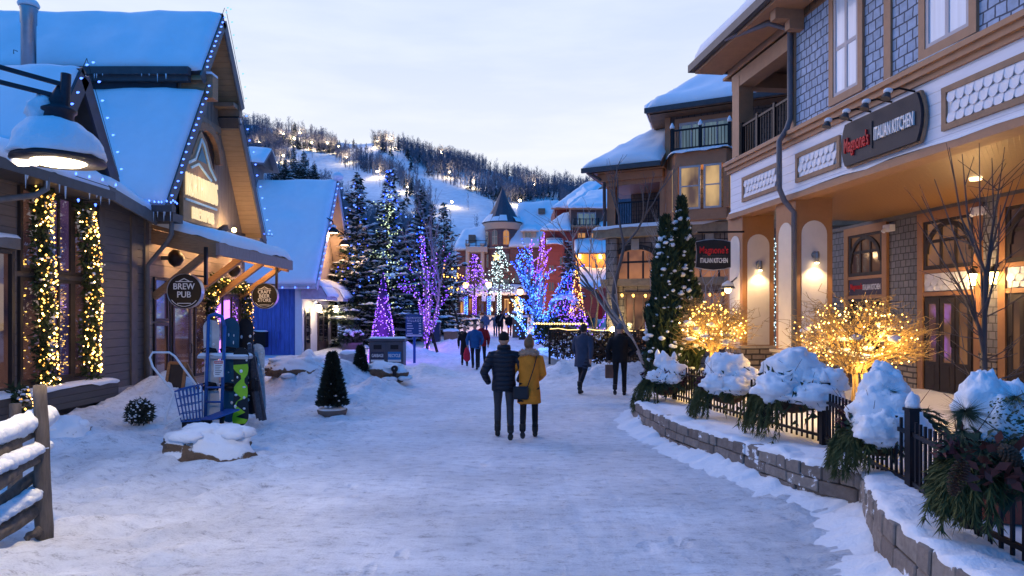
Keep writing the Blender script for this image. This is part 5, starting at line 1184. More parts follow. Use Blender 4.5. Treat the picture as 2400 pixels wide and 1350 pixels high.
for ang, gm in ((-115, HWIN), (-78, HWARM), (-150, HWIN)):
    for z0, hgt, ar in ((9.55, 1.6, 1), (7.2, 1.3, 0), (4.6, 1.3, 0)):
        a = R(ang); c = V((tx+1.86*math.cos(a), ty+1.86*math.sin(a), z0)); rd = V((math.cos(a), math.sin(a), 0)); tg = V((-rd.y, rd.x, 0)); hw = .30
        pts = [c-tg*hw, c+tg*hw]+([c+tg*hw*math.cos(t)+V((0, 0, hgt-.42+hw*math.sin(t))) for t in [math.pi*k/8 for k in range(9)]] if ar else [c+tg*hw+V((0, 0, hgt)), c-tg*hw+V((0, 0, hgt))])
        ctr = c+V((0, 0, hgt/2))
        mb = MB(); mb.prism([ctr+(p-ctr)*1.13 for p in pts], rd*.05); fr_ = build('window', mb, M('arch_tan', (.34, .22, .17), .8), ht)
        mb = MB(); mb.prism([p+rd*.03 for p in pts], rd*.05); build('pane', mb, gm if ar else HWIN, fr_)
        mb = MB(); mb.beam(c+rd*.09, c+rd*.09+V((0, 0, hgt)), .05, .05); mb.beam(c-tg*hw+rd*.09+V((0, 0, hgt*.5)), c+tg*hw+rd*.09+V((0, 0, hgt*.5)), .05, .05); build('muntins', mb, HCREAM, fr_)
mb = MB(); cbox(mb, 1196, 1300, 575, 745, D, 14); build('main_wall', mb, BRICK, ht)
mb = MB(); cbox(mb, 1070, 1145, 585, 745, D+1, 12); build('left_wall', mb, M('hotel_plum', (.2, .095, .09), .8), ht)
def cq(a, d): return [P(px, py, dd) for (px, py), dd in zip(a, d)]
roof('mansard_roof', [cq([(1192, 578), (1300, 578), (1310, 470), (1215, 476)], (D-.3, D-.3, D+4.5, D+4.5)), cq([(1060, 585), (1142, 582), (1142, 528), (1085, 540)], (D, D, D+4, D+4))], .15, HCREAM, .25, 81, ht, rad=.5)
mb = MB(); cbox(mb, 1225, 1257, 538, 567, D+.2, 3); dm = build('dormer', mb, HCREAM, ht)
roof('dormer_roof', [cq([(1219, 541), (1263, 541), (1255, 530), (1228, 530)], (D-.3, D-.3, D+3, D+3))], .1, HCREAM, .2, 84, dm)
win(ht, cf(D+.2), X(1229, D), X(1246, D), Z(566, D), Z(543, D), 2, 1, HWIN, HCREAM, .06, .05)
mb = MB(); cbox(mb, 1262, 1278, 488, 500, D+2.5, 3); build('roof_vent', mb, M('vent_brown', (.2, .14, .1), .7), ht)
for px in (1206, 1232, 1258):
    for py0, py1, gm in ((600, 626, HWARM if px == 1258 else HWIN), (640, 664, HWIN)): win(ht, cf(D), X(px, D), X(px+14, D), Z(py1, D), Z(py0, D), 2, 1, gm, BRICK, .06, .06)
# left veranda
mb = MB()
for px in (1096, 1131): mb.lathe((X(px, D-1), D-1, gbase(0, D)), [(.28, 0), (.22, .3), (.2, 7.0), (.3, 7.3)], 12)
vr = build('veranda_column', mb, HCREAM, ht, smooth=True)
mb = MB(); cbox(mb, 1092, 1142, 578, 590, D-1.4, 2); build('veranda_slab', mb, HCREAM, ht)
railing(ht, cf(D-1.2), X(1094, D), X(1140, D), 0, Z(580, D), Z(566, D), 16, 3)
mb = MB(); cbox(mb, 1098, 1114, 550, 580, D+.6, 1.5); build('stair_tower', mb, M('vent_brown'), ht)
# shop front under snowy awnings
mb = MB(); cbox(mb, 1075, 1232, 690, 745, D-2.2, 2); sf = build('shop_front', mb, M('shop_dark', (.06, .03, .03), .7), ht)
roof('awning', [cq([(1075, 694), (1235, 690), (1228, 668), (1080, 670)], (D-4.2, D-4.2, D-2.2, D-2.2))], .1, M('awning_dark', (.1, .05, .06), .7), .2, 88, ht)
for i, px in enumerate((1078, 1098, 1120, 1142, 1160, 1180, 1204)):
    win(ht, cf(D-2.2), X(px, D-2), X(px+15, D-2), Z(735, D), Z(700, D), 2, 1, HWARM if i in (0, 1, 5) else GLASSW, M('shop_dark'), .08, .06)
lamp('shop_light', P(1185, 690, D-7), 330, (1, .55, .2), .3, ht); lamp('shop_light', P(1095, 690, D-7), 260, (1, .55, .2), .3, ht)
# red wing
E = 57.0
rw = T('red_wing', 'red clad hotel wing with snowy hip roofs and glowing balcony, right of the turret', 'hotel wing', (X(1345, E), E, gbase(7, E)))
mb = MB(); cbox(mb, 1276, 1425, 536, 745, E, 12); build('wall', mb, REDW, rw)
mb = MB(); cbox(mb, 1338, 1430, 486, 540, E-.2, 8); build('upper_bay', mb, M('bay_brown', (.16, .09, .075), .7), rw)
mb = MB(); cbox(mb, 1300, 1345, 486, 545, E+4, 6); build('rear_bay', mb, REDW, rw)
roof('hip_roof', [cq([(1292, 487), (1352, 487), (1420, 428), (1372, 430)], (E+3, E+3, E+9, E+9)), cq([(1332, 487), (1440, 487), (1440, 440), (1382, 452)], (E-.8, E-.8, E+4, E+4)), cq([(1332, 487), (1382, 452), (1372, 440), (1330, 475)], (E-.8, E+4, E+8, E+6))], .15, LOR, .28, 91, rw, rad=.45)
roof('skirt_roof', [cq([(1266, 539), (1338, 539), (1338, 498), (1318, 505)], (E-1, E-1, E+2.5, E+2.5)), cq([(1395, 533), (1432, 533), (1432, 505), (1418, 510)], (E-1, E-1, E+2.5, E+2.5))], .12, LOR, .25, 94, rw, rad=.4)
win(rw, cf(E-.2), X(1352, E), X(1396, E), Z(530, E), Z(499, E), 3, 1, glow_pane('balcony_glass', (.12, .2, .27), (.2, .3, .38), .6, 1), M('sash_grey'), .1, .08)
railing(rw, cf(E-.9), X(1342, E), X(1400, E), 0, Z(532, E), Z(516, E), 20, 5)
mb = MB(); mb.box(X(1338, E), X(1404, E), E-1.1, E-.2, Z(536, E), Z(532, E)); build('balcony_slab', mb, LOR, rw)
for px in (1352, 1383): win(rw, cf(E), X(px, E), X(px+22, E), Z(560, E), Z(544, E), 2, 1, HWARM, LOR, .1, .06)
roof('balcony_roof', [cq([(1346, 592), (1428, 592), (1428, 562), (1346, 562)], (E-3, E-3, E-.1, E-.1)), cq([(1342, 672), (1432, 672), (1432, 630), (1342, 630)], (E-4.5, E-4.5, E-1.8, E-1.8))], .12, LOR, .25, 97, rw, rad=.4)
mb = MB(); cbox(mb, 1350, 1428, 592, 632, E-1.6, .2); build('balcony_backdrop_wall', mb, M('ochre_wall', (.5, .3, .1), .7), rw)
for px in (1358, 1408):
    mb = MB(); cbox(mb, px-4, px+4, 596, 606, E-1.75, .12); build('balcony_lamp', mb, EM('balcony_glow', (1, .6, .15), 14), rw); lamp('balcony_light', P(px, 604, E-2.2), 70, (1, .5, .1), .15, rw)
for px, py in ((1284, 620), (1284, 660), (1310, 600)): win(rw, cf(E), X(px, E), X(px+16, E), Z(py+24, E), Z(py, E), 2, 1, HWIN, REDW, .08, .06)
mb = MB(); cbox(mb, 1282, 1318, 560, 574, E-.8, .8); build('ledge', mb, REDW, rw)
mb = MB(); slab(mb, *cq([(1280, 572), (1320, 572), (1320, 560), (1280, 560)], (E-1.6, E-1.6, E, E)), .2, 3, .03, .3); build('ledge_snow', mb, SNOW, rw, smooth=True)
mb = MB(); cbox(mb, 1402, 1412, 690, 748, E-1.2, .1); tag(build('red_banner', mb, M('banner_red', (.3, .01, .015), .7)), 'tall narrow dark red banner hanging beside the lodge', 'banner')
# ================================================================== trees
def spruce(label, px, ytop, d, rad, seed, snowy=1.0, zb=None, group=None, name='spruce_tree', sparse_top=0):
    rr = random.Random(seed); x = X(px, d); zb = gz(x, d, False)-.1 if zb is None else zb; top = Z(ytop, d); h = top-zb
    t = T(name, label, 'tree', (x, d, zb), 0, group); mb = MB()
    lean = lambda z: V((x+.05*h*.1*math.sin(z*.6+seed), d, zb+z))
    mb.tube([lean(h*k/6) for k in range(7)], [.035*h*.6*(1-k/6.3)*.55+.01 for k in range(7)], 7); build('trunk', mb, BARK, t)
    nd = MB(); sn = MB(); brs = []; z = h*.05
    while z < h*.985:
        f = z/h; Lb = rad*((1-f)**.85)*(.75+.25*math.sin(seed+z*3))+.1; n = max(4, int(9*(1-f*.5)))
        if f > 1-sparse_top: n = 4
        a0 = rr.random()*6.28
        for k in range(n):
            a = a0+6.28*k/n+rr.gauss(0, .2); l = Lb*rr.uniform(.65, 1.15); dr = lerp(.35, -.25, f); o = lean(z+rr.gauss(0, .08))
            dv = V((math.cos(a), math.sin(a), 0)); sd = V((-dv.y, dv.x, 0)); pts = []
            for q in range(6):
                s = q/5; pts.append(o+dv*l*s+V((0, 0, -dr*l*s+ .18*l*s*s)))
            brs.append(pts)
            nt_ = int(10+16*l)
            for q in range(nt_):
                s = rr.random()**.7; i = min(int(s*5), 4); p = pts[i].lerp(pts[i+1], s*5-i); wdt = .32*l*(1-s*.75)+.05
                c = p+sd*rr.uniform(-wdt, wdt)+V((0, 0, rr.gauss(-.04, .05))); ln = rr.uniform(.2, .42)*min(1, .6+.2*l); dd = (dv*1.0+sd*rr.gauss(0, .7)+V((0, 0, rr.gauss(-.3, .35)))).normalized()
                wv = dd.cross(V((rr.gauss(0, .4), rr.gauss(0, .4), 1))).normalized()*ln*.3
                nd.add([c-wv, c+wv, c+dd*ln], [(0, 1, 2)])
            if snowy and rr.random() < .85*snowy:
                for q in range(int(3+6*l)):
                    s = rr.uniform(.2, 1); i = min(int(s*5), 4); p = pts[i].lerp(pts[i+1], s*5-i); wdt = .26*l*(1-s*.7)+.04; c = p+sd*rr.uniform(-wdt, wdt)+V((0, 0, .05)); r_ = rr.uniform(.08, .24)*(.6+.25*l)
                    sn.add([c+dv*r_*1.5, c+sd*r_, c-dv*r_*1.2, c-sd*r_*.9, c+V((0, 0, r_*.45))], [(0, 1, 4), (1, 2, 4), (2, 3, 4), (3, 0, 4)])
        z += rr.uniform(.18, .3)*max(1, h/9)
    build('crown', nd, NEEDLE, t, recalc=False)
    if sn.v: build('crown_snow', sn, SNOW, t, recalc=False)
    return t, brs, lean, h
def bulbs_at(label, pts, r, mats, name='light_string', seed=1, shares=None, group=None):
    rr = random.Random(seed); mb = MB(); t = T(name, label, 'string lights', V(pts[0]), 0, group); cd = MB()
    for p in pts:
        mb.mi = rr.choices(range(len(mats)), shares)[0] if len(mats) > 1 else 0
        mb.octa(p, r*rr.uniform(.75, 1.2))
    for a, b_ in zip(pts, pts[1:]):
        if (a-b_).length < .6: cd.tube([a, b_], .004, 3, cap=False)
    build('bulbs', mb, mats, t, recalc=False)
    if cd.v: build('cord', cd, CORD, t, recalc=False)
    return t
rr = random.Random(21)
def on_branches(brs, n, zmin, zmax, tip=(.3, 1.0)):
    out = []
    while len(out) < n:
        b_ = rr.choice(brs); s = rr.uniform(*tip); i = min(int(s*5), 4); p = b_[i].lerp(b_[i+1], s*5-i)
        if zmin <= p.z <= zmax and p.y < b_[0].y+.4: out.append(p+V((rr.gauss(0, .05), -.08, rr.gauss(0, .05))))
    return out
def along_branches(brs, n, zmin, zmax, step=.22):
    """strings following whole boughs, so that the lights read as lines"""
    out = []; bb = [b_ for b_ in brs if zmin <= b_[0].z <= zmax and b_[5].y < b_[0].y+.6]
    while len(out) < n:
        for p in polyline(rr.choice(bb), step): out.append(p+V((rr.gauss(0, .04), -.07, rr.gauss(.02, .05))))
    return out
# left group of big evergreens
t, b1, ln, h = spruce('tall snowy spruce right behind the blue shop gable', 838, 405, 39, 2.75, 1, 1.0, sparse_top=.12)
bulbs_at('deep blue bulbs scattered over the spruce beside the blue shop', on_branches(b1, 45, 3, 9.8), .05, [DEEPB, BLUEB], seed=2, shares=(1, 1))
t, b2, ln2, h2 = spruce('tallest snowy spruce, strung with white and blue lights', 912, 385, 41, 3.3, 2, 1.0, sparse_top=.25)
bulbs_at('blue bulbs in the sparse top of the tallest spruce', on_branches(b2, 42, 7.8, 11), .055, [DEEPB, BLUEB], seed=3)
bulbs_at('soft white bulbs running along the boughs of the tallest spruce', along_branches(b2, 330, 2.6, 9.2)+[ln2(zz)+V((0, -.25, 0)) for zz in np.arange(4.2, 9.4, .22)], .038, [EM('soft_white_bulb', (.80, 1.0, .60), 1.9, False)], seed=4)
bulbs_at('sparse blue bulbs low on the right side of the tallest spruce', [p for p in on_branches(b2, 40, 2, 7.5) if p.x > X(912, 41)-.2], .055, [DEEPB, BLUEB], seed=5)
spruce('dark slender spruce behind the purple wrapped bare tree', 985, 440, 47, 2.5, 3, .55); spruce('dark spruce standing left of the veranda with yellow bulbs', 1040, 475, 51, 2.9, 4, .6)
spruce('small dark spruce low behind the village sign', 958, 560, 44, 1.9, 5, .6); spruce('snow flecked spruce hidden behind the gold obelisk', 1332, 560, 46, 1.4, 6, .7)
spruce('low snowy spruce filling the gap between the two big spruces', 872, 545, 43, 2.6, 7, 1.0)
spruce('dark spruce at the edge of the slope below the floodlights', 1012, 470, 62, 2.0, 8, .4)
bulbs_at('a few golden bulbs on the dark spruce left of the veranda', [P(rr.gauss(1062, 14), rr.uniform(615, 690), 49.4) for _ in range(26)], .055, [WARMB], seed=6)
for i, (px, yt, d) in enumerate([(688, 345, 150), (712, 352, 146), (668, 372, 140), (736, 385, 140), (650, 385, 142), (702, 384, 138)]):
    fr = (705-414)/(705-skyline(px)); 
    spruce('blue green fir at the foot of the upper left ski run', px, yt, d, 3.0, 20+i, .25, zb=Z(450, d), group='firs below the upper left ski run', name='hillside_fir')
# bare trees
def grow(p, d, l, r, depth, rr, segs, spread=.5, up=.25, k=(2, 3), shrink=.72, minr=.004):
    n = 4; pts = [p]; cur = p; dd = d.copy()
    for i in range(n):
        dd = (dd+V((rr.gauss(0, .1), rr.gauss(0, .1), rr.gauss(0, .06)+up*.1))).normalized(); cur = cur+dd*l/n; pts.append(cur)
    segs.append((pts, [max(minr, lerp(r, r*shrink, i/n)) for i in range(n+1)], depth))
    if depth <= 0: return
    for _ in range(rr.randint(*k)):
        ax = V((rr.gauss(0, 1), rr.gauss(0, 1), rr.gauss(0, .6))).normalized(); nd = (dd+ax*spread*rr.uniform(.7, 1.4)+V((0, 0, up*.4))).normalized()
        grow(pts[rr.randint(2, n)], nd, l*rr.uniform(.6, .85), r*shrink*.8, depth-1, rr, segs, spread, up, k, shrink, minr)
def bare_tree(label, base, stems, seed, mat=TWIG, name='bare_tree', sides=5, snow=False, group=None):
    rr = random.Random(seed); segs = []
    t = T(name, label, 'tree', base, 0, group)
    for d, l, r, dep, sp_, up, k in stems: grow(V(base), V(d).normalized(), l, r, dep, rr, segs, sp_, up, k)
    mb = MB(); tw = MB()
    for pts, rad, dep in segs: (mb if rad[0] > .018 else tw).tube(pts, rad, sides if rad[0] > .02 else 3, cap=False)
    if mb.v: build('trunk', mb, mat, t, smooth=True, recalc=False)
    if tw.v: build('crown', tw, mat, t, recalc=False)
    return t, segs
def wrap(segs, step, mindep=0, out=.05, seed=0, maxdep=99):
    rr = random.Random(seed); o = []
    for pts, rad, dep in segs:
        if not mindep <= dep <= maxdep: continue
        for p in polyline(pts, step):
            a = rr.random()*6.28; q = rad[0]+out*.5; o.append(p+V((math.cos(a)*q, math.sin(a)*q, rr.gauss(0, .02))))
    return o
def limb_tree(label, d, zb, limbs, r0, seed, mat, depth_j=.5, twigs=3):
    """a bare tree built limb by limb; each limb bends to its own depth"""
    rr = random.Random(seed); x0, y0 = limbs[0][0]; t = T('bare_tree', label, 'tree', (X(x0, d), d, zb)); segs = []; mb = MB(); tw = MB()
    for li, pts in enumerate(limbs):
        dj = rr.uniform(-depth_j, depth_j); n = len(pts); q = []
        for i, (px, py) in enumerate(pts):
            p = P(px, py, d); p.y += dj*i/(n-1); p.x += rr.gauss(0, .03); q.append(p)
        if li == 0 or pts[0] == limbs[0][0]: q[0].z = zb-.1
        rad = [max(.012, r0*(1-.8*i/(n-1))*(1 if li < 2 else .75)) for i in range(n)]
        mb.tube(q, rad, 6); segs.append((q, rad, 2))
        for _ in range(twigs):
            i = rr.randint(1, n-1); e = q[i]+V((rr.gauss(0, .35), rr.gauss(0, .3), rr.uniform(.15, .6))); tw.tube([q[i], q[i].lerp(e, .5)+V((0, 0, .05)), e], [.014, .01, .004], 4, cap=False); segs.append(([q[i], e], [.012, .004], 1))
    build('trunk', mb, mat, t, smooth=True); build('crown', tw, mat, t, recalc=False)
    return t, segs
# purple multi-stem tree left of centre
bx = V((X(998, 36.5), 36.5, .35))
t, sg_ = limb_tree('multi stemmed bare tree lit purple beside the village sign', 36.5, .35, [[(1000, 758), (998, 700), (1001, 645), (994, 600), (991, 556)], [(1000, 758), (1010, 700), (1018, 648), (1016, 600)], [(1000, 758), (986, 712), (977, 686)], [(1000, 758), (1026, 722), (1046, 690)], [(1001, 645), (1015, 610), (1040, 584)], [(998, 690), (982, 650), (962, 628)], [(1018, 648), (1040, 610)]], .085, 31, M('violet_bark', (.12, .1, .12), .85))
bulbs_at('purple bulbs wound around the multi stemmed bare tree', wrap(sg_[:1]+[q for q in sg_ if q[2] == 2][:4], .055, 2, .1, seed=1)+wrap(sg_, .25, 1, seed=2, maxdep=1), .032, [PURPB, PALEP], seed=8, shares=(3, 1))
lamp('purple_glow', bx+V((.2, -.9, 1.6)), 130, (.45, .16, 1), .5, t); 
bulbs_at('blue bulbs high in the dark trees behind the purple tree', [P(rr.gauss(968, 26), rr.uniform(500, 640), 43) for _ in range(30)]+[P(984+rr.gauss(0, 5), rr.uniform(515, 620), 40) for _ in range(20)], .05, [DEEPB, BLUEB], seed=9)
bare_tree('slanting bare tree with snowy limbs leaning towards the veranda', V((X(1005, 38), 38, .4)), [((.42, 0, 1), 3.2, .1, 4, .42, .35, (2, 3))], 33, M('frosted_bark', (.22, .19, .24), .85))
bare_tree('tall bare tree in front of the turret left wing', V((X(1075, 50), 50, .7)), [((.1, 0, 1), 3.0, .1, 4, .45, .4, (2, 3))], 35)
def lit_cone(label, px, ytop, ybase, d, r, n, mats, shares, br, lcol, power, seed, zb=None, core=None, name='lit_cone_tree'):
    x = X(px, d); zb = Z(ybase, d) if zb is None else zb; h = Z(ytop, d)-zb; t = T(name, label, 'light tree', (x, d, zb)); rr = random.Random(seed)
    mb = MB(); mb.lathe((x, d, zb), [(r*.9, 0), (r*.45, h*.5), (.02, h)], 12); build('cone_core', mb, core or M('violet_net', (.05, .02, .10), .8), t, smooth=True)
    mb = MB()
    for k in range(n):
        f = 1-math.sqrt(rr.random()); f = min(max(f, 0), .995); a = rr.random()*6.28; q = r*(1-f)+.02
        mb.mi = rr.choices(range(len(mats)), shares)[0]; mb.octa((x+q*math.cos(a), d+q*math.sin(a), zb+f*h), br*rr.uniform(.75, 1.25))
    b_ = build('bulbs', mb, mats, t, recalc=False); b_['kind'] = 'stuff'
    for f in (.15, .55): lamp('cone_glow', (x, d-r-.35, zb+h*f), power, lcol, .5, t)
    return t
lit_cone('tall cone of purple lights standing behind the garbage bins', 898, 636, 800, 30, .68, 620, [PURPB, PALEP], (3, 1.3), .026, (.45, .15, 1), 110, 3, zb=0)
bulbs_at('dim purple shrub lights between the spruce and the purple tree', [P(rr.gauss(950, 14), rr.gauss(672, 10), 38) for _ in range(40)], .03, [PURPB], seed=10)
for i, (px, d, lab) in enumerate(((952, 45, 'frosted bare tree among the spruces left of the village sign top'), (1020, 55, 'dense frosted bare tree behind the slanting tree'), (1062, 58, 'dense frosted bare tree beside the veranda columns'), (1000, 60, 'tall frosted bare tree behind the purple lit stems'))):
    bare_tree(lab, V((X(px, d), d, gz(X(px, d), d, False)-.1)), [((rnd(-.1, .1), 0, 1), 3.0, .12, 5, .5, .35, (2, 3))], 140+i, M('frosted_wood', (.15, .12, .17), .85), sides=4)
fb = T('frosted_shrub', 'frosted evergreen shrub before the blue tree at the patio fence end', 'shrub', P(1285, 800, 27)); mb = MB(); sn = MB(); rr = random.Random(44)
for k in range(46):
    c = P(1285, 775, 27)+V((rr.gauss(0, .42), rr.gauss(0, .3), rr.gauss(0, .28))); leafy(mb, c, 26, .24, .16, 500+k)
    if rr.random() < .5: sn.ball(c+V((0, -.1, .12)), rr.uniform(.04, .1), None, .035, 6, 4)
build('foliage', mb, CEDAR, fb, recalc=False); build('snow_clumps', sn, SNOW, fb, smooth=True)
# white and purple wrapped conifers on the square
def lit_conifer(label, blabel, px, ytop, ycrown, ybase, d, rad, mats, shares, seed, n, br):
    x = X(px, d); zb = Z(ybase, d); rr = random.Random(seed); t = T('wrapped_conifer', label, 'tree', (x, d, zb)); h = Z(ytop, d)-zb; zc = Z(ycrown, d)-zb
    mb = MB(); mb.tube([(x, d, zb), (x, d, zb+h)], [.12, .02], 7); brs = []
    nd = MB()
    z = zc
    while z < h:
        l = rad*(1-(z-zc)/(h-zc))**.8+.12
        for k in range(7):
            a = rr.random()*6.28; p = V((x, d, zb+z)); q = p+V((math.cos(a)*l, math.sin(a)*l, l*rr.uniform(-.2, .25))); mb.tube([p, q], [.025, .008], 4); brs.append((p, q)); leafy(nd, p.lerp(q, .6), 8, l*.35, .2, rr.randrange(9999))
        z += .28
    build('trunk', mb, BARK, t); build('crown', nd, NEEDLE, t, recalc=False)
    pts = [V((x+.14*math.cos(k*2.4), d+.14*math.sin(k*2.4), zb+zc*k/70)) for k in range(70)]
    for _ in range(n): p, q = rr.choice(brs); pts.append(p.lerp(q, rr.random()**.7)+V((rr.gauss(0, .05), -.04, rr.gauss(0, .05))))
    bulbs_at(blabel, pts, br, mats, seed=seed, shares=shares); return t
t = lit_conifer('slim conifer wrapped in brilliant white lights before the turret', 'brilliant white bulbs covering the slim conifer and its trunk', 1170, 577, 682, 738, 53, 1.25, [WHITEB], None, 41, 300, .045); lamp('white_glow', P(1170, 650, 51.5), 200, (.8, .95, 1), .6, t)
t = lit_conifer('slim conifer wrapped in purple lights in front of the veranda', 'purple bulbs covering the slim conifer and its trunk', 1112, 596, 690, 738, 54, 1.35, [PURPB, PALEP], (4, 1), 42, 330, .045); lamp('purple_glow', P(1112, 650, 52.5), 200, (.5, .15, 1), .6, t)
mb = MB(); c = P(1163, 602, 52.3); mb.loft([[c+V((math.cos(a)*(.34 if k % 2 == 0 else .14), dy, math.sin(a)*(.34 if k % 2 == 0 else .14))) for k, a in enumerate([R(90+36*q) for q in range(10)])] for dy in (-.05, .05)]); tag(build('star_ornament', mb, EM('star_gold', (1, .55, .12), 4)), 'golden star ornament near the top of the white lit conifer', 'star')
def lamp_post(label, px, ylamp, ybase, d, mats, wrapmat, seed):
    x = X(px, d); zb = Z(ybase, d); zt = Z(ylamp, d); t = T('street_lantern', label, 'street lamp', (x, d, zb)); mb = MB(); mb.tube([(x, d, zb), (x, d, zt-.3)], .07, 8); build('post', mb, BLACK, t)
    mb = MB(); mb.ball((x, d, zt), .24, .24, .26); build('globe', mb, EM('street_lamp_glow', (1, .48, .16), 9), t, smooth=True); lamp('street_lamp_light', (x, d+.4, zt+.3), 330, (1, .5, .25), .25, t)
    mb = MB(); mb.lathe((x, d, zt+.2), [(.26, 0), (.2, .1), (.02, .22)], 10); build('cap', mb, BLACK, t)
    if wrapmat:
        rr = random.Random(seed); bulbs_at('blue bulbs round the '+label.replace('blue wrapped ', ''), [V((x+.13*math.cos(k*1.9), d+.13*math.sin(k*1.9), lerp(zb, zt-.9, k/110))) for k in range(110)], .042, wrapmat, seed=seed)
lamp_post('blue wrapped street lantern left of the purple conifer', 1092, 668, 738, 54.5, None, [DEEPB, CYANB], 51); lamp_post('blue wrapped street lantern between the purple and white conifers', 1146, 667, 738, 54.2, None, [DEEPB, CYANB], 52)
lamp_post('plain orange street lantern right of the white conifer', 1219, 684, 740, 54, None, None, 53)
for i, (px, lab) in enumerate(((1082, 'pale blue banner beside the veranda lantern'), (1134, 'pale blue banner left of the middle lantern'), (1155, 'pale blue banner right of the middle lantern'))):
    mb = MB(); cbox(mb, px-5, px+5, 684, 706, 55, .06); tag(build('pole_banner', mb, M('banner_blue', (.3, .42, .62), .7)), lab, 'banner')
# the big blue tree
bx = V((X(1262, 35), 35, .75))
t, sg_ = limb_tree('bare tree wrapped thickly in blue lights beyond the couple', 35, .75, [[(1262, 752), (1247, 705), (1233, 662), (1216, 630), (1203, 611)], [(1262, 752), (1266, 710), (1272, 676), (1276, 648)], [(1262, 752), (1288, 722), (1308, 692), (1318, 660), (1336, 638)], [(1233, 662), (1223, 622), (1216, 594)], [(1247, 705), (1239, 655), (1240, 612), (1234, 584)], [(1308, 692), (1322, 688), (1337, 688)], [(1247, 705), (1256, 668), (1262, 650)], [(1262, 740), (1232, 722), (1218, 700)], [(1270, 740), (1296, 742), (1312, 722)]], .12, 63, M('blue_lit_bark', (.1, .1, .12), .85))
bulbs_at('dense blue bulbs wound over the trunk and limbs of the blue tree', wrap(sg_, .055, 2, .14, seed=3)+wrap(sg_, .05, 2, .2, seed=31)+wrap(sg_, .16, 1, .06, seed=4, maxdep=1), .038, [DEEPB, CYANB, BLUEB], seed=11, shares=(3, 1.2, 2))
bulbs_at('blue and white bulbs heaped around the foot of the blue tree', [bx+V((rr.gauss(-.05, .52), rr.gauss(-.1, .25), abs(rr.gauss(.7, .5)))) for _ in range(230)], .036, [DEEPB, BLUEB, CYANB], seed=12)
lamp('blue_glow', bx+V((-.3, -1.5, 1.3)), 420, (.08, .25, 1), .8, t); lamp('blue_glow', bx+V((-.6, -.9, 3.0)), 60, (.08, .25, 1), .6, t)
bx = V((X(1240, 36.5), 36.5, .7))
t, sg_ = bare_tree('small vase shaped tree in white lights beside the blue tree', bx, [((-.3, 0, 1), 1.0, .05, 2, .4, .3, (2, 3)), ((.25, 0, 1), 1.0, .05, 2, .4, .3, (2, 3))], 65)
bulbs_at('white bulbs on the small vase shaped tree', wrap(sg_, .05, 0, .05, seed=5), .034, [WHITEB, CYANB], seed=13)
t, sg_ = limb_tree('taller bare tree in purple lights rising behind the blue tree', 46, .6, [[(1262, 735), (1261, 690), (1262, 640), (1266, 600), (1265, 556)], [(1262, 640), (1248, 612), (1243, 580)], [(1262, 650), (1278, 622), (1282, 592)], [(1261, 660), (1245, 640), (1238, 632)], [(1266, 600), (1273, 580), (1274, 566)], [(1262, 665), (1280, 650), (1286, 640)]], .09, 67, TWIG)
bulbs_at('purple bulbs wound on the taller tree behind the blue tree', wrap(sg_, .07, 1, .06, seed=6), .042, [PURPB, PALEP], seed=14, shares=(3, 1)); lamp('purple_glow', P(1262, 620, 44.5), 150, (.5, .15, 1), .5, t)
bx = V((X(1325, 44), 44, .6))
t, sg_ = bare_tree('thin upright bare tree in purple lights before the red wing', bx, [((0, 0, 1), 3.0, .06, 2, .3, .6, (2, 2))], 69)
bulbs_at('purple bulbs up the thin tree before the red wing', wrap(sg_, .09, 1, .05, seed=7), .04, [PURPB, DEEPB], seed=15, shares=(3, 1))
t, sg_ = bare_tree('low spreading shrub in purple lights right of the gold obelisk', V((X(1378, 34), 34, .7)), [((-.4, 0, .8), 1.0, .04, 3, .6, .1, (2, 3)), ((.5, 0, .6), 1.1, .04, 3, .6, .1, (2, 3)), ((0, 0, 1), 1.3, .04, 2, .5, .2, (2, 3))], 71)
bulbs_at('purple bulbs on the spreading shrub right of the gold obelisk', wrap(sg_, .13, 1, .05, seed=8), .034, [PURPB, PALEP], seed=16, shares=(3, 1)); lamp('purple_glow', P(1375, 715, 33), 25, (.5, .2, 1), .4, t)
def dome_lights(label, blabel, px, py, d, r, mats, shares, seed, n):
    c = P(px, py, d); t = T('domed_shrub', label, 'shrub', c-V((0, 0, r))); mb = MB(); rr = random.Random(seed)
    for k in range(26):
        a, e = rr.random()*6.28, rr.uniform(.1, 1.5); mb.tube([c-V((0, 0, r)), c+V((math.cos(a)*math.cos(e), math.sin(a)*math.cos(e), math.sin(e)))*r*.5, c+V((math.cos(a)*math.cos(e)*r, math.sin(a)*math.cos(e)*r, math.sin(e)*r*.7-.15*r))], [.025, .015, .006], 4)
    build('branches', mb, TWIG, t)
    mb = MB()
    for k in range(40): a = rr.random()*6.28; q = r*rr.random()**.5; mb.ball(c+V((q*math.cos(a), q*math.sin(a), r*.75*math.sqrt(max(0, 1-(q/r)**2))-.05)), .13, None, .06, 6, 4)
    build('snow_crust', mb, SNOW, t, smooth=True)
    bulbs_at(blabel, [c+V((rr.gauss(0, r*.5), rr.gauss(-.2, r*.3), rr.uniform(-r, r*.65))) for _ in range(n)], .034, mats, seed=seed, shares=shares)
dome_lights('snow crusted weeping shrub lit purple left of the gold obelisk', 'purple bulbs drooping around the weeping shrub', 1326, 715, 35, .75, [PURPB, PALEP], (3, 1), 73, 120)
lit_cone('narrow gold lit obelisk with dark red frame on the square', 1352, 622, 742, 37, .42, 230, [WARMB, EM('amber_bulb', (1, .35, .08), 2.5, False)], (2, 1), .03, (1, .55, .15), 12, 5, core=M('obelisk_red', (.16, .03, .02), .6), name='lit_obelisk')
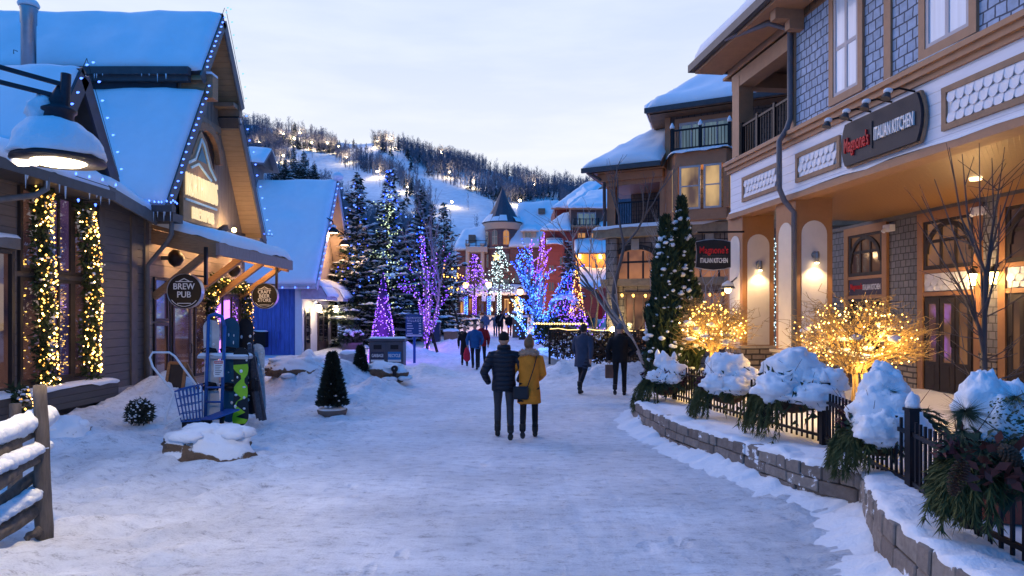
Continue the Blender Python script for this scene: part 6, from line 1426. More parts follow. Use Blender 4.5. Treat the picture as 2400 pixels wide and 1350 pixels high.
bulbs_at('golden bulbs on a little tree beside the white lit conifer', [P(1213+rr.gauss(0, 7), rr.uniform(695, 735), 50) for _ in range(60)]+[P(rr.uniform(1204, 1226), rr.gauss(730, 2), 49) for _ in range(20)], .04, [WARMB], seed=17)
bulbs_at('lone blue bulbs on the snowy lower roof of the red wing', [P(1402, 672, E-5), P(1408, 668, E-5), P(1388, 680, E-5), P(1396, 676, E-5)], .07, [BLUEB], seed=18)
# bare trees in front of the lodge
BIRCH = woodmat('birch_bark', (.42, .34, .30), .8, (1, 1, 5), 9, .35)
t, sg_ = bare_tree('pale birch leaning left across the lodge front', V((X(1512, 20.2), 20.2, .5)), [((-.30, 0, 1), 2.0, .06, 4, .5, .3, (2, 3))], 81, BIRCH)
bare_tree('grey straight trunked tree in front of the lodge corner', V((X(1458, 22.3), 22.3, .5)), [((.02, 0, 1), 2.3, .13, 5, .42, .4, (2, 3))], 83, M('grey_bark', (.13, .11, .105), .85, stretch=(4, 4, .6)))
bare_tree('thin bare tree near the patio left end before the red wing', V((X(1392, 24), 24, .5)), [((-.08, 0, 1), 1.7, .06, 4, .55, .3, (2, 3))], 85, M('grey_bark'))
bare_tree('second slim pale birch beside the twin cedars', V((X(1522, 19.5), 19.5, .5)), [((.06, 0, 1), 1.8, .045, 4, .4, .4, (2, 3))], 87, BIRCH)
bare_tree('frosted spreading bare tree behind the hanging oval sign', V((X(1672, 17.8), 17.8, .4)), [((0, 0, 1), 1.3, .07, 4, .75, .25, (3, 3))], 89, M('frosted_twig', (.30, .27, .27), .85))
# twin columnar cedars
def cedar(label, px, ytop, d, rad, seed):
    rr = random.Random(seed); x = X(px, d); zb = .4; h = Z(ytop, d)-zb; t = T('columnar_cedar', label, 'tree', (x, d, zb)); nd = MB(); sn = MB(); mb = MB(); mb.tube([(x, d, zb), (x, d, zb+h*.95)], [.09, .01], 7); build('trunk', mb, BARK, t)
    for k in range(9500):
        f = rr.random()**1.25; rp = rad*(min(1, (1-f)*1.75)**.75)*(.85+.15*math.sin(f*23+seed))+.015; a = rr.random()*6.28; q = rp*(rr.random()**.3); c = V((x+q*math.cos(a), d+q*math.sin(a), zb+f*h))
        dd = V((math.cos(a)*.55+rr.gauss(0, .35), math.sin(a)*.55+rr.gauss(0, .35), 1.0)).normalized(); ln = rr.uniform(.07, .17); wv = dd.cross(V((rr.gauss(0, 1), rr.gauss(0, 1), .2))).normalized()*ln*.28
        nd.add([c-wv, c+wv, c+dd*ln], [(0, 1, 2)])
    for k in range(95):
        f = rr.random()**1.1*.96; rp = rad*(min(1, (1-f)*1.75)**.75)+.01; a = rr.uniform(math.pi, 2*math.pi)+rr.gauss(0, .4); c = V((x+rp*.95*math.cos(a), d+rp*.95*math.sin(a), zb+f*h)); s_ = rr.uniform(.018, .07)
        sn.ball(c, s_*1.2, s_, s_*rr.uniform(.5, 1.0), 7, 4, lambda v: 1+.35*fbm(v.x*2+k, v.y*2, v.z*2, 2))
    build('crown', nd, CEDAR, t, recalc=False); build('crown_snow', sn, SNOW, t, smooth=True, recalc=False)
cedar('taller of the two snow flecked columnar cedars', 1597, 468, 15.3, .46, 91); cedar('shorter columnar cedar, left of its taller twin', 1560, 512, 14.9, .44, 92)
# lit twiggy bushes
def lit_bush(label, blabel, px, py, d, rx, rz, seed, nb):
    c = P(px, py, d); rr = random.Random(seed); t = T('lit_bush', label, 'bush', (c.x, c.y, TZ)); mb = MB(); segs = []
    for k in range(46):
        a, e = rr.random()*6.28, math.asin(rr.uniform(-.75, 1)); tip = c+V((math.cos(a)*math.cos(e)*rx, math.sin(a)*math.cos(e)*rx*.8, math.sin(e)*rz)); b0 = V((c.x+rr.gauss(0, .06), c.y+rr.gauss(0, .05), c.z-rz*.95)); mid = b0.lerp(tip, .5)+V((rr.gauss(0, .1), rr.gauss(0, .1), .05)); mb.tube([b0, mid, tip], [.02, .012, .005], 4, cap=False)
        for q in range(22):
            p = mid.lerp(tip, rr.random())+V((rr.gauss(0, .06), rr.gauss(0, .06), rr.gauss(0, .06))); o = p
            for s in range(3):
                o2 = o+V((rr.gauss(math.cos(a)*.05, .07), rr.gauss(math.sin(a)*.05, .07), rr.gauss(.03, .06))); mb.tube([o, o2], [.0045, .003], 3, cap=False); segs.append(o2); o = o2
    for k in range(5): mb.tube([(c.x+rr.gauss(0, .1), c.y+rr.gauss(0, .08), TZ-.1), (c.x+rr.gauss(0, .05), c.y+rr.gauss(0, .04), c.z-rz*.6)], .018, 5)
    build('branches', mb, M('bush_twig', (.30, .20, .09), .8, .3, 8, 0), t, recalc=False)
    pts = []
    for _ in range(nb):
        a, e = rr.random()*6.28, math.asin(rr.uniform(-.9, 1)); q = rr.uniform(.55, 1.04)+.06*math.sin(a*5+seed); pts.append(c+V((math.cos(a)*math.cos(e)*rx*q, math.sin(a)*math.cos(e)*rx*.8*q, math.sin(e)*rz*q)))
    bulbs_at(blabel, pts, .0155*d/11, [WARMB, EM('bright_warm_bulb', (1, .62, .18), 12, False)], seed=seed, shares=(2, 1))
    sn = MB()
    for k in range(26): a = rr.random()*6.28; q = rx*.85*rr.random()**.5; sn.ball(c+V((q*math.cos(a), q*math.sin(a)*.8, rz*rr.uniform(-.6, .25))), rr.uniform(.05, .12), None, rr.uniform(.03, .06), 7, 4, lambda v: 1+.3*fbm(v.x*2+k, v.y*2, v.z*2, 2))
    build('snow_clumps', sn, SNOW, t, smooth=True)
    for dx, dy, dz, e in ((0, -rx*.3, 0, 26), (rx*.6, -.2, -.1, 14), (-rx*.6, -.2, -.1, 14), (0, -.1, -rz*.8, 22)): lamp('bush_glow', c+V((dx, dy, dz)), e*3.4, (1, .60, .15), .25, t)
lit_bush('round twiggy bush glowing with warm bulbs beside the twin cedars', 'warm bulbs all over the rounder bush beside the cedars', 1672, 765, 14.2, .66, .55, 95, 230)
lit_bush('wide twiggy bush glowing with warm bulbs before the arcade doors', 'warm bulbs all over the wider bush before the arcade doors', 2005, 790, 10.6, .95, .58, 96, 330)
# white wrapped post seen between the columns
x, y = X(1820, 19.2), 19.2; t = T('wrapped_post', 'slender post wrapped in white lights seen between the arcade columns', 'post', (x, y, .4)); mb = MB(); mb.tube([(x, y, .3), (x, y, 4.3)], .06, 8); build('post', mb, DKGREY, t)
mb = MB(); 
for k in range(190): a = k*1.7; mb.octa((x+.11*math.cos(a)+rr.gauss(0, .02), y+.11*math.sin(a), lerp(.6, 4.25, k/190)), .026)
b_ = build('bulbs', mb, [WHITEB], t, recalc=False); b_['kind'] = 'stuff'
# slim bare tree at the right
bare_tree('slim bare young tree in front of the right hand wall lanterns', V((X(2308, 8.6), 8.6, TZ)), [((0, 0, 1), 1.25, .045, 0, .4, .3, (0, 0))], 97, M('young_bark', (.09, .075, .07), .8), name='young_tree') if False else None
rr2 = random.Random(5); segs = []; b0 = V((X(2308, 8.6), 8.6, TZ)); tk = [b0+V((.01*math.sin(k), 0, k*.27)) for k in range(9)]
segs.append((tk, [lerp(.042, .026, k/8) for k in range(9)], 5))
for px, py in ((2225, 345), (2160, 460), (2255, 360), (2295, 335), (2325, 370), (2355, 345), (2375, 420), (2190, 420), (2345, 480), (2150, 520)):
    s0 = tk[rr2.randint(4, 8)]; tip = P(px, py, 8.6+rr2.uniform(-.5, .4)); mid = s0.lerp(tip, .5)+V((rr2.gauss(0, .05), rr2.gauss(0, .05), -.05)); pts = [s0, s0.lerp(mid, .5), mid, mid.lerp(tip, .5), tip]
    segs.append((pts, [.017, .014, .011, .008, .004], 2))
    for _ in range(6):
        a = pts[rr2.randint(1, 3)]; d_ = (tip-s0).normalized()+V((rr2.gauss(0, .5), rr2.gauss(0, .5), rr2.gauss(0, .3))); segs.append(([a, a+d_*.2, a+d_*rr2.uniform(.3, .55)], [.007, .005, .003], 1))
for _ in range(14):
    a = tk[rr2.randint(3, 6)]; d_ = V((rr2.choice((-1, 1))*rr2.uniform(.6, 1), rr2.gauss(0, .4), rr2.uniform(.2, .6))); q = a+d_*rr2.uniform(.35, .7); segs.append(([a, a.lerp(q, .5)+V((0, 0, -.02)), q], [.01, .007, .004], 1)); segs.append(([a.lerp(q, .6), q+V((rr2.gauss(0, .1), 0, .18))], [.005, .003], 0))
yt = T('young_tree', 'slim bare young tree rising in front of the glowing wall lanterns', 'tree', b0); mb = MB(); tw = MB(); YB = M('young_bark', (.085, .07, .068), .8)
for pts, rad, dep in segs: (mb if dep >= 5 else tw).tube(pts, rad, 8 if dep >= 5 else 4, cap=False)
build('trunk', mb, YB, yt, smooth=True, recalc=False); build('crown', tw, YB, yt, recalc=False)
# ================================================================== foreground street lamp
c = P(122, 372, 5.85)
t = T('street_lamp', 'big snow laden street lamp glowing in the near corner by the pub', 'street lamp', (-4.75, 5.6, 0))
mb = MB(); mb.tube([(-4.75, 5.6, -.1), (-4.75, 5.6, 4.9)], [.075, .055], 12); build('pole', mb, BLACK, t, smooth=True)
IRON = M('lamp_iron', (.035, .032, .042), .5, .3, 9, .15, metal=.4)
mb = MB(); j = P(155, 195, 5.85); mb.beam((-4.75, 5.6, 4.24), j+V((0, 0, -.02)), .035, .035); mb.beam((-4.75, 5.6, 4.10), j+V((0, 0, -.13)), .035, .035); mb.tube([j+V((0, 0, .08)), j+V((-.02, 0, -.32))], .04, 12); build('arm', mb, IRON, t)
mb = MB(); k0 = c+V((.06, 0, .0)); mb.lathe(k0, [(.355, -.03), (.35, 0), (.22, .13), (.12, .22), (.11, .38), (.135, .40), (.135, .42), (.06, .46), (.075, .5), (.05, .56), (.02, .62)], 28); sh = build('shade', mb, IRON, t, smooth=True)
for v in [sh]: pass
mb = MB(); mb.lathe(k0, [(.17, -.05), (.21, -.03), (.22, .01)], 24); build('lens', mb, EM('foreground_lamp_glow', (1, .85, .5), 7), t)
lamp('lamp_light', k0+V((0, 0, -.16)), 300, (1, .76, .46), .2, t)
mb = MB(); mb.ball(k0+V((-.02, 0, .0)), .375, .375, .35, 30, 22, lambda d: (1+.10*fbm(d.x*1.6, d.y*1.6, d.z*1.6+4, 4)) if d.z > -.1 else .96)
mb.v = [(x, y, max(z, k0.z+.012+.03*fbm(x*6, y*6, 1, 2)*(math.hypot(x-k0.x, y-k0.y) > .3))) for x, y, z in mb.v]
mb.ball(k0+V((-.14, 0, .42)), .12, .12, .12, 14, 10, lambda d: 1+.25*fbm(d.x*2, d.y*2, d.z*2, 3)); build('shade_snow', mb, SNOWL, t, smooth=True)
mb = MB(); mb.ball(k0+V((-.28, -.02, .02)), .12, .14, .09, 12, 8, lambda d: 1+.3*fbm(d.x*2, d.y*2, d.z*2+8, 3)); build('overhang_snow', mb, SNOWL, t, smooth=True)
# ================================================================== split rail fence
def log(mb, p, q, r0, r1, seed, n=14, sides=9):
    p, q = V(p), V(q); d = (q-p).normalized(); a = d.orthogonal().normalized(); b_ = d.cross(a); rings = []
    for i in range(n+1):
        f = i/n; c = p.lerp(q, f)+V((fbm(f*2, seed, 1, 2), fbm(f*2, seed, 5, 2), fbm(f*2, seed, 9, 2)))*.02; r = lerp(r0, r1, f); ring = []
        for k in range(sides):
            t_ = 2*math.pi*k/sides; rr_ = r*(1+.28*fbm(math.cos(t_)*1.5+seed, math.sin(t_)*1.5, f*1.2, 3)+.06*fbm(k*3.1, f*9, seed, 2)); ring.append(c+a*math.cos(t_)*rr_+b_*math.sin(t_)*rr_)
        rings.append(ring)
    mb.loft(rings)
ft = T('rail_fence', 'weathered split rail fence loaded with snow in the near corner', 'fence', (-4.45, 6.4, 0))
mb = MB(); log(mb, P(104, 1262, 6.35), P(94, 902, 6.35), .075, .055, 1); build('post', mb, GREYWOOD, ft, smooth=True)
mb = MB(); log(mb, (X(36, 7.6), 7.6, -.1), P(36, 946, 7.6), .07, .062, 2); build('post', mb, GREYWOOD, ft, smooth=True)
mb = MB(); log(mb, P(98, 1068, 6.4), P(-60, 1160, 5.6), .06, .07, 3); build('rail', mb, GREYWOOD, ft, smooth=True)
mb = MB(); log(mb, P(96, 1105, 6.42), P(-60, 1225, 5.9), .05, .06, 4); build('rail', mb, GREYWOOD, ft, smooth=True)
mb = MB(); log(mb, P(100, 1186, 6.4), P(-60, 1285, 5.7), .065, .07, 5); build('rail', mb, GREYWOOD, ft, smooth=True)
mb = MB(); log(mb, P(95, 1005, 6.45), P(-50, 1085, 5.8), .05, .06, 6); build('rail', mb, GREYWOOD, ft, smooth=True)
mb = MB(); log(mb, P(60, 1265, 6.2), P(96, 1240, 6.3), .03, .045, 9); build('wedge', mb, GREYWOOD, ft, smooth=True)
mb = MB()
for (a, b_), w, hgt, sd in (((P(108, 975, 6.5), P(-60, 1040, 5.8)), .10, .10, 1), ((P(100, 1045, 6.4), P(-60, 1120, 5.6)), .085, .065, 5), ((P(90, 1150, 6.35), P(-60, 1245, 5.75)), .095, .055, 9)):
    for i in range(16):
        p = a.lerp(b_, i/15); mb.ball(p, w*(1.05+.25*fbm(i*.7, sd, 0, 2)), w, hgt*(1+.4*fbm(i*.8, sd, 4, 2)), 12, 8, lambda d: 1+.16*fbm(d.x*2+i, d.y*2+sd, d.z*2, 3))
build('rail_snow', mb, SNOWL, ft, smooth=True)
# ================================================================== rocks, shrubs, pots
def rockmat():
    if 'rock' in MC: return MC['rock']
    m, nt, b = _nodes('snowy_rock'); co = objco(nt); f1 = noise_t(nt, co, 7, 7, None, .7); f2 = noise_t(nt, co, 3.2, 5); geo = nt.nodes.new('ShaderNodeNewGeometry'); s_ = N(nt, 'ShaderNodeSeparateXYZ'); L(nt, geo.outputs['Normal'], s_.inputs[0])
    c = ramp(nt, f1, [(.3, (.07, .045, .03)), (.7, (.2, .125, .075))]); k = math_node(nt, 'ADD', math_node(nt, 'MULTIPLY', s_.outputs[2], .42), f2)
    r = ramp(nt, k, [(.60, (0, 0, 0)), (.64, (1, 1, 1))]); L(nt, mix(nt, r.outputs[0], c.outputs[0], (.82, .84, .88)), b.inputs['Base Color']); b.inputs['Roughness'].default_value = .85
    bump(nt, b, math_node(nt, 'ADD', f1, math_node(nt, 'MULTIPLY', r.outputs[0], .8)), .8, .04); MC['rock'] = m; return m
def rock(label, c, rx, ry, rz, seed, capz=.25):
    t = T('boulder', label, 'boulder', c); mb = MB(); mb.ball(c, rx, ry, rz, 34, 24, lambda d: 1+.26*fbm(d.x*1.3+seed, d.y*1.3, d.z*1.3, 4)+.05*fbm(d.x*6+seed, d.y*6, d.z*9, 3)); build('stone', mb, rockmat(), t, smooth=True)
    mb = MB(); rr = random.Random(seed)
    for k in range(16): a = rr.random()*6.28; q = rr.random()**.6*.72; mb.ball(V(c)+V((rx*q*math.cos(a), ry*q*math.sin(a), rz*(capz+.62*math.sqrt(1-q*q)))), rx*rr.uniform(.22, .36), ry*rr.uniform(.25, .4), rz*rr.uniform(.16, .3), 14, 9, lambda d: 1+.22*fbm(d.x*2+k, d.y*2+seed, d.z*2, 4))
    for k in range(9): a = rr.random()*6.28; mb.ball(V(c)+V((rx*1.05*math.cos(a), ry*1.05*math.sin(a), -rz*.45)), rx*.24, ry*.3, rz*.22, 12, 7, lambda d: 1+.25*fbm(d.x*2+k, d.y*2+seed, d.z*2, 4))
    build('snow_cover', mb, SNOWL, t, smooth=True); return t
rock('flat brown rock half buried in snow in front of the snowboard rack', (-4.35, 9.75, .12), .68, .44, .34, 3)
rock('rounded brown boulder with patchy snow behind the rail fence', (-7.05, 10.75, .1), .36, .34, .34, 8, .15)
rock('snow covered rock heap left of the potted little conifers', (X(690, 18.6), 18.6, .6), .85, .5, .32, 12); rock('small rock beside the black bollard in the snowbank', (X(905, 19.6), 19.6, .40), .62, .45, .3, 21, .12)
t = T('ball_shrub', 'round clipped dark shrub in front of the snow heap by the pub', 'shrub', P(328, 990, 12.6)); c = P(328, 967, 12.6); mb = MB(); leafy(mb, c, 1500, .25, .07, 5); build('foliage', mb, M('dark_leaf', (.02, .028, .02), .8, .4, 8, 0), t, recalc=False)
mb = MB(); rr = random.Random(4)
for k in range(45): v = V((rr.gauss(0, 1), -abs(rr.gauss(0, 1)), rr.gauss(.4, 1))).normalized()*.235; mb.ball(c+v, rr.uniform(.012, .03), None, .014, 6, 4)
b_ = build('snow_specks', mb, SNOW, t, smooth=True); b_['kind'] = 'stuff'
def little_conifer(label, px, ytop, ybase, d, r, seed, pot):
    x = X(px, d); zb, zt = Z(ybase, d), Z(ytop, d); t = T('potted_conifer' if pot else 'little_conifer', label, 'conifer', (x, d, zb-(.2 if pot else 0))); mb = MB(); rr = random.Random(seed); h = zt-zb
    for k in range(5200):
        f = rr.random()**1.3; a_ = rr.random()*6.28; q = r*(1-f)**.8*(.9+.1*math.sin(f*9+a_*3))*(rr.random()**.3)+.01; a = rr.random()*6.28; p = V((x+q*math.cos(a), d+q*math.sin(a), zb+f*h)); dd = V((math.cos(a)*.8, math.sin(a)*.8, rr.uniform(.1, .9))).normalized(); ln = rr.uniform(.06, .12); wv = dd.cross(V((rr.gauss(0, 1), rr.gauss(0, 1), .5))).normalized()*ln*.25; mb.add([p-wv, p+wv, p+dd*ln], [(0, 1, 2)])
    build('foliage', mb, M('dark_leaf'), t, recalc=False); mb = MB(); mb.tube([(x, d, zb-.1), (x, d, zt-.1)], [.03, .006], 6); build('trunk', mb, BARK, t)
    mb = MB()
    for k in range(14): f = rr.random(); q = r*(1-f)*.95; a = rr.uniform(3.3, 6.1); mb.ball((x+q*math.cos(a), d+q*math.sin(a), zb+f*h), rr.uniform(.02, .05), None, .02, 6, 4)
    b_ = build('snow_specks', mb, SNOW, t, smooth=True); b_['kind'] = 'stuff'
    if pot:
        mb = MB(); mb.lathe((x, d, zb-.22), [(.27, 0), (.31, .13), (.3, .14), (.25, .13)], 20); build('pot', mb, M('pot_concrete', (.14, .11, .1), .8), t, smooth=True)
        mb = MB(); mb.ball((x, d, zb-.08), .29, .29, .06, 14, 7, lambda d_: 1+.15*fbm(d_.x*2, d_.y*2, d_.z, 2)); build('pot_snow', mb, SNOW, t, smooth=True)
little_conifer('little cone conifer in a low pot at the street edge', 779, 828, 950, 14.2, .30, 2, True); little_conifer('little cone conifer growing from the snowbank before the bins', 845, 812, 900, 19.4, .27, 5, False)
# ================================================================== snowboard rack, cart and boards
RB = M('rack_blue', (.02, .085, .30), .4, .15, 6, .05); d0 = 12.6
rk = T('snowboard_rack', 'blue steel rack with a pale cross shelf holding snowboards by the pub', 'rack', P(520, 1000, d0))
mb = MB()
for (px, y0, y1, dd) in ((481, 742, 992, 12.4), (519, 765, 985, 12.35)): mb.tube([P(px+8, y0, dd+.25), P(px, y1, dd)], .032, 8)
mb.tube([P(488, 742, 12.65), P(505, 736, 12.7), P(520, 742, 12.7), P(526, 765, 12.6)], .035, 8)
for py in (908, 942): mb.tube([P(482, py, 12.38), P(520, py, 12.36)], .02, 6)
build('frame', mb, RB, rk, smooth=True)
mb = MB(); a, b_ = P(470, 836, 12.75), P(588, 838, 12.75); mb.beam(a, b_, .3, .05); build('cross_shelf', mb, M('shelf_grey', (.45, .45, .47), .6), rk, bevel=.006)
mb = MB(); slab(mb, *[p+V((0, o, .03)) for p, o in ((a, -.13), (b_, -.13), (b_, .13), (a, .13))], .05, 2, .01, .06); build('shelf_snow', mb, SNOW, rk, smooth=True)
mb = MB()
for q, r_ in ((P(432, 1002, 12.3), P(432, 988, 12.3)), (P(492, 1002, 12.3), P(492, 985, 12.3)), (P(520, 1010, 12.0), P(520, 975, 12.0))): mb.beam(q, r_, .06, .06)
mb.beam(P(428, 988, 12.3), P(496, 988, 12.3), .07, .07); mb.beam(P(494, 980, 12.2), P(526, 978, 12.2), .06, .06); build('foot', mb, BLACK, rk)
wp = T('warning_plate', 'small white warning plate with a red header wired to the rack', 'notice', P(512, 862, 12.3)); mb = MB(); c = P(513, 864, 12.28); mb.box(c.x-.085, c.x+.085, c.y-.012, c.y, c.z-.15, c.z+.15); build('plate', mb, WHITE, wp)
mb = MB(); mb.box(c.x-.075, c.x+.075, c.y-.016, c.y-.013, c.z+.09, c.z+.14); build('header', mb, M('warning_red', (.5, .03, .03), .5), wp)
text('WARNING', .12, .03, (c.x, c.y-.018, c.z+.115), 0, WHITE, wp, .004, .005)
mb = MB()
for k in range(6): mb.box(c.x-.06, c.x+.06-.02*(k % 3), c.y-.016, c.y-.013, c.z+.055-k*.032, c.z+.065-k*.032)
build('small_print', mb, M('print_black', (.05, .05, .06), .6), wp)
def snowboard(label, px, ytop, ybot, d, w, col, tilt=.22, roll=0.0, marks=None, name='snowboard', bind=True):
    top, bot = P(px, ytop, d+tilt), P(px+roll, ybot, d); t = T(name, label, 'snowboard', bot); up = (top-bot); h = up.length; up = up/h; sd = V((1, 0, -up.x/max(.01, up.z)*0)); sd = (sd-up*sd.dot(up)).normalized(); nn = sd.cross(up)
    if nn.y > 0: nn = -nn
    ol = []
    for s_, sg in ((1, 1), (-1, -1)):
        pass
    pts = []; hw = w/2
    for k in range(9): a = math.pi*k/8; pts.append((hw*math.cos(a), h-hw*1.1+hw*1.1*math.sin(a)))
    pts += [(-hw*.82, h*.55), (-hw*.8, h*.42)]
    for k in range(9): a = math.pi+math.pi*k/8; pts.append((hw*math.cos(a), hw*1.1+hw*1.1*math.sin(a)))
    pts += [(hw*.8, h*.42), (hw*.82, h*.55)]
    f3 = lambda u, v, o: bot+sd*u+up*v+nn*(o+(.05*max(0, (v-h+.28)/.28)**2+.05*max(0, (.28-v)/.28)**2))
    def half(v):
        e = min(v, h-v); r_ = hw*1.1
        wst = 1-.18*math.exp(-((v-h/2)/(h*.3))**2)
        return hw*wst*(math.sqrt(max(0.0, 1-(1-min(e/r_, 1))**2)))+.002
    def deck_part(lo_, hi_, vv_, mat_, o_, nm):
        mb = MB(); a_ = [[f3(lo_(v), v, o_), f3(hi_(v), v, o_), f3(hi_(v), v, o_+.012), f3(lo_(v), v, o_+.012)] for v in vv_]; mb.loft(a_); build(nm, mb, mat_, t)
    vs_ = [0, h*.01, h*.03, h*.06, h*.1]+[h*k/14 for k in range(2, 13)]+[h*.9, h*.94, h*.97, h*.99, h]
    deck_part(lambda v: -half(v), half, vs_, col, 0, 'deck')
    if bind:
        for v in (.33*h, .67*h):
            mb = MB(); mb.ball(f3(0, v, .05), w*.42, .09, .07, 12, 7); mb.tube([f3(-w*.4, v-.06, .03), f3(-w*.42, v+.05, .13), f3(0, v+.08, .17), f3(w*.42, v+.05, .13), f3(w*.4, v-.06, .03)], .018, 6); build('binding', mb, BLACK, t, smooth=True)
    if marks:
        mb = MB(); 
        for k in range(20):
            v0, v1 = h*(.03+.047*k), h*(.03+.047*(k+1)); f_ = marks[1]
            g0, g1 = f_(v0/h), f_(v1/h)
            if g0 is None or g1 is None: continue
            a0, a1, b0_, b1_ = [max(-half(q), min(half(q), x_*w)) for q, x_ in ((v0, g0[0]), (v0, g0[1]), (v1, g1[1]), (v1, g1[0]))]
            mb.quad(f3(a0, v0, .0145), f3(a1, v0, .0145), f3(b0_, v1, .0145), f3(b1_, v1, .0145))
        build('graphic', mb, marks[0], t)
    rr = random.Random(px); mb = MB()
    for k in range(9): mb.ball(f3(rr.uniform(-.35, .35)*w, rr.uniform(.1, .9)*h, .016), rr.uniform(.01, .035), .01, rr.uniform(.01, .04), 6, 4)
    b_ = build('snow_specks', mb, SNOW, t, smooth=True); b_['kind'] = 'stuff'; return t
snowboard('pale grey snowboard standing first in the blue rack', 496, 750, 985, 12.65, .31, M('board_grey', (.55, .55, .57), .4))
snowboard('dark teal snowboard with snowy bindings in the middle of the rack', 541, 745, 990, 12.75, .34, M('board_teal', (.012, .07, .13), .35))
snowboard('black snowboard leaning behind the teal one', 577, 747, 960, 13.05, .30, M('board_black', (.012, .012, .016), .35), bind=False)
LIME = M('board_lime', (.28, .55, .02), .4)
snowboard('black snowboard with a jagged lime green pattern standing at the rack front', 566, 815, 1000, 12.35, .30, M('board_black'), .35, -2, (LIME, lambda v: (-.5, .5) if v < .12 else ((-.5+1.6*(v-.12), .5-.9*abs(math.sin(v*17))) if v < .34 else ((-.25+.3*math.sin(v*23), .12+.38*abs(math.sin(v*11))) if v < .8 else None))), bind=False)
snowboard('black and red snowboard at the outer end of the rack', 589, 830, 972, 12.75, .24, M('board_black'), .3, 4, (M('board_red', (.55, .01, .03), .4), lambda v: (-.5, .5) if .45 < v < .52 or .58 < v < .82 else None), bind=False)
snowboard('white patterned snowboard behind the skis at the rack end', 605, 806, 975, 13.1, .26, M('board_white', (.55, .56, .58), .5, .25, 14), .2, 4, bind=False)
for i, (p0, p1, lab) in enumerate((((585, 820), (612, 985), 'pair'), ((592, 830), (620, 985), 'pair'), ((580, 835), (606, 980), 'pair'))):
    t = T('ski', 'slim dark ski leaning in a bundle at the rack end', 'ski', P(p1[0], p1[1], 12.5), 0, 'skis leaning at the rack end'); mb = MB(); a, b_ = P(p1[0], p1[1], 12.5+.05*i), P(p0[0], p0[1], 12.9); mb.beam(a, b_, .085, .02, (0, 1, 0)); mb.beam(b_, b_+(b_-a).normalized()*.12+V((0, .05, 0)), .07, .018, (0, 1, 0)); build('blade', mb, M('ski_dark', (.05, .05, .065), .4, .5, 20), t)
    mb = MB(); m_ = a.lerp(b_, .52); mb.box(m_.x-.04, m_.x+.04, m_.y-.09, m_.y-.01, m_.z-.1, m_.z+.1); build('binding', mb, BLACK, t, bevel=.01)
ct = T('push_cart', 'blue wire push cart with a tall white loop handle beside the rack', 'cart', P(450, 1000, 12.1))
mb = MB(); fl_, fr_, bl, br = P(425, 988, 12.0), P(470, 985, 12.0), P(432, 985, 12.4), P(474, 980, 12.4); tl, tr_, tl2, tr2 = P(409, 918, 12.0), P(462, 903, 12.0), P(420, 912, 12.45), P(474, 900, 12.45)
for k in range(7):
    f = k/6; mb.tube([fl_.lerp(fr_, f), tl.lerp(tr_, f)], .011, 5); mb.tube([bl.lerp(br, f), tl2.lerp(tr2, f)], .011, 5)
for k in range(5):
    f = k/4; mb.tube([fl_.lerp(tl, f), fr_.lerp(tr_, f), br.lerp(tr2, f), bl.lerp(tl2, f), fl_.lerp(tl, f)], .014 if k in (0, 4) else .009, 5)
build('basket', mb, RB, ct)
mb = MB(); mb.corners([P(468, 985, 12.05), P(500, 985, 11.7), P(562, 962, 12.0), P(530, 962, 12.5), P(468, 981, 12.05), P(500, 981, 11.7), P(562, 958, 12.0), P(530, 958, 12.5)]); build('foot_plate', mb, RB, ct, bevel=.004)
mb = MB(); mb.tube([P(462, 905, 12.3), P(410, 835, 12.5), P(397, 826, 12.5), P(358, 826, 12.3), P(351, 838, 12.25), P(358, 860, 12.2), P(408, 920, 12.0), P(386, 985, 11.9), P(392, 994, 11.85), P(425, 975, 11.9)], .02, 8); build('handle', mb, WHITE, ct, smooth=True)
t = T('chalkboard', 'wooden framed chalkboard easel at the pub door', 'easel', P(415, 930, 14.4)); mb = MB(); a, b_, c, dd = P(385, 935, 14.3), P(425, 940, 14.2), P(436, 852, 14.5), P(398, 850, 14.6)
for p, q in ((a, dd), (b_, c), (dd, c), (a.lerp(dd, .12), b_.lerp(c, .12)), (b_.lerp(c, .1)+V((.25, .35, 0)), c)): mb.beam(p, q, .06, .045, (0, 1, 0))
build('frame', mb, woodmat('easel_wood', (.26, .12, .05)), t); mb = MB(); mb.corners([p+V((0, o, 0)) for o in (.0, .02) for p in (a.lerp(dd, .12), b_.lerp(c, .12), c, dd)]); build('slate', mb, M('slate_board', (.02, .02, .025), .7), t)
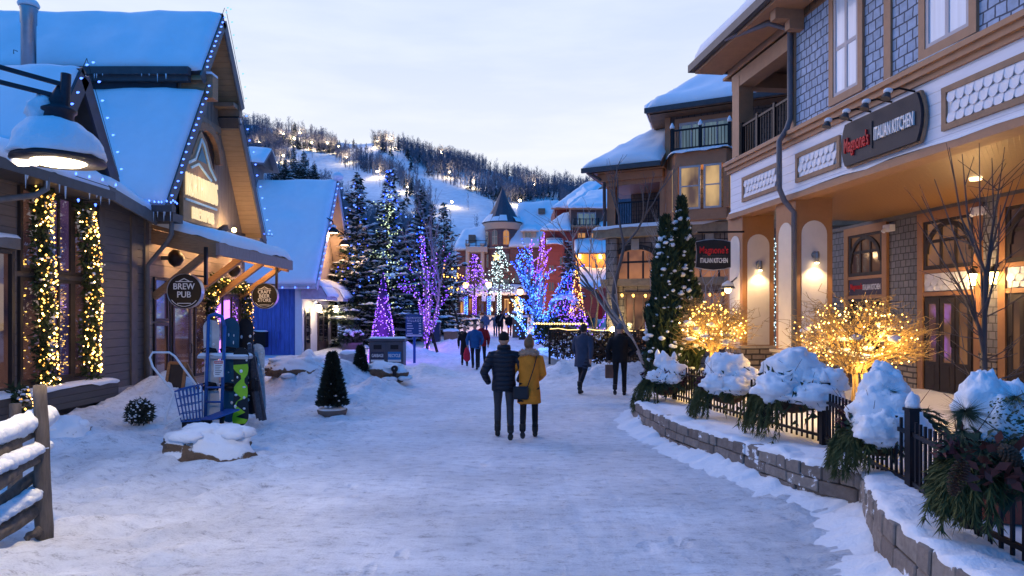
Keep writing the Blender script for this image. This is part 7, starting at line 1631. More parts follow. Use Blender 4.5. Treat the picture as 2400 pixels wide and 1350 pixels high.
# ================================================================== things beside the street on the left
BIN = M('bin_grey', (.075, .075, .095), .6, .15, 6, .15); d0 = 26.0; x0, x1 = X(863, d0), X(947, d0); xm = (x0+x1)/2
t = T('waste_station', 'grey twin bin station marked GARBAGE and RECYCLE', 'waste bins', (xm, d0, 0))
mb = MB(); mb.box(x0+.03, x1-.03, d0, d0+.7, -.05, 1.05); mb.box(x0-.02, x1+.02, d0-.03, d0+.73, 1.05, 1.16); build('cabinet', mb, BIN, t, bevel=.02)
mb = MB(); slab(mb, (x0, d0, 1.16), (x1, d0, 1.16), (x1, d0+.7, 1.16), (x0, d0+.7, 1.16), .07, 3, .015, .1); build('snow_cover', mb, SNOW, t, smooth=True)
for a0, a1, s, colr in ((x0+.09, xm-.05, 'GARBAGE', (.03, .035, .07)), (xm+.05, x1-.09, 'RECYCLE', (.02, .16, .42))):
    mb = MB(); mb.box(a0, a1, d0-.02, d0, .62, .98); mb.prism([((a0+a1)/2+(a1-a0)*.5*math.cos(q), d0-.02, .98+.05*math.sin(q)) for q in [math.pi*k/8 for k in range(9)]], (0, .02, 0)); dr = build('door_panel', mb, BIN, t)
    mb = MB(); mb.box(a0+.12, a1-.12, d0-.035, d0-.021, .76, .92); build('slot', mb, BLACK, dr); mb = MB(); mb.box(a0+.02, a1-.02, d0-.03, d0-.021, .30, .66); build('label_plate', mb, M('plate_'+s.lower(), colr, .5, .05), dr); mb = MB(); mb.box(a0+.02, a1-.02, d0-.034, d0-.031, .28, .36); build('label_strip', mb, WHITE, dr)
    text(s, (a1-a0)*.82, .12, ((a0+a1)/2, d0-.036, .52), 0, SIGNWHITE, dr, .006, .012)
d0 = 29.0; c = P(971, 765, d0); SB = M('village_sign_blue', (.012, .06, .19), .5, .08, 4, .03)
t = T('village_sign', 'dark blue village directory sign on a blue post', 'sign', (c.x, d0, 0)); w_ = 20*d0/F; zt, zb = Z(736, d0), Z(790, d0)
mb = MB(); mb.box(c.x-w_, c.x+w_, d0-.04, d0+.04, zb, zt-.06); mb.prism([(c.x-w_, d0-.04, zt-.06), (c.x+w_, d0-.04, zt-.06), (c.x+w_*.6, d0-.04, zt), (c.x+w_*.1, d0-.04, zt-.03), (c.x-w_*.5, d0-.04, zt+.01)], (0, .08, 0)); build('board', mb, SB, t)
mb = MB(); mb.box(c.x-.05, c.x+.05, d0, d0+.09, -.1, zb); build('post', mb, M('post_blue', (.012, .07, .3), .5), t)
LET = M('sign_letter_pale', (.5, .58, .7), .5, .05, 5, 0)
text('BLUE MOUNTAIN', w_*1.7, .075, (c.x, d0-.05, zt-.16), 0, LET, t, .006, .01); text('VILLAGE', w_*1.6, .1, (c.x, d0-.05, zt-.28), 0, LET, t, .006, .01, spacing=1.35)
mb = MB()
for k in range(5): z = zt-.40-k*.105; mb.box(c.x-w_*.85, c.x-w_*(.3-.12*(k % 3)), d0-.046, d0-.041, z-.014, z+.014); mb.box(c.x+w_*.55, c.x+w_*.82, d0-.046, d0-.041, z-.02, z+.02)
build('direction_line', mb, LET, t); mb = MB(); mb.box(c.x-w_*.95, c.x+w_*.95, d0-.046, d0-.041, zb+.03, zb+.11); build('foot_strip', mb, M('strip_pale', (.45, .5, .58), .6), t)
d0 = 34.5; t = T('sandwich_board', 'black sandwich board standing open side on in the snow', 'sandwich board', P(1010, 833, d0)); mb = MB(); tp = P(1012, 781, d0)
for px in (994, 1028):
    q = P(px, 835, d0); q.z = -.05
    for dy in (-.28, .28): mb.beam(q+V((0, dy, 0)), tp+V((0, dy, 0)), .07, .06, (0, 1, 0))
mb.beam(tp+V((0, -.3, 0)), tp+V((0, .3, 0)), .08, .06); build('frame', mb, BLACK, t); mb = MB(); q0, q1 = P(996, 826, d0), P(1011, 786, d0); mb.corners([p+V((o, dy, 0)) for o in (0, .03) for p, dy in ((q0, -.25), (q0, .25), (q1, .25), (q1, -.25))]); build('panel', mb, BLACK, t)
d0 = 19.2; t = T('bollard', 'black round headed bollard poking out of the snowbank', 'bollard', P(924, 912, d0)); mb = MB(); c = P(925, 866, d0); mb.tube([P(922, 925, d0), c], .055, 10); mb.loft([[c+V((q*math.cos(a), dy, q*math.sin(a)+.02)) for a in [2*math.pi*k/16 for k in range(16)]] for dy, q in ((-.06, .08), (-.05, .095), (.05, .095), (.06, .08))]); build('body', mb, BLACK, t); mb = MB(); mb.ball(c+V((0, -.06, .03)), .022, .01, .022, 8, 5); build('reflector', mb, M('galvanised'), t)
d0 = 31.0; c = P(824, 800, d0); t = T('snowy_planter', 'stout tapered planter heaped with snowy greens by the blue shop door', 'planter', P(824, 822, d0)); zb = .1; mb = MB(); mb.lathe((c.x, d0, 0), [(.34, 0), (.46, .72), (.5, .74), (.5, .82), (.42, .82)], 20); build('pot', mb, M('planter_taupe', (.13, .105, .095), .75), t, smooth=True)
mb = MB(); leafy(mb, (c.x, d0, 1.0), 700, .55, .22, 8, .55); build('greens', mb, CEDAR, t, recalc=False); mb = MB(); rr = random.Random(6)
for k in range(30): a = rr.random()*6.28; q = .5*rr.random()**.5; mb.ball((c.x+q*math.cos(a), d0+q*math.sin(a), 1.05+.32*math.sqrt(1-(q/.52)**2)), rr.uniform(.07, .16), None, .07, 8, 5, lambda d: 1+.3*fbm(d.x*2+k, d.y*2, d.z*2, 2))
build('snow_heap', mb, SNOW, t, smooth=True)
# distant street furniture
def crate(label, name, cat, px0, px1, py0, py1, d, mat, snow=True):
    x0, x1 = X(px0, d), X(px1, d); zb, zt = gz((x0+x1)/2, d, False)-.05, Z(py0, d); t = T(name, label, cat, ((x0+x1)/2, d, zb)); mb = MB(); mb.box(x0, x1, d, d+.7, zb, zt); mb.box(x0-.04, x1+.04, d-.04, d+.74, zt-.12, zt-.02); build('body', mb, mat, t, bevel=.015)
    if snow: mb = MB(); slab(mb, (x0-.05, d-.05, zt-.02), (x1+.05, d-.05, zt-.02), (x1+.05, d+.75, zt-.02), (x0-.05, d+.75, zt-.02), .14, 4, .02, .15); build('snow_cover', mb, SNOW, t, smooth=True)
crate('dark brown litter bin with a snowy lid beside the blue tree', 'litter_bin', 'litter bin', 1216, 1236, 743, 764, 45, M('bin_brown', (.06, .035, .03), .6)); crate('wide wooden planter box left of the litter bin', 'planter_box', 'planter', 1201, 1219, 732, 757, 47, woodmat('box_wood', (.24, .13, .07)))
crate('dark blue newspaper box under the slanting bare tree', 'newspaper_box', 'box', 1012, 1030, 754, 785, 40, M('box_navy', (.02, .04, .1), .5)); crate('low wooden planter bench beside the newspaper box', 'planter_bench', 'bench', 1040, 1072, 775, 783, 40, woodmat('box_wood'))
crate('pale utility box in the snow behind the little conifers', 'utility_cabinet', 'utility box', 797, 832, 828, 850, 27, M('box_pale', (.4, .4, .42), .6))
d0 = 17.5; t = T('street_sign', 'narrow blue topped street sign left of the twin cedars', 'sign', P(1518, 830, d0)); mb = MB(); x = X(1518, d0); mb.tube([(x, d0, .3), (x, d0, Z(742, d0))], .025, 6); build('post', mb, DKGREY, t); mb = MB(); mb.box(x-.07, x+.07, d0-.05, d0-.02, Z(790, d0), Z(755, d0)); build('white_panel', mb, WHITE, t); mb = MB(); mb.box(x-.07, x+.07, d0-.05, d0-.02, Z(755, d0), Z(743, d0)); build('blue_panel', mb, M('post_blue'), t)
# ================================================================== planters along the iron fence
COIR = M('coir_basket', (.08, .045, .03), .9, .4, 20, .8); BROAD = M('magnolia_leaf', (.13, .03, .02), .6, .4, 8, 0); NEED2 = M('pine_needle', (.035, .06, .035), .7, .35, 6, 0); BERRY = M('dark_twig', (.06, .012, .02), .6, .3, 8, 0)
DCED = M('drooping_cedar', (.075, .085, .03), .8, .45, 5, 0)
def frond(mb, p, dv, l, rr, drop=1.0):
    pts = [V(p)]; d = V(dv).normalized(); n = 7
    for k in range(n): d = (d+V((rr.gauss(0, .12), rr.gauss(0, .12), -.34*drop))).normalized(); pts.append(pts[-1]+d*l/n)
    mb.tube(pts, [.006*(1-k/9) for k in range(n+1)], 3, cap=False)
    for a, b_ in zip(pts, pts[1:]):
        for _ in range(15):
            o = a.lerp(b_, rr.random()); dd = ((b_-a).normalized()+V((rr.gauss(0, .5), rr.gauss(0, .5), rr.gauss(-.1, .3)))).normalized(); ln = rr.uniform(.05, .12); wv = dd.orthogonal().normalized()*ln*.075; wv.rotate(Matrix.Rotation(rr.random()*6.28, 3, dd)); mb.add([o-wv, o+wv, o+dd*ln], [(0, 1, 2)])
def planter(label, px, py_rim, d, w, hs, seed, fine=1.0, droop=.42, lumps=None, yrad=.75):
    c = P(px, py_rim, d); rr = random.Random(seed); t = T('hanging_planter', label, 'planter', c-V((0, 0, .3)), 0); r = w/2
    mb = MB(); mb.ball(c+V((0, 0, -.02)), r*.72, r*.72*yrad, .24, 18, 10, lambda v: 1+.06*fbm(v.x*4+seed, v.y*4, v.z*4, 2)); mb.v = [(x, y, min(z, c.z+.03)) for x, y, z in mb.v]; build('basket', mb, COIR, t, smooth=True)
    mb = MB()
    for k in range(int(44*fine)):
        a = rr.choice((rr.random()*6.28, rr.gauss(3.3, .45))); p = c+V((r*.7*math.cos(a), r*.7*yrad*math.sin(a), rr.uniform(-.05, .1))); frond(mb, p, (math.cos(a)*.8, math.sin(a)*.8, .15), droop*rr.uniform(.5, 1.0)*(1.7 if math.cos(a) < -.55 else .75), rr, 1.5)
    build('drooping_fronds', mb, DCED, t, recalc=False)
    mb = MB(); leafy(mb, c+V((0, 0, .02)), int(600*fine), r*.9, .13, seed, .32); build('greens', mb, NEED2, t, recalc=False)
    mb = MB()
    for k in range(14): a = rr.random()*6.28; p = c+V((r*.8*math.cos(a), r*.6*math.sin(a), .1)); leafy(mb, p, 40, .14, .09, seed+k)
    build('dark_leaves', mb, BERRY, t, recalc=False)
    mb = MB(); lumps = lumps or [(0, 0, .18, .95, .8), (-.25, -.1, .05, .5, .5), (.3, -.05, .05, .55, .5)]
    for i, (lx, ly, lz, sr, sh_) in enumerate(lumps): mb.ball(c+V((lx*w, ly*w, lz*hs)), r*sr, r*sr*yrad, hs*sh_*.9, 44, 30, lambda v: (.9+.2*fbm(v.x*1.7+seed+i*3, v.y*1.7, v.z*1.7, 4)+.10*fbm(v.x*4.2+seed, v.y*4.2, v.z*4.2, 4)+.03*fbm(v.x*12+seed, v.y*12, v.z*12, 2))*(1 if v.z > -.25 else .80))
    build('snow_cap', mb, SNOWL, t, smooth=True)
    mb = MB()
    for k in range(16): a = rr.random()*6.28; p = c+V((r*.75*math.cos(a), r*.5*math.sin(a), hs*.35)); mb.tube([p, p+V((rr.gauss(0, .2), rr.gauss(0, .1), rr.uniform(.15, .4)))], [.005, .002], 3)
    build('twigs', mb, BERRY, t); return t, c, r
planter('farthest snow capped planter, at the curve end of the fence', 1558, 895, 13.0, .84, .36, 1, lumps=[(-.02, 0, .85, .5, .85), (.16, -.1, .5, .75, .75), (-.22, -.25, .3, .5, .5), (.05, -.3, .2, .6, .5)])
planter('dome snow capped planter hanging second along the fence', 1706, 908, 10.85, .92, .36, 2, lumps=[(.02, 0, .7, .85, 1.05), (.22, -.15, .35, .72, .75), (-.28, -.25, .2, .55, .6), (.0, -.3, .1, .7, .6)])
planter('widest snow capped planter, glowing golden beside the lit bush', 1862, 922, 9.15, 1.08, .36, 3, lumps=[(-.02, 0, .7, .85, 1.15), (.24, -.15, .35, .8, .85), (-.28, -.2, .2, .65, .75), (.1, -.3, .0, .8, .6), (.2, -.34, -.25, .4, .4)])
t, c, r = planter('tall tent shaped snow cap on the planter beside the fence corner', 2062, 1010, 7.05, .80, .40, 4, 1.3, .32, [(0, -.1, .45, .95, .95), (.02, -.05, 1.05, .6, .75), (-.12, -.3, .1, .75, .7), (.15, -.3, .1, .65, .7), (0, -.05, 1.45, .33, .45)])
mb = MB(); rr = random.Random(3)
for k in range(18): frond(mb, c+V((.3, .1, .15)), (1, rr.gauss(0, .4), rr.uniform(-.1, .5)), .45, rr, .35)
build('side_bough', mb, NEED2, t, recalc=False)
mb = MB()
for k in range(70): v = V((rr.gauss(0, .6), -1+rr.gauss(0, .3), rr.gauss(-.2, .6))).normalized(); o = c+V((0, -.16, .42)); wv = v.orthogonal().normalized()*.004; mb.add([o-wv, o+wv, o+v*.14], [(0, 1, 2)])
build('pine_tuft', mb, NEED2, t, recalc=False)
t, c, r = planter('nearest planter with pine cones and long needles at the frame edge', 2345, 1090, 4.75, .74, .42, 5, 1.5, .3, [(.12, .12, .6, .85, .95), (-.08, .12, .95, .55, .7), (.3, .05, .3, .6, .7), (-.02, -.38, .25, .22, .22), (.2, -.4, .05, .28, .22), (.02, -.42, -.35, .18, .16)])
rr = random.Random(12); mb = MB()
for px, py, dy, n, l in ((2262, 965, -.35, 620, .24), (2255, 1010, -.4, 200, .2), (2380, 930, -.1, 200, .22), (2300, 1050, -.42, 220, .2)):
    o = P(px, py, 4.72+dy*.6)
    for k in range(n): v = V((rr.gauss(-.1, .8), rr.gauss(-.3, .6), rr.gauss(-.1, .8))).normalized(); v.z -= .25; wv = v.orthogonal().normalized()*.0017; mb.add([o-wv, o+wv, o+v*l*.8*rr.uniform(.5, 1.1)], [(0, 1, 2)])
build('long_needles', mb, NEED2, t, recalc=False)
mb = MB()
for k in range(46): o = P(rr.uniform(2240, 2400), rr.uniform(1030, 1130), 4.42+rr.uniform(-.08, .1)); a = rr.random()*6.28; u = V((math.cos(a), -.4, math.sin(a))).normalized(); s_ = u.cross(V((rr.gauss(0, .4), 1, rr.gauss(0, .4)))).normalized(); l = rr.uniform(.08, .13); mb.add([o, o+u*l*.5+s_*l*.26, o+u*l, o+u*l*.5-s_*l*.26], [(0, 1, 2, 3)])
build('magnolia_leaves', mb, BROAD, t, recalc=False)
mb = MB()
for px in range(2330, 2400, 8):
    o = P(px, 975, 4.5)
    for k in range(26): q = o+V((rr.gauss(0, .03), rr.gauss(0, .03), rr.uniform(-.2, .12))); u = V((rr.gauss(0, 1), rr.gauss(0, 1), rr.gauss(.3, 1))).normalized(); s_ = u.orthogonal().normalized(); mb.add([q, q+u*.012+s_*.008, q+u*.028, q+u*.012-s_*.008], [(0, 1, 2, 3)])
build('box_sprigs', mb, M('box_leaf', (.03, .055, .02), .6, .4, 9, 0), t, recalc=False)
CONE = M('pine_cone', (.10, .055, .035), .75, .4, 10, 0)
for (pt, pb), rad in (((P(2258, 1075, 4.35), P(2232, 1160, 4.32)), .055), ((P(2345, 1045, 4.38), P(2390, 1090, 4.38)), .055)):
    mb = MB(); ax = pb-pt; l = ax.length; ax.normalize(); o1 = ax.orthogonal().normalized(); o2 = ax.cross(o1)
    for k in range(95):
        f = k/95; a = k*2.4; rd = rad*math.sin(math.pi*(.12+.83*f))**.7; p = pt+ax*l*f; u = o1*math.cos(a)+o2*math.sin(a); s_ = ax.cross(u); tip = p+u*rd+ax*.012; mb.add([p+s_*.008, tip+s_*.012, tip+u*.006-ax*.006, tip-s_*.012, p-s_*.008], [(0, 1, 2), (0, 2, 4), (2, 3, 4)])
    build('pine_cone', mb, CONE, t, recalc=False)
mb = MB(); q = P(2345, 1185, 5.55); mb.lathe((q.x, q.y, TZ+.02), [(.23, 0), (.27, .2), (.3, .22), (.3, .34), (.25, .34)], 24); tag(build('clay_pot', mb, M('terracotta', (.28, .075, .05), .75), smooth=False), 'terracotta pot standing behind the fence under the nearest planter', 'pot')
# ================================================================== people
SKIN = M('skin', (.42, .24, .17), .55, .06, 5, 0); BOOT = M('boot_dark', (.018, .016, .016), .6, .2, 8, 0)
def cloth(name, col=None, rough=.8, quilt=0):
    if name in MC: return MC[name]
    m, nt, b = _nodes(name); co = objco(nt); f = noise_t(nt, co, 5, 5); L(nt, ramp(nt, f, [(.3, tuple(c*.8 for c in col)), (.7, tuple(c*1.2 for c in col))]).outputs[0], b.inputs['Base Color']); b.inputs['Roughness'].default_value = rough; b.inputs['Specular IOR Level'].default_value = .25
    h = noise_t(nt, co, 9, 4, (1, 1, .5))
    if quilt:
        s_ = N(nt, 'ShaderNodeSeparateXYZ'); L(nt, co, s_.inputs[0]); q = math_node(nt, 'ABSOLUTE', math_node(nt, 'SINE', math_node(nt, 'MULTIPLY', s_.outputs[2], math.pi/quilt))); h = math_node(nt, 'ADD', math_node(nt, 'MULTIPLY', h, .4), math_node(nt, 'POWER', q, .5))
    bump(nt, b, h, .7, .03); MC[name] = m; return m
def person(label, x, y, rot, H, jacket, pants, hem=.80, bulk=1.0, legs=((0, 0), (0, 0)), arms=None, boots=None, z=None, voxel=.011, female=0, lean=0, headturn=0, hat=None, hair=None, flare=0.0, group=None, hands=(1, 1)):
    z = gz(x, y) if z is None else z; s = H/1.75; t = T('person', label, 'person', (x, y, z), rot, group); mats = [jacket, pants, boots or BOOT, SKIN]
    mb = MB(); reg = []
    def mark(i):
        while len(reg) < len(mb.v): reg.append(i)
    lz = lambda v: V((v[0], v[1]+lean*max(0, v[2]-.9), v[2]))*s
    el = lambda zc, cx, cyy, rx, ry, n=16: [lz((cx+rx*math.cos(2*math.pi*k/n), cyy+ry*math.sin(2*math.pi*k/n), zc)) for k in range(n)]
    b = bulk; hw = .93 if female else 1.0
    for sgn, (fy, lift) in zip((-1, 1), legs):
        hip = V((sgn*.095, 0, .92)); an = V((sgn*.10, fy-(.06 if fy < 0 else 0), .10+lift)); kn = hip.lerp(an, .5)+V((0, .05+abs(lift)*.35+.03*(fy > 0), .02))
        th = .088 if not female else .082
        mb.tube([lz(hip), lz(hip.lerp(kn, .5)), lz(kn), lz(kn.lerp(an, .45)), lz(an)], [th*1.02*s, th*.9*s, th*.70*s, th*.68*s, th*.55*s], 12); mark(1)
        up = lift > .04; toe = an+(V((0, .05, -.12)) if up else V((0, .15, -.045)))
        mb.tube([lz(an+V((0, -.005, .12))), lz(an)], [.058*s, .055*s], 10); mb.tube([lz(an+V((0, -.045, -.045))), lz(an.lerp(toe, .5)+V((0, 0, -.02))), lz(toe)], [.045*s, .048*s, .036*s], 10); mark(2)
    # trunk: pelvis and jacket as one loft
    kp = .72 if hem < .79 else 1.0; mb.loft([el(.84, 0, 0, .15*hw*kp, .105*kp), el(.92, 0, 0, .165*hw*kp, .115*kp), el(1.0, 0, 0, .14*hw*kp, .10*kp)]); mark(1)
    rings = []
    for zc, rx, ry in ((hem, .165+flare, .12+flare*.8), (lerp(hem, 1.02, .5), .168+flare*.6, .125+flare*.4), (1.02, .162, .12), (1.16, .175, .128), (1.3, .19, .132), (1.385, .185, .12), (1.44, .135, .098), (1.49, .082, .078)): rings.append(el(zc, 0, 0, rx*hw*(1+.12*b), ry*(1+.22*b)))
    mb.loft(rings); mark(0)
    mb.tube([lz((0, .0, 1.44)), lz((0, .015, 1.56))], [.066*s*(1+.2*b), .058*s], 12); mark(0 if b > .8 else 3)
    arms = arms or (((-.27, -.03, 1.13), (-.26, .06, .88)), ((.27, -.03, 1.13), (.26, .06, .88)))
    for sgn, (elb, wr), hd in zip((-1, 1), arms, hands):
        sh = V((sgn*.185*hw, 0, 1.39)); elb, wr = V(elb), V(wr)
        mb.tube([lz(sh-V((sgn*.04, 0, 0))), lz(sh), lz(sh.lerp(elb, .5)), lz(elb), lz(elb.lerp(wr, .5)), lz(wr)], [.06*s*(1+.2*b), .068*s*(1+.2*b), .058*s*(1+.3*b), .05*s*(1+.3*b), .045*s*(1+.3*b), .036*s*(1+.25*b)], 12); mark(0)
        if hd:
            dv = (wr-elb).normalized(); sd = dv.cross(V((1, 0, 0))); sd = sd.normalized() if sd.length > .1 else V((0, 1, 0)); pn = dv.cross(sd)
            pal = wr+dv*.05; mb.tube([lz(wr), lz(wr+dv*.03), lz(wr+dv*.085)], [.026*s, .034*s, .032*s], 10)
            for q in range(4):
                b0 = wr+dv*.08+sd*(-.03+.02*q); l = (.062, .072, .068, .05)[q]; mb.tube([lz(b0), lz(b0+dv*l*.55-pn*sgn*.004), lz(b0+dv*l*.9-pn*sgn*.022)], [.0105*s, .0095*s, .008*s], 7)
            b0 = wr+dv*.035+sd*.03; mb.tube([lz(b0), lz(b0+dv*.03+sd*.022), lz(b0+dv*.058+sd*.026)], [.012*s, .011*s, .009*s], 7); mark(3)
    hc = V((0, .02, 1.64)); n0 = len(mb.v)
    mb.ball(lz(hc), .077*s, .097*s, .118*s, 20, 14); mb.ball(lz(hc+V((0, .045, -.065))), .052*s, .05*s, .05*s, 12, 8); mb.tube([lz(hc+V((0, .09, .02))), lz(hc+V((0, .112, -.025)))], [.012*s, .018*s], 8)
    for sgn in (-1, 1): mb.ball(lz(hc+V((sgn*.078, 0, -.01))), .012*s, .02*s, .032*s, 8, 6)
    mark(3)
    me = bpy.data.meshes.new('body_raw'); me.from_pydata([tuple(v) for v in mb.v], [], mb.f); ob = bpy.data.objects.new('raw', me); C.objects.link(ob)
    md = ob.modifiers.new('r', 'REMESH'); md.mode = 'VOXEL'; md.voxel_size = voxel; md = ob.modifiers.new('s', 'SMOOTH'); md.factor = .5; md.iterations = 3
    dg = bpy.context.evaluated_depsgraph_get(); nm = bpy.data.meshes.new_from_object(ob.evaluated_get(dg)); bpy.data.objects.remove(ob)
    kd = kdtree.KDTree(len(mb.v))
    # nearest source ring decides the cloth; sources are densified along the tubes by their faces' centres
    src = [(V(v), r_) for v, r_ in zip(mb.v, reg)]
    for f in mb.f: src.append((sum((V(mb.v[i]) for i in f), V())/len(f), reg[f[0]]))
    for f in mb.f:
        if len(f) == 4:
            for i in range(4): src.append(((V(mb.v[f[i]])+V(mb.v[f[(i+1) % 4]]))/2, reg[f[0]]))
    kd = kdtree.KDTree(len(src))
    for i, (v, _) in enumerate(src): kd.insert(v, i)
    kd.balance(); nm.materials.clear()
    for m_ in mats: nm.materials.append(m_)
    idx = []
    for p in nm.polygons: idx.append(src[kd.find(p.center)[1]][1])
    nm.polygons.foreach_set('material_index', idx); nm.polygons.foreach_set('use_smooth', [True]*len(nm.polygons)); nm.name = 'body'
    bo = bpy.data.objects.new('body', nm); C.objects.link(bo); bo.parent = t; WM[bo.name] = WM[t.name].copy()
    hcs = lz(hc)
    if hat:
        mb = MB(); mb.ball(hcs+V((0, -.006, .022))*s, .088*s, .108*s, .115*s, 20, 14, lambda v: 1.0 if v.z > -.3 else .9); mb.v = [(vx, vy, max(vz, hcs.z+.0*s-.12*max(0, -(vy-hcs.y))*1.2)) for vx, vy, vz in mb.v]; build('hat', mb, hat, t, smooth=True, local=True)
    if hair:
        mb = MB(); mb.ball(hcs+V((0, -.014, .015))*s, .087*s, .104*s, .118*s, 20, 14, lambda v: 1+.05*fbm(v.x*3, v.y*3, v.z*3, 3)); mb.v = [(vx, vy, vz) if vy < hcs.y+.055*s or vz > hcs.z+.06*s else (vx, hcs.y+.05*s, vz) for vx, vy, vz in mb.v]
        if female == 2: mb.ball(hcs+V((.01, -.045, .13))*s, .045*s, .045*s, .042*s, 12, 8, lambda v: 1+.15*fbm(v.x*4, v.y*4, v.z*4, 2))
        build('hair', mb, hair, t, smooth=True, local=True)
    mb = MB()
    for sgn in (-1, 1): mb.ball(hcs+V((sgn*.032, .088, .012))*s, .012*s, .007*s, .007*s, 8, 5)
    mb.ball(hcs+V((0, .09, -.062))*s, .022*s, .008*s, .006*s, 8, 5); build('face_features', mb, M('eye_dark', (.06, .03, .028), .5, .1, 5, 0), t, local=True)
    return t, s
NAVY = cloth('navy_puffer', (.010, .013, .022), .55, .075); JEAN = cloth('charcoal_jeans', (.04, .042, .05)); MUST = cloth('mustard_parka', (.52, .185, .018), .8); LEG = cloth('black_leggings', (.01, .01, .013)); SLATE = cloth('slate_coat', (.042, .052, .085)); BLK = cloth('black_jacket', (.008, .008, .010)); DKP = cloth('dark_trousers', (.012, .013, .02))
BLUJ = cloth('blue_jacket', (.012, .085, .25)); REDJ = cloth('red_jacket', (.28, .015, .02)); HATB = cloth('black_beanie', (.008, .008, .009)); HATG = cloth('grey_beanie', (.09, .10, .13)); HAIRD = M('dark_hair', (.03, .02, .015), .6, .3, 30, .3); HAIRB = M('blonde_hair', (.15, .085, .045), .6, .3, 30, .3)
yA = 11.3; t, s = person('man in navy quilted jacket and charcoal jeans, walking arm in arm', X(1181, yA), yA, R(2), 1.76, NAVY, JEAN, hem=.80, bulk=1.35, legs=((.24, 0), (-.22, .06)), arms=(((-.33, -.06, 1.10), (-.25, .10, .92)), ((.33, -.04, 1.12), (.25, .14, .95))), hat=HATB, hands=(0, 0), flare=.01)
mb = MB()
for k in range(7): z_ = .86+k*.085; 
mb.lathe((0, .0, 1.46*s), [(.10, 0), (.115, .03), (.105, .09), (.085, .1)], 16); build('collar', mb, NAVY, t, smooth=True, local=True)
yB = 11.28; t, s = person('woman in mustard parka with fur hood and black leggings, linking arms', X(1240, yB), yB, R(-3), 1.68, MUST, LEG, hem=.62, bulk=1.0, legs=((-.24, .09), (.2, 0)), arms=(((-.30, .02, 1.13), (-.36, .2, 1.12)), ((.24, .04, 1.12), (.14, .24, 1.0))), hair=HAIRB, female=2, hands=(1, 0), flare=.035)
mb = MB(); rr = random.Random(8)
for k in range(1500):
    a = rr.random()*6.28; e = rr.random()*6.28; c = V((.115*math.cos(a), .09*math.sin(a)-.02, 1.475+.05*(-math.sin(a))*.6)); o = c+V((math.cos(a)*math.cos(e), math.sin(a)*math.cos(e), math.sin(e)))*.042; dv = V((math.cos(a)*math.cos(e)+rr.gauss(0, .3), math.sin(a)*math.cos(e)+rr.gauss(0, .3), math.sin(e)+rr.gauss(0, .3))).normalized()*.045; wv = dv.orthogonal().normalized()*.005; mb.add([(o-wv)*s, (o+wv)*s, (o+dv)*s], [(0, 1, 2)])
mb.tube([V((.115*math.cos(a), .09*math.sin(a)-.02, 1.475-.03*math.sin(a)))*s for a in [2*math.pi*k/20 for k in range(21)]], .045*s, 8); build('fur_collar', mb, M('fur', (.5, .34, .24), .9, .3, 30, 0), t, local=True, recalc=False)
mb = MB(); mb.ball(V((0, -.115, 1.34))*s, .12*s, .05*s, .12*s, 16, 10, lambda v: 1+.06*fbm(v.x*3, v.y*3, v.z*3, 2)); build('hood', mb, MUST, t, smooth=True, local=True)
bm_ = WM[t.name]; hb = T('handbag', 'black shoulder bag slung across the mustard parka', 'bag', bm_ @ V((-.14, -.16, .74))); mb = MB(); q = bm_ @ V((-.13, -.18, .79)); mb.box(q.x-.13, q.x+.13, q.y-.05, q.y+.05, q.z-.11, q.z+.10); build('pouch', mb, M('black_leather', (.012, .014, .02), .45), hb, bevel=.025)
mb = MB(); mb.tube([bm_ @ V(p) for p in ((-.03, -.19, .86), (.02, -.185, 1.0), (.08, -.18, 1.18), (.12, -.14, 1.34), (.12, 0, 1.42))], .009, 5); build('strap', mb, M('black_leather'), hb)
yC = 17.6; person('man in slate blue hip length coat striding away alone', X(1366, yC), yC, R(-30), 1.82, SLATE, DKP, hem=.70, bulk=1.1, legs=((.05, 0), (-.36, .16)), arms=(((-.27, .06, 1.14), (-.22, .2, .92)), ((.28, -.14, 1.14), (.3, -.22, .9))), hair=HAIRD, flare=.03, lean=.05)
yD = 17.4; t, s = person('man in black jacket and grey beanie carrying a paper bag', X(1453, yD), yD, R(-12), 1.83, BLK, BLK, hem=.84, bulk=1.2, legs=((-.28, .1), (.08, 0)), arms=(((-.29, .02, 1.13), (-.27, .1, .88)), ((.36, -.05, 1.14), (.2, .12, 1.0))), hat=HATG, hands=(1, 0), lean=.03)
q = WM[t.name] @ V((-.28, .12, .55)); bg_ = T('paper_bag', 'brown paper shopping bag held low by the man in black', 'bag', q-V((0, 0, .1))); mb = MB(); mb.box(q.x-.10, q.x+.10, q.y-.07, q.y+.07, q.z-.1, q.z+.24); build('sack', mb, M('kraft_paper', (.20, .10, .07), .8), bg_, bevel=.006); mb = MB(); mb.tube([q+V((-.05, 0, .24)), q+V((-.03, 0, .33)), q+V((.03, 0, .33)), q+V((.05, 0, .24))], .006, 5); build('grip', mb, M('kraft_paper'), bg_)
yE = 25.8; t, s = person('man in bright blue jacket walking towards the camera with a red bag', X(1113, yE), yE, R(176), 1.76, BLUJ, DKP, hem=.82, bulk=1.1, legs=((.14, 0), (-.16, .03)), arms=(((-.29, .02, 1.12), (-.24, .14, .92)), ((.29, .02, 1.12), (.26, .12, .92))), hair=HAIRD, voxel=.013)
q = WM[t.name] @ V((.28, .16, .62)); bg_ = T('red_bag', 'bright red drawstring bag in the hand of the man in blue', 'bag', q-V((0, 0, .3))); mb = MB(); mb.loft([[q+V((rx*math.cos(a), rx*.5*math.sin(a), zz)) for a in [2*math.pi*k/12 for k in range(12)]] for zz, rx in ((-.3, .06), (-.22, .13), (0, .12), (.18, .07), (.24, .03))]); build('sack', mb, cloth('red_cloth', (.5, .02, .05)), bg_, smooth=True)
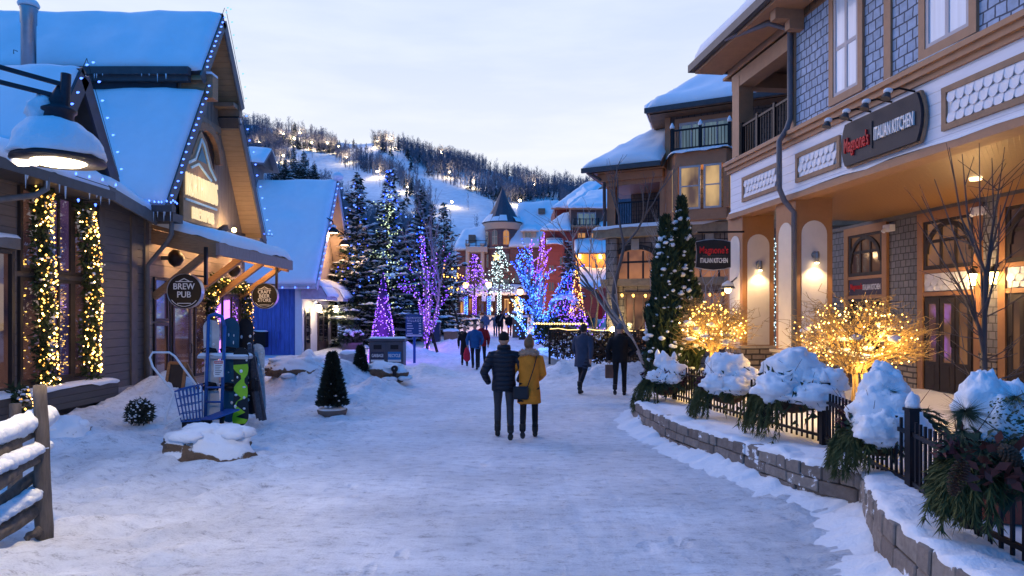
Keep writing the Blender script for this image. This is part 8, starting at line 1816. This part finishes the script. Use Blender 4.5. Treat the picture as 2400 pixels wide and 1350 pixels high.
person('person in a red jacket half hidden behind the man in blue', X(1129, 26.7), 26.7, R(172), 1.80, REDJ, DKP, hem=.82, legs=((-.1, .02), (.12, 0)), hair=HAIRD, voxel=.014)
person('person in a black knee length coat walking beside the man in blue', X(1089, 27.6), 27.6, R(186), 1.60, BLK, LEG, hem=.50, bulk=.9, legs=((.1, 0), (-.1, .02)), hair=M('grey_hair', (.2, .17, .16), .7, .2, 20, .2), female=1, flare=.03, voxel=.014)
GRJ = cloth('grey_blue_jacket', (.12, .14, .2)); TEALP = cloth('teal_snow_pants', (.03, .12, .22)); BLUP = cloth('blue_snow_pants', (.02, .06, .26)); REDP = cloth('red_snow_pants', (.42, .01, .02)); MARO = cloth('maroon_coat', (.09, .02, .03))
person('person in grey jacket and blue snow pants climbing the street', X(1137, 47.5), 47.5, R(5), 1.76, GRJ, BLUP, bulk=1.3, legs=((.12, 0), (-.12, .02)), hat=HATG, voxel=.017)
person('person in grey jacket and teal pants with one arm held out', X(1161, 48.5), 48.5, R(-8), 1.66, GRJ, TEALP, bulk=1.3, legs=((.08, 0), (-.1, .02)), arms=(((-.40, .02, 1.2), (-.58, .1, 1.06)), ((.28, 0, 1.12), (.26, .08, .9))), hat=HATG, voxel=.017)
person('tall person in a long black coat carrying skis on the shoulder', X(1173, 48.0), 48.0, R(0), 1.86, BLK, JEAN, hem=.7, bulk=1.3, legs=((.1, 0), (-.14, .03)), arms=(((-.29, .02, 1.13), (-.25, .12, .92)), ((.32, .08, 1.2), (.2, .2, 1.38))), hat=HATB, voxel=.017)
t = T('skis', 'pair of skis over the shoulder of the tall person in black', 'skis', (X(1176, 48), 48, gz(X(1176, 48), 48)+1.3)); mb = MB(); a = P(1162, 748, 48); mb.beam(P(1171, 752, 47.6), P(1187, 722, 48.3), .1, .05); build('blades', mb, M('ski_dark'), t)
person('person in black jacket and bright red snow pants', X(1194, 48.3), 48.3, R(-4), 1.66, BLK, REDP, bulk=1.3, legs=((.1, 0), (-.1, .02)), hat=HATB, voxel=.017)
person('person in maroon coat standing far up the slope by the lantern', X(1096, 58), 58, R(190), 1.70, MARO, DKP, hem=.55, bulk=1.1, hat=HATB, flare=.03, voxel=.02)
person('person in grey jacket bending forward left of the climbing group', X(1113, 52), 52, R(-60), 1.66, GRJ, DKP, bulk=1.2, lean=.55, legs=((.1, 0), (-.1, 0)), arms=(((-.24, .2, 1.1), (-.2, .42, .95)), ((.24, .2, 1.1), (.2, .42, .95))), hat=HATG, voxel=.02)
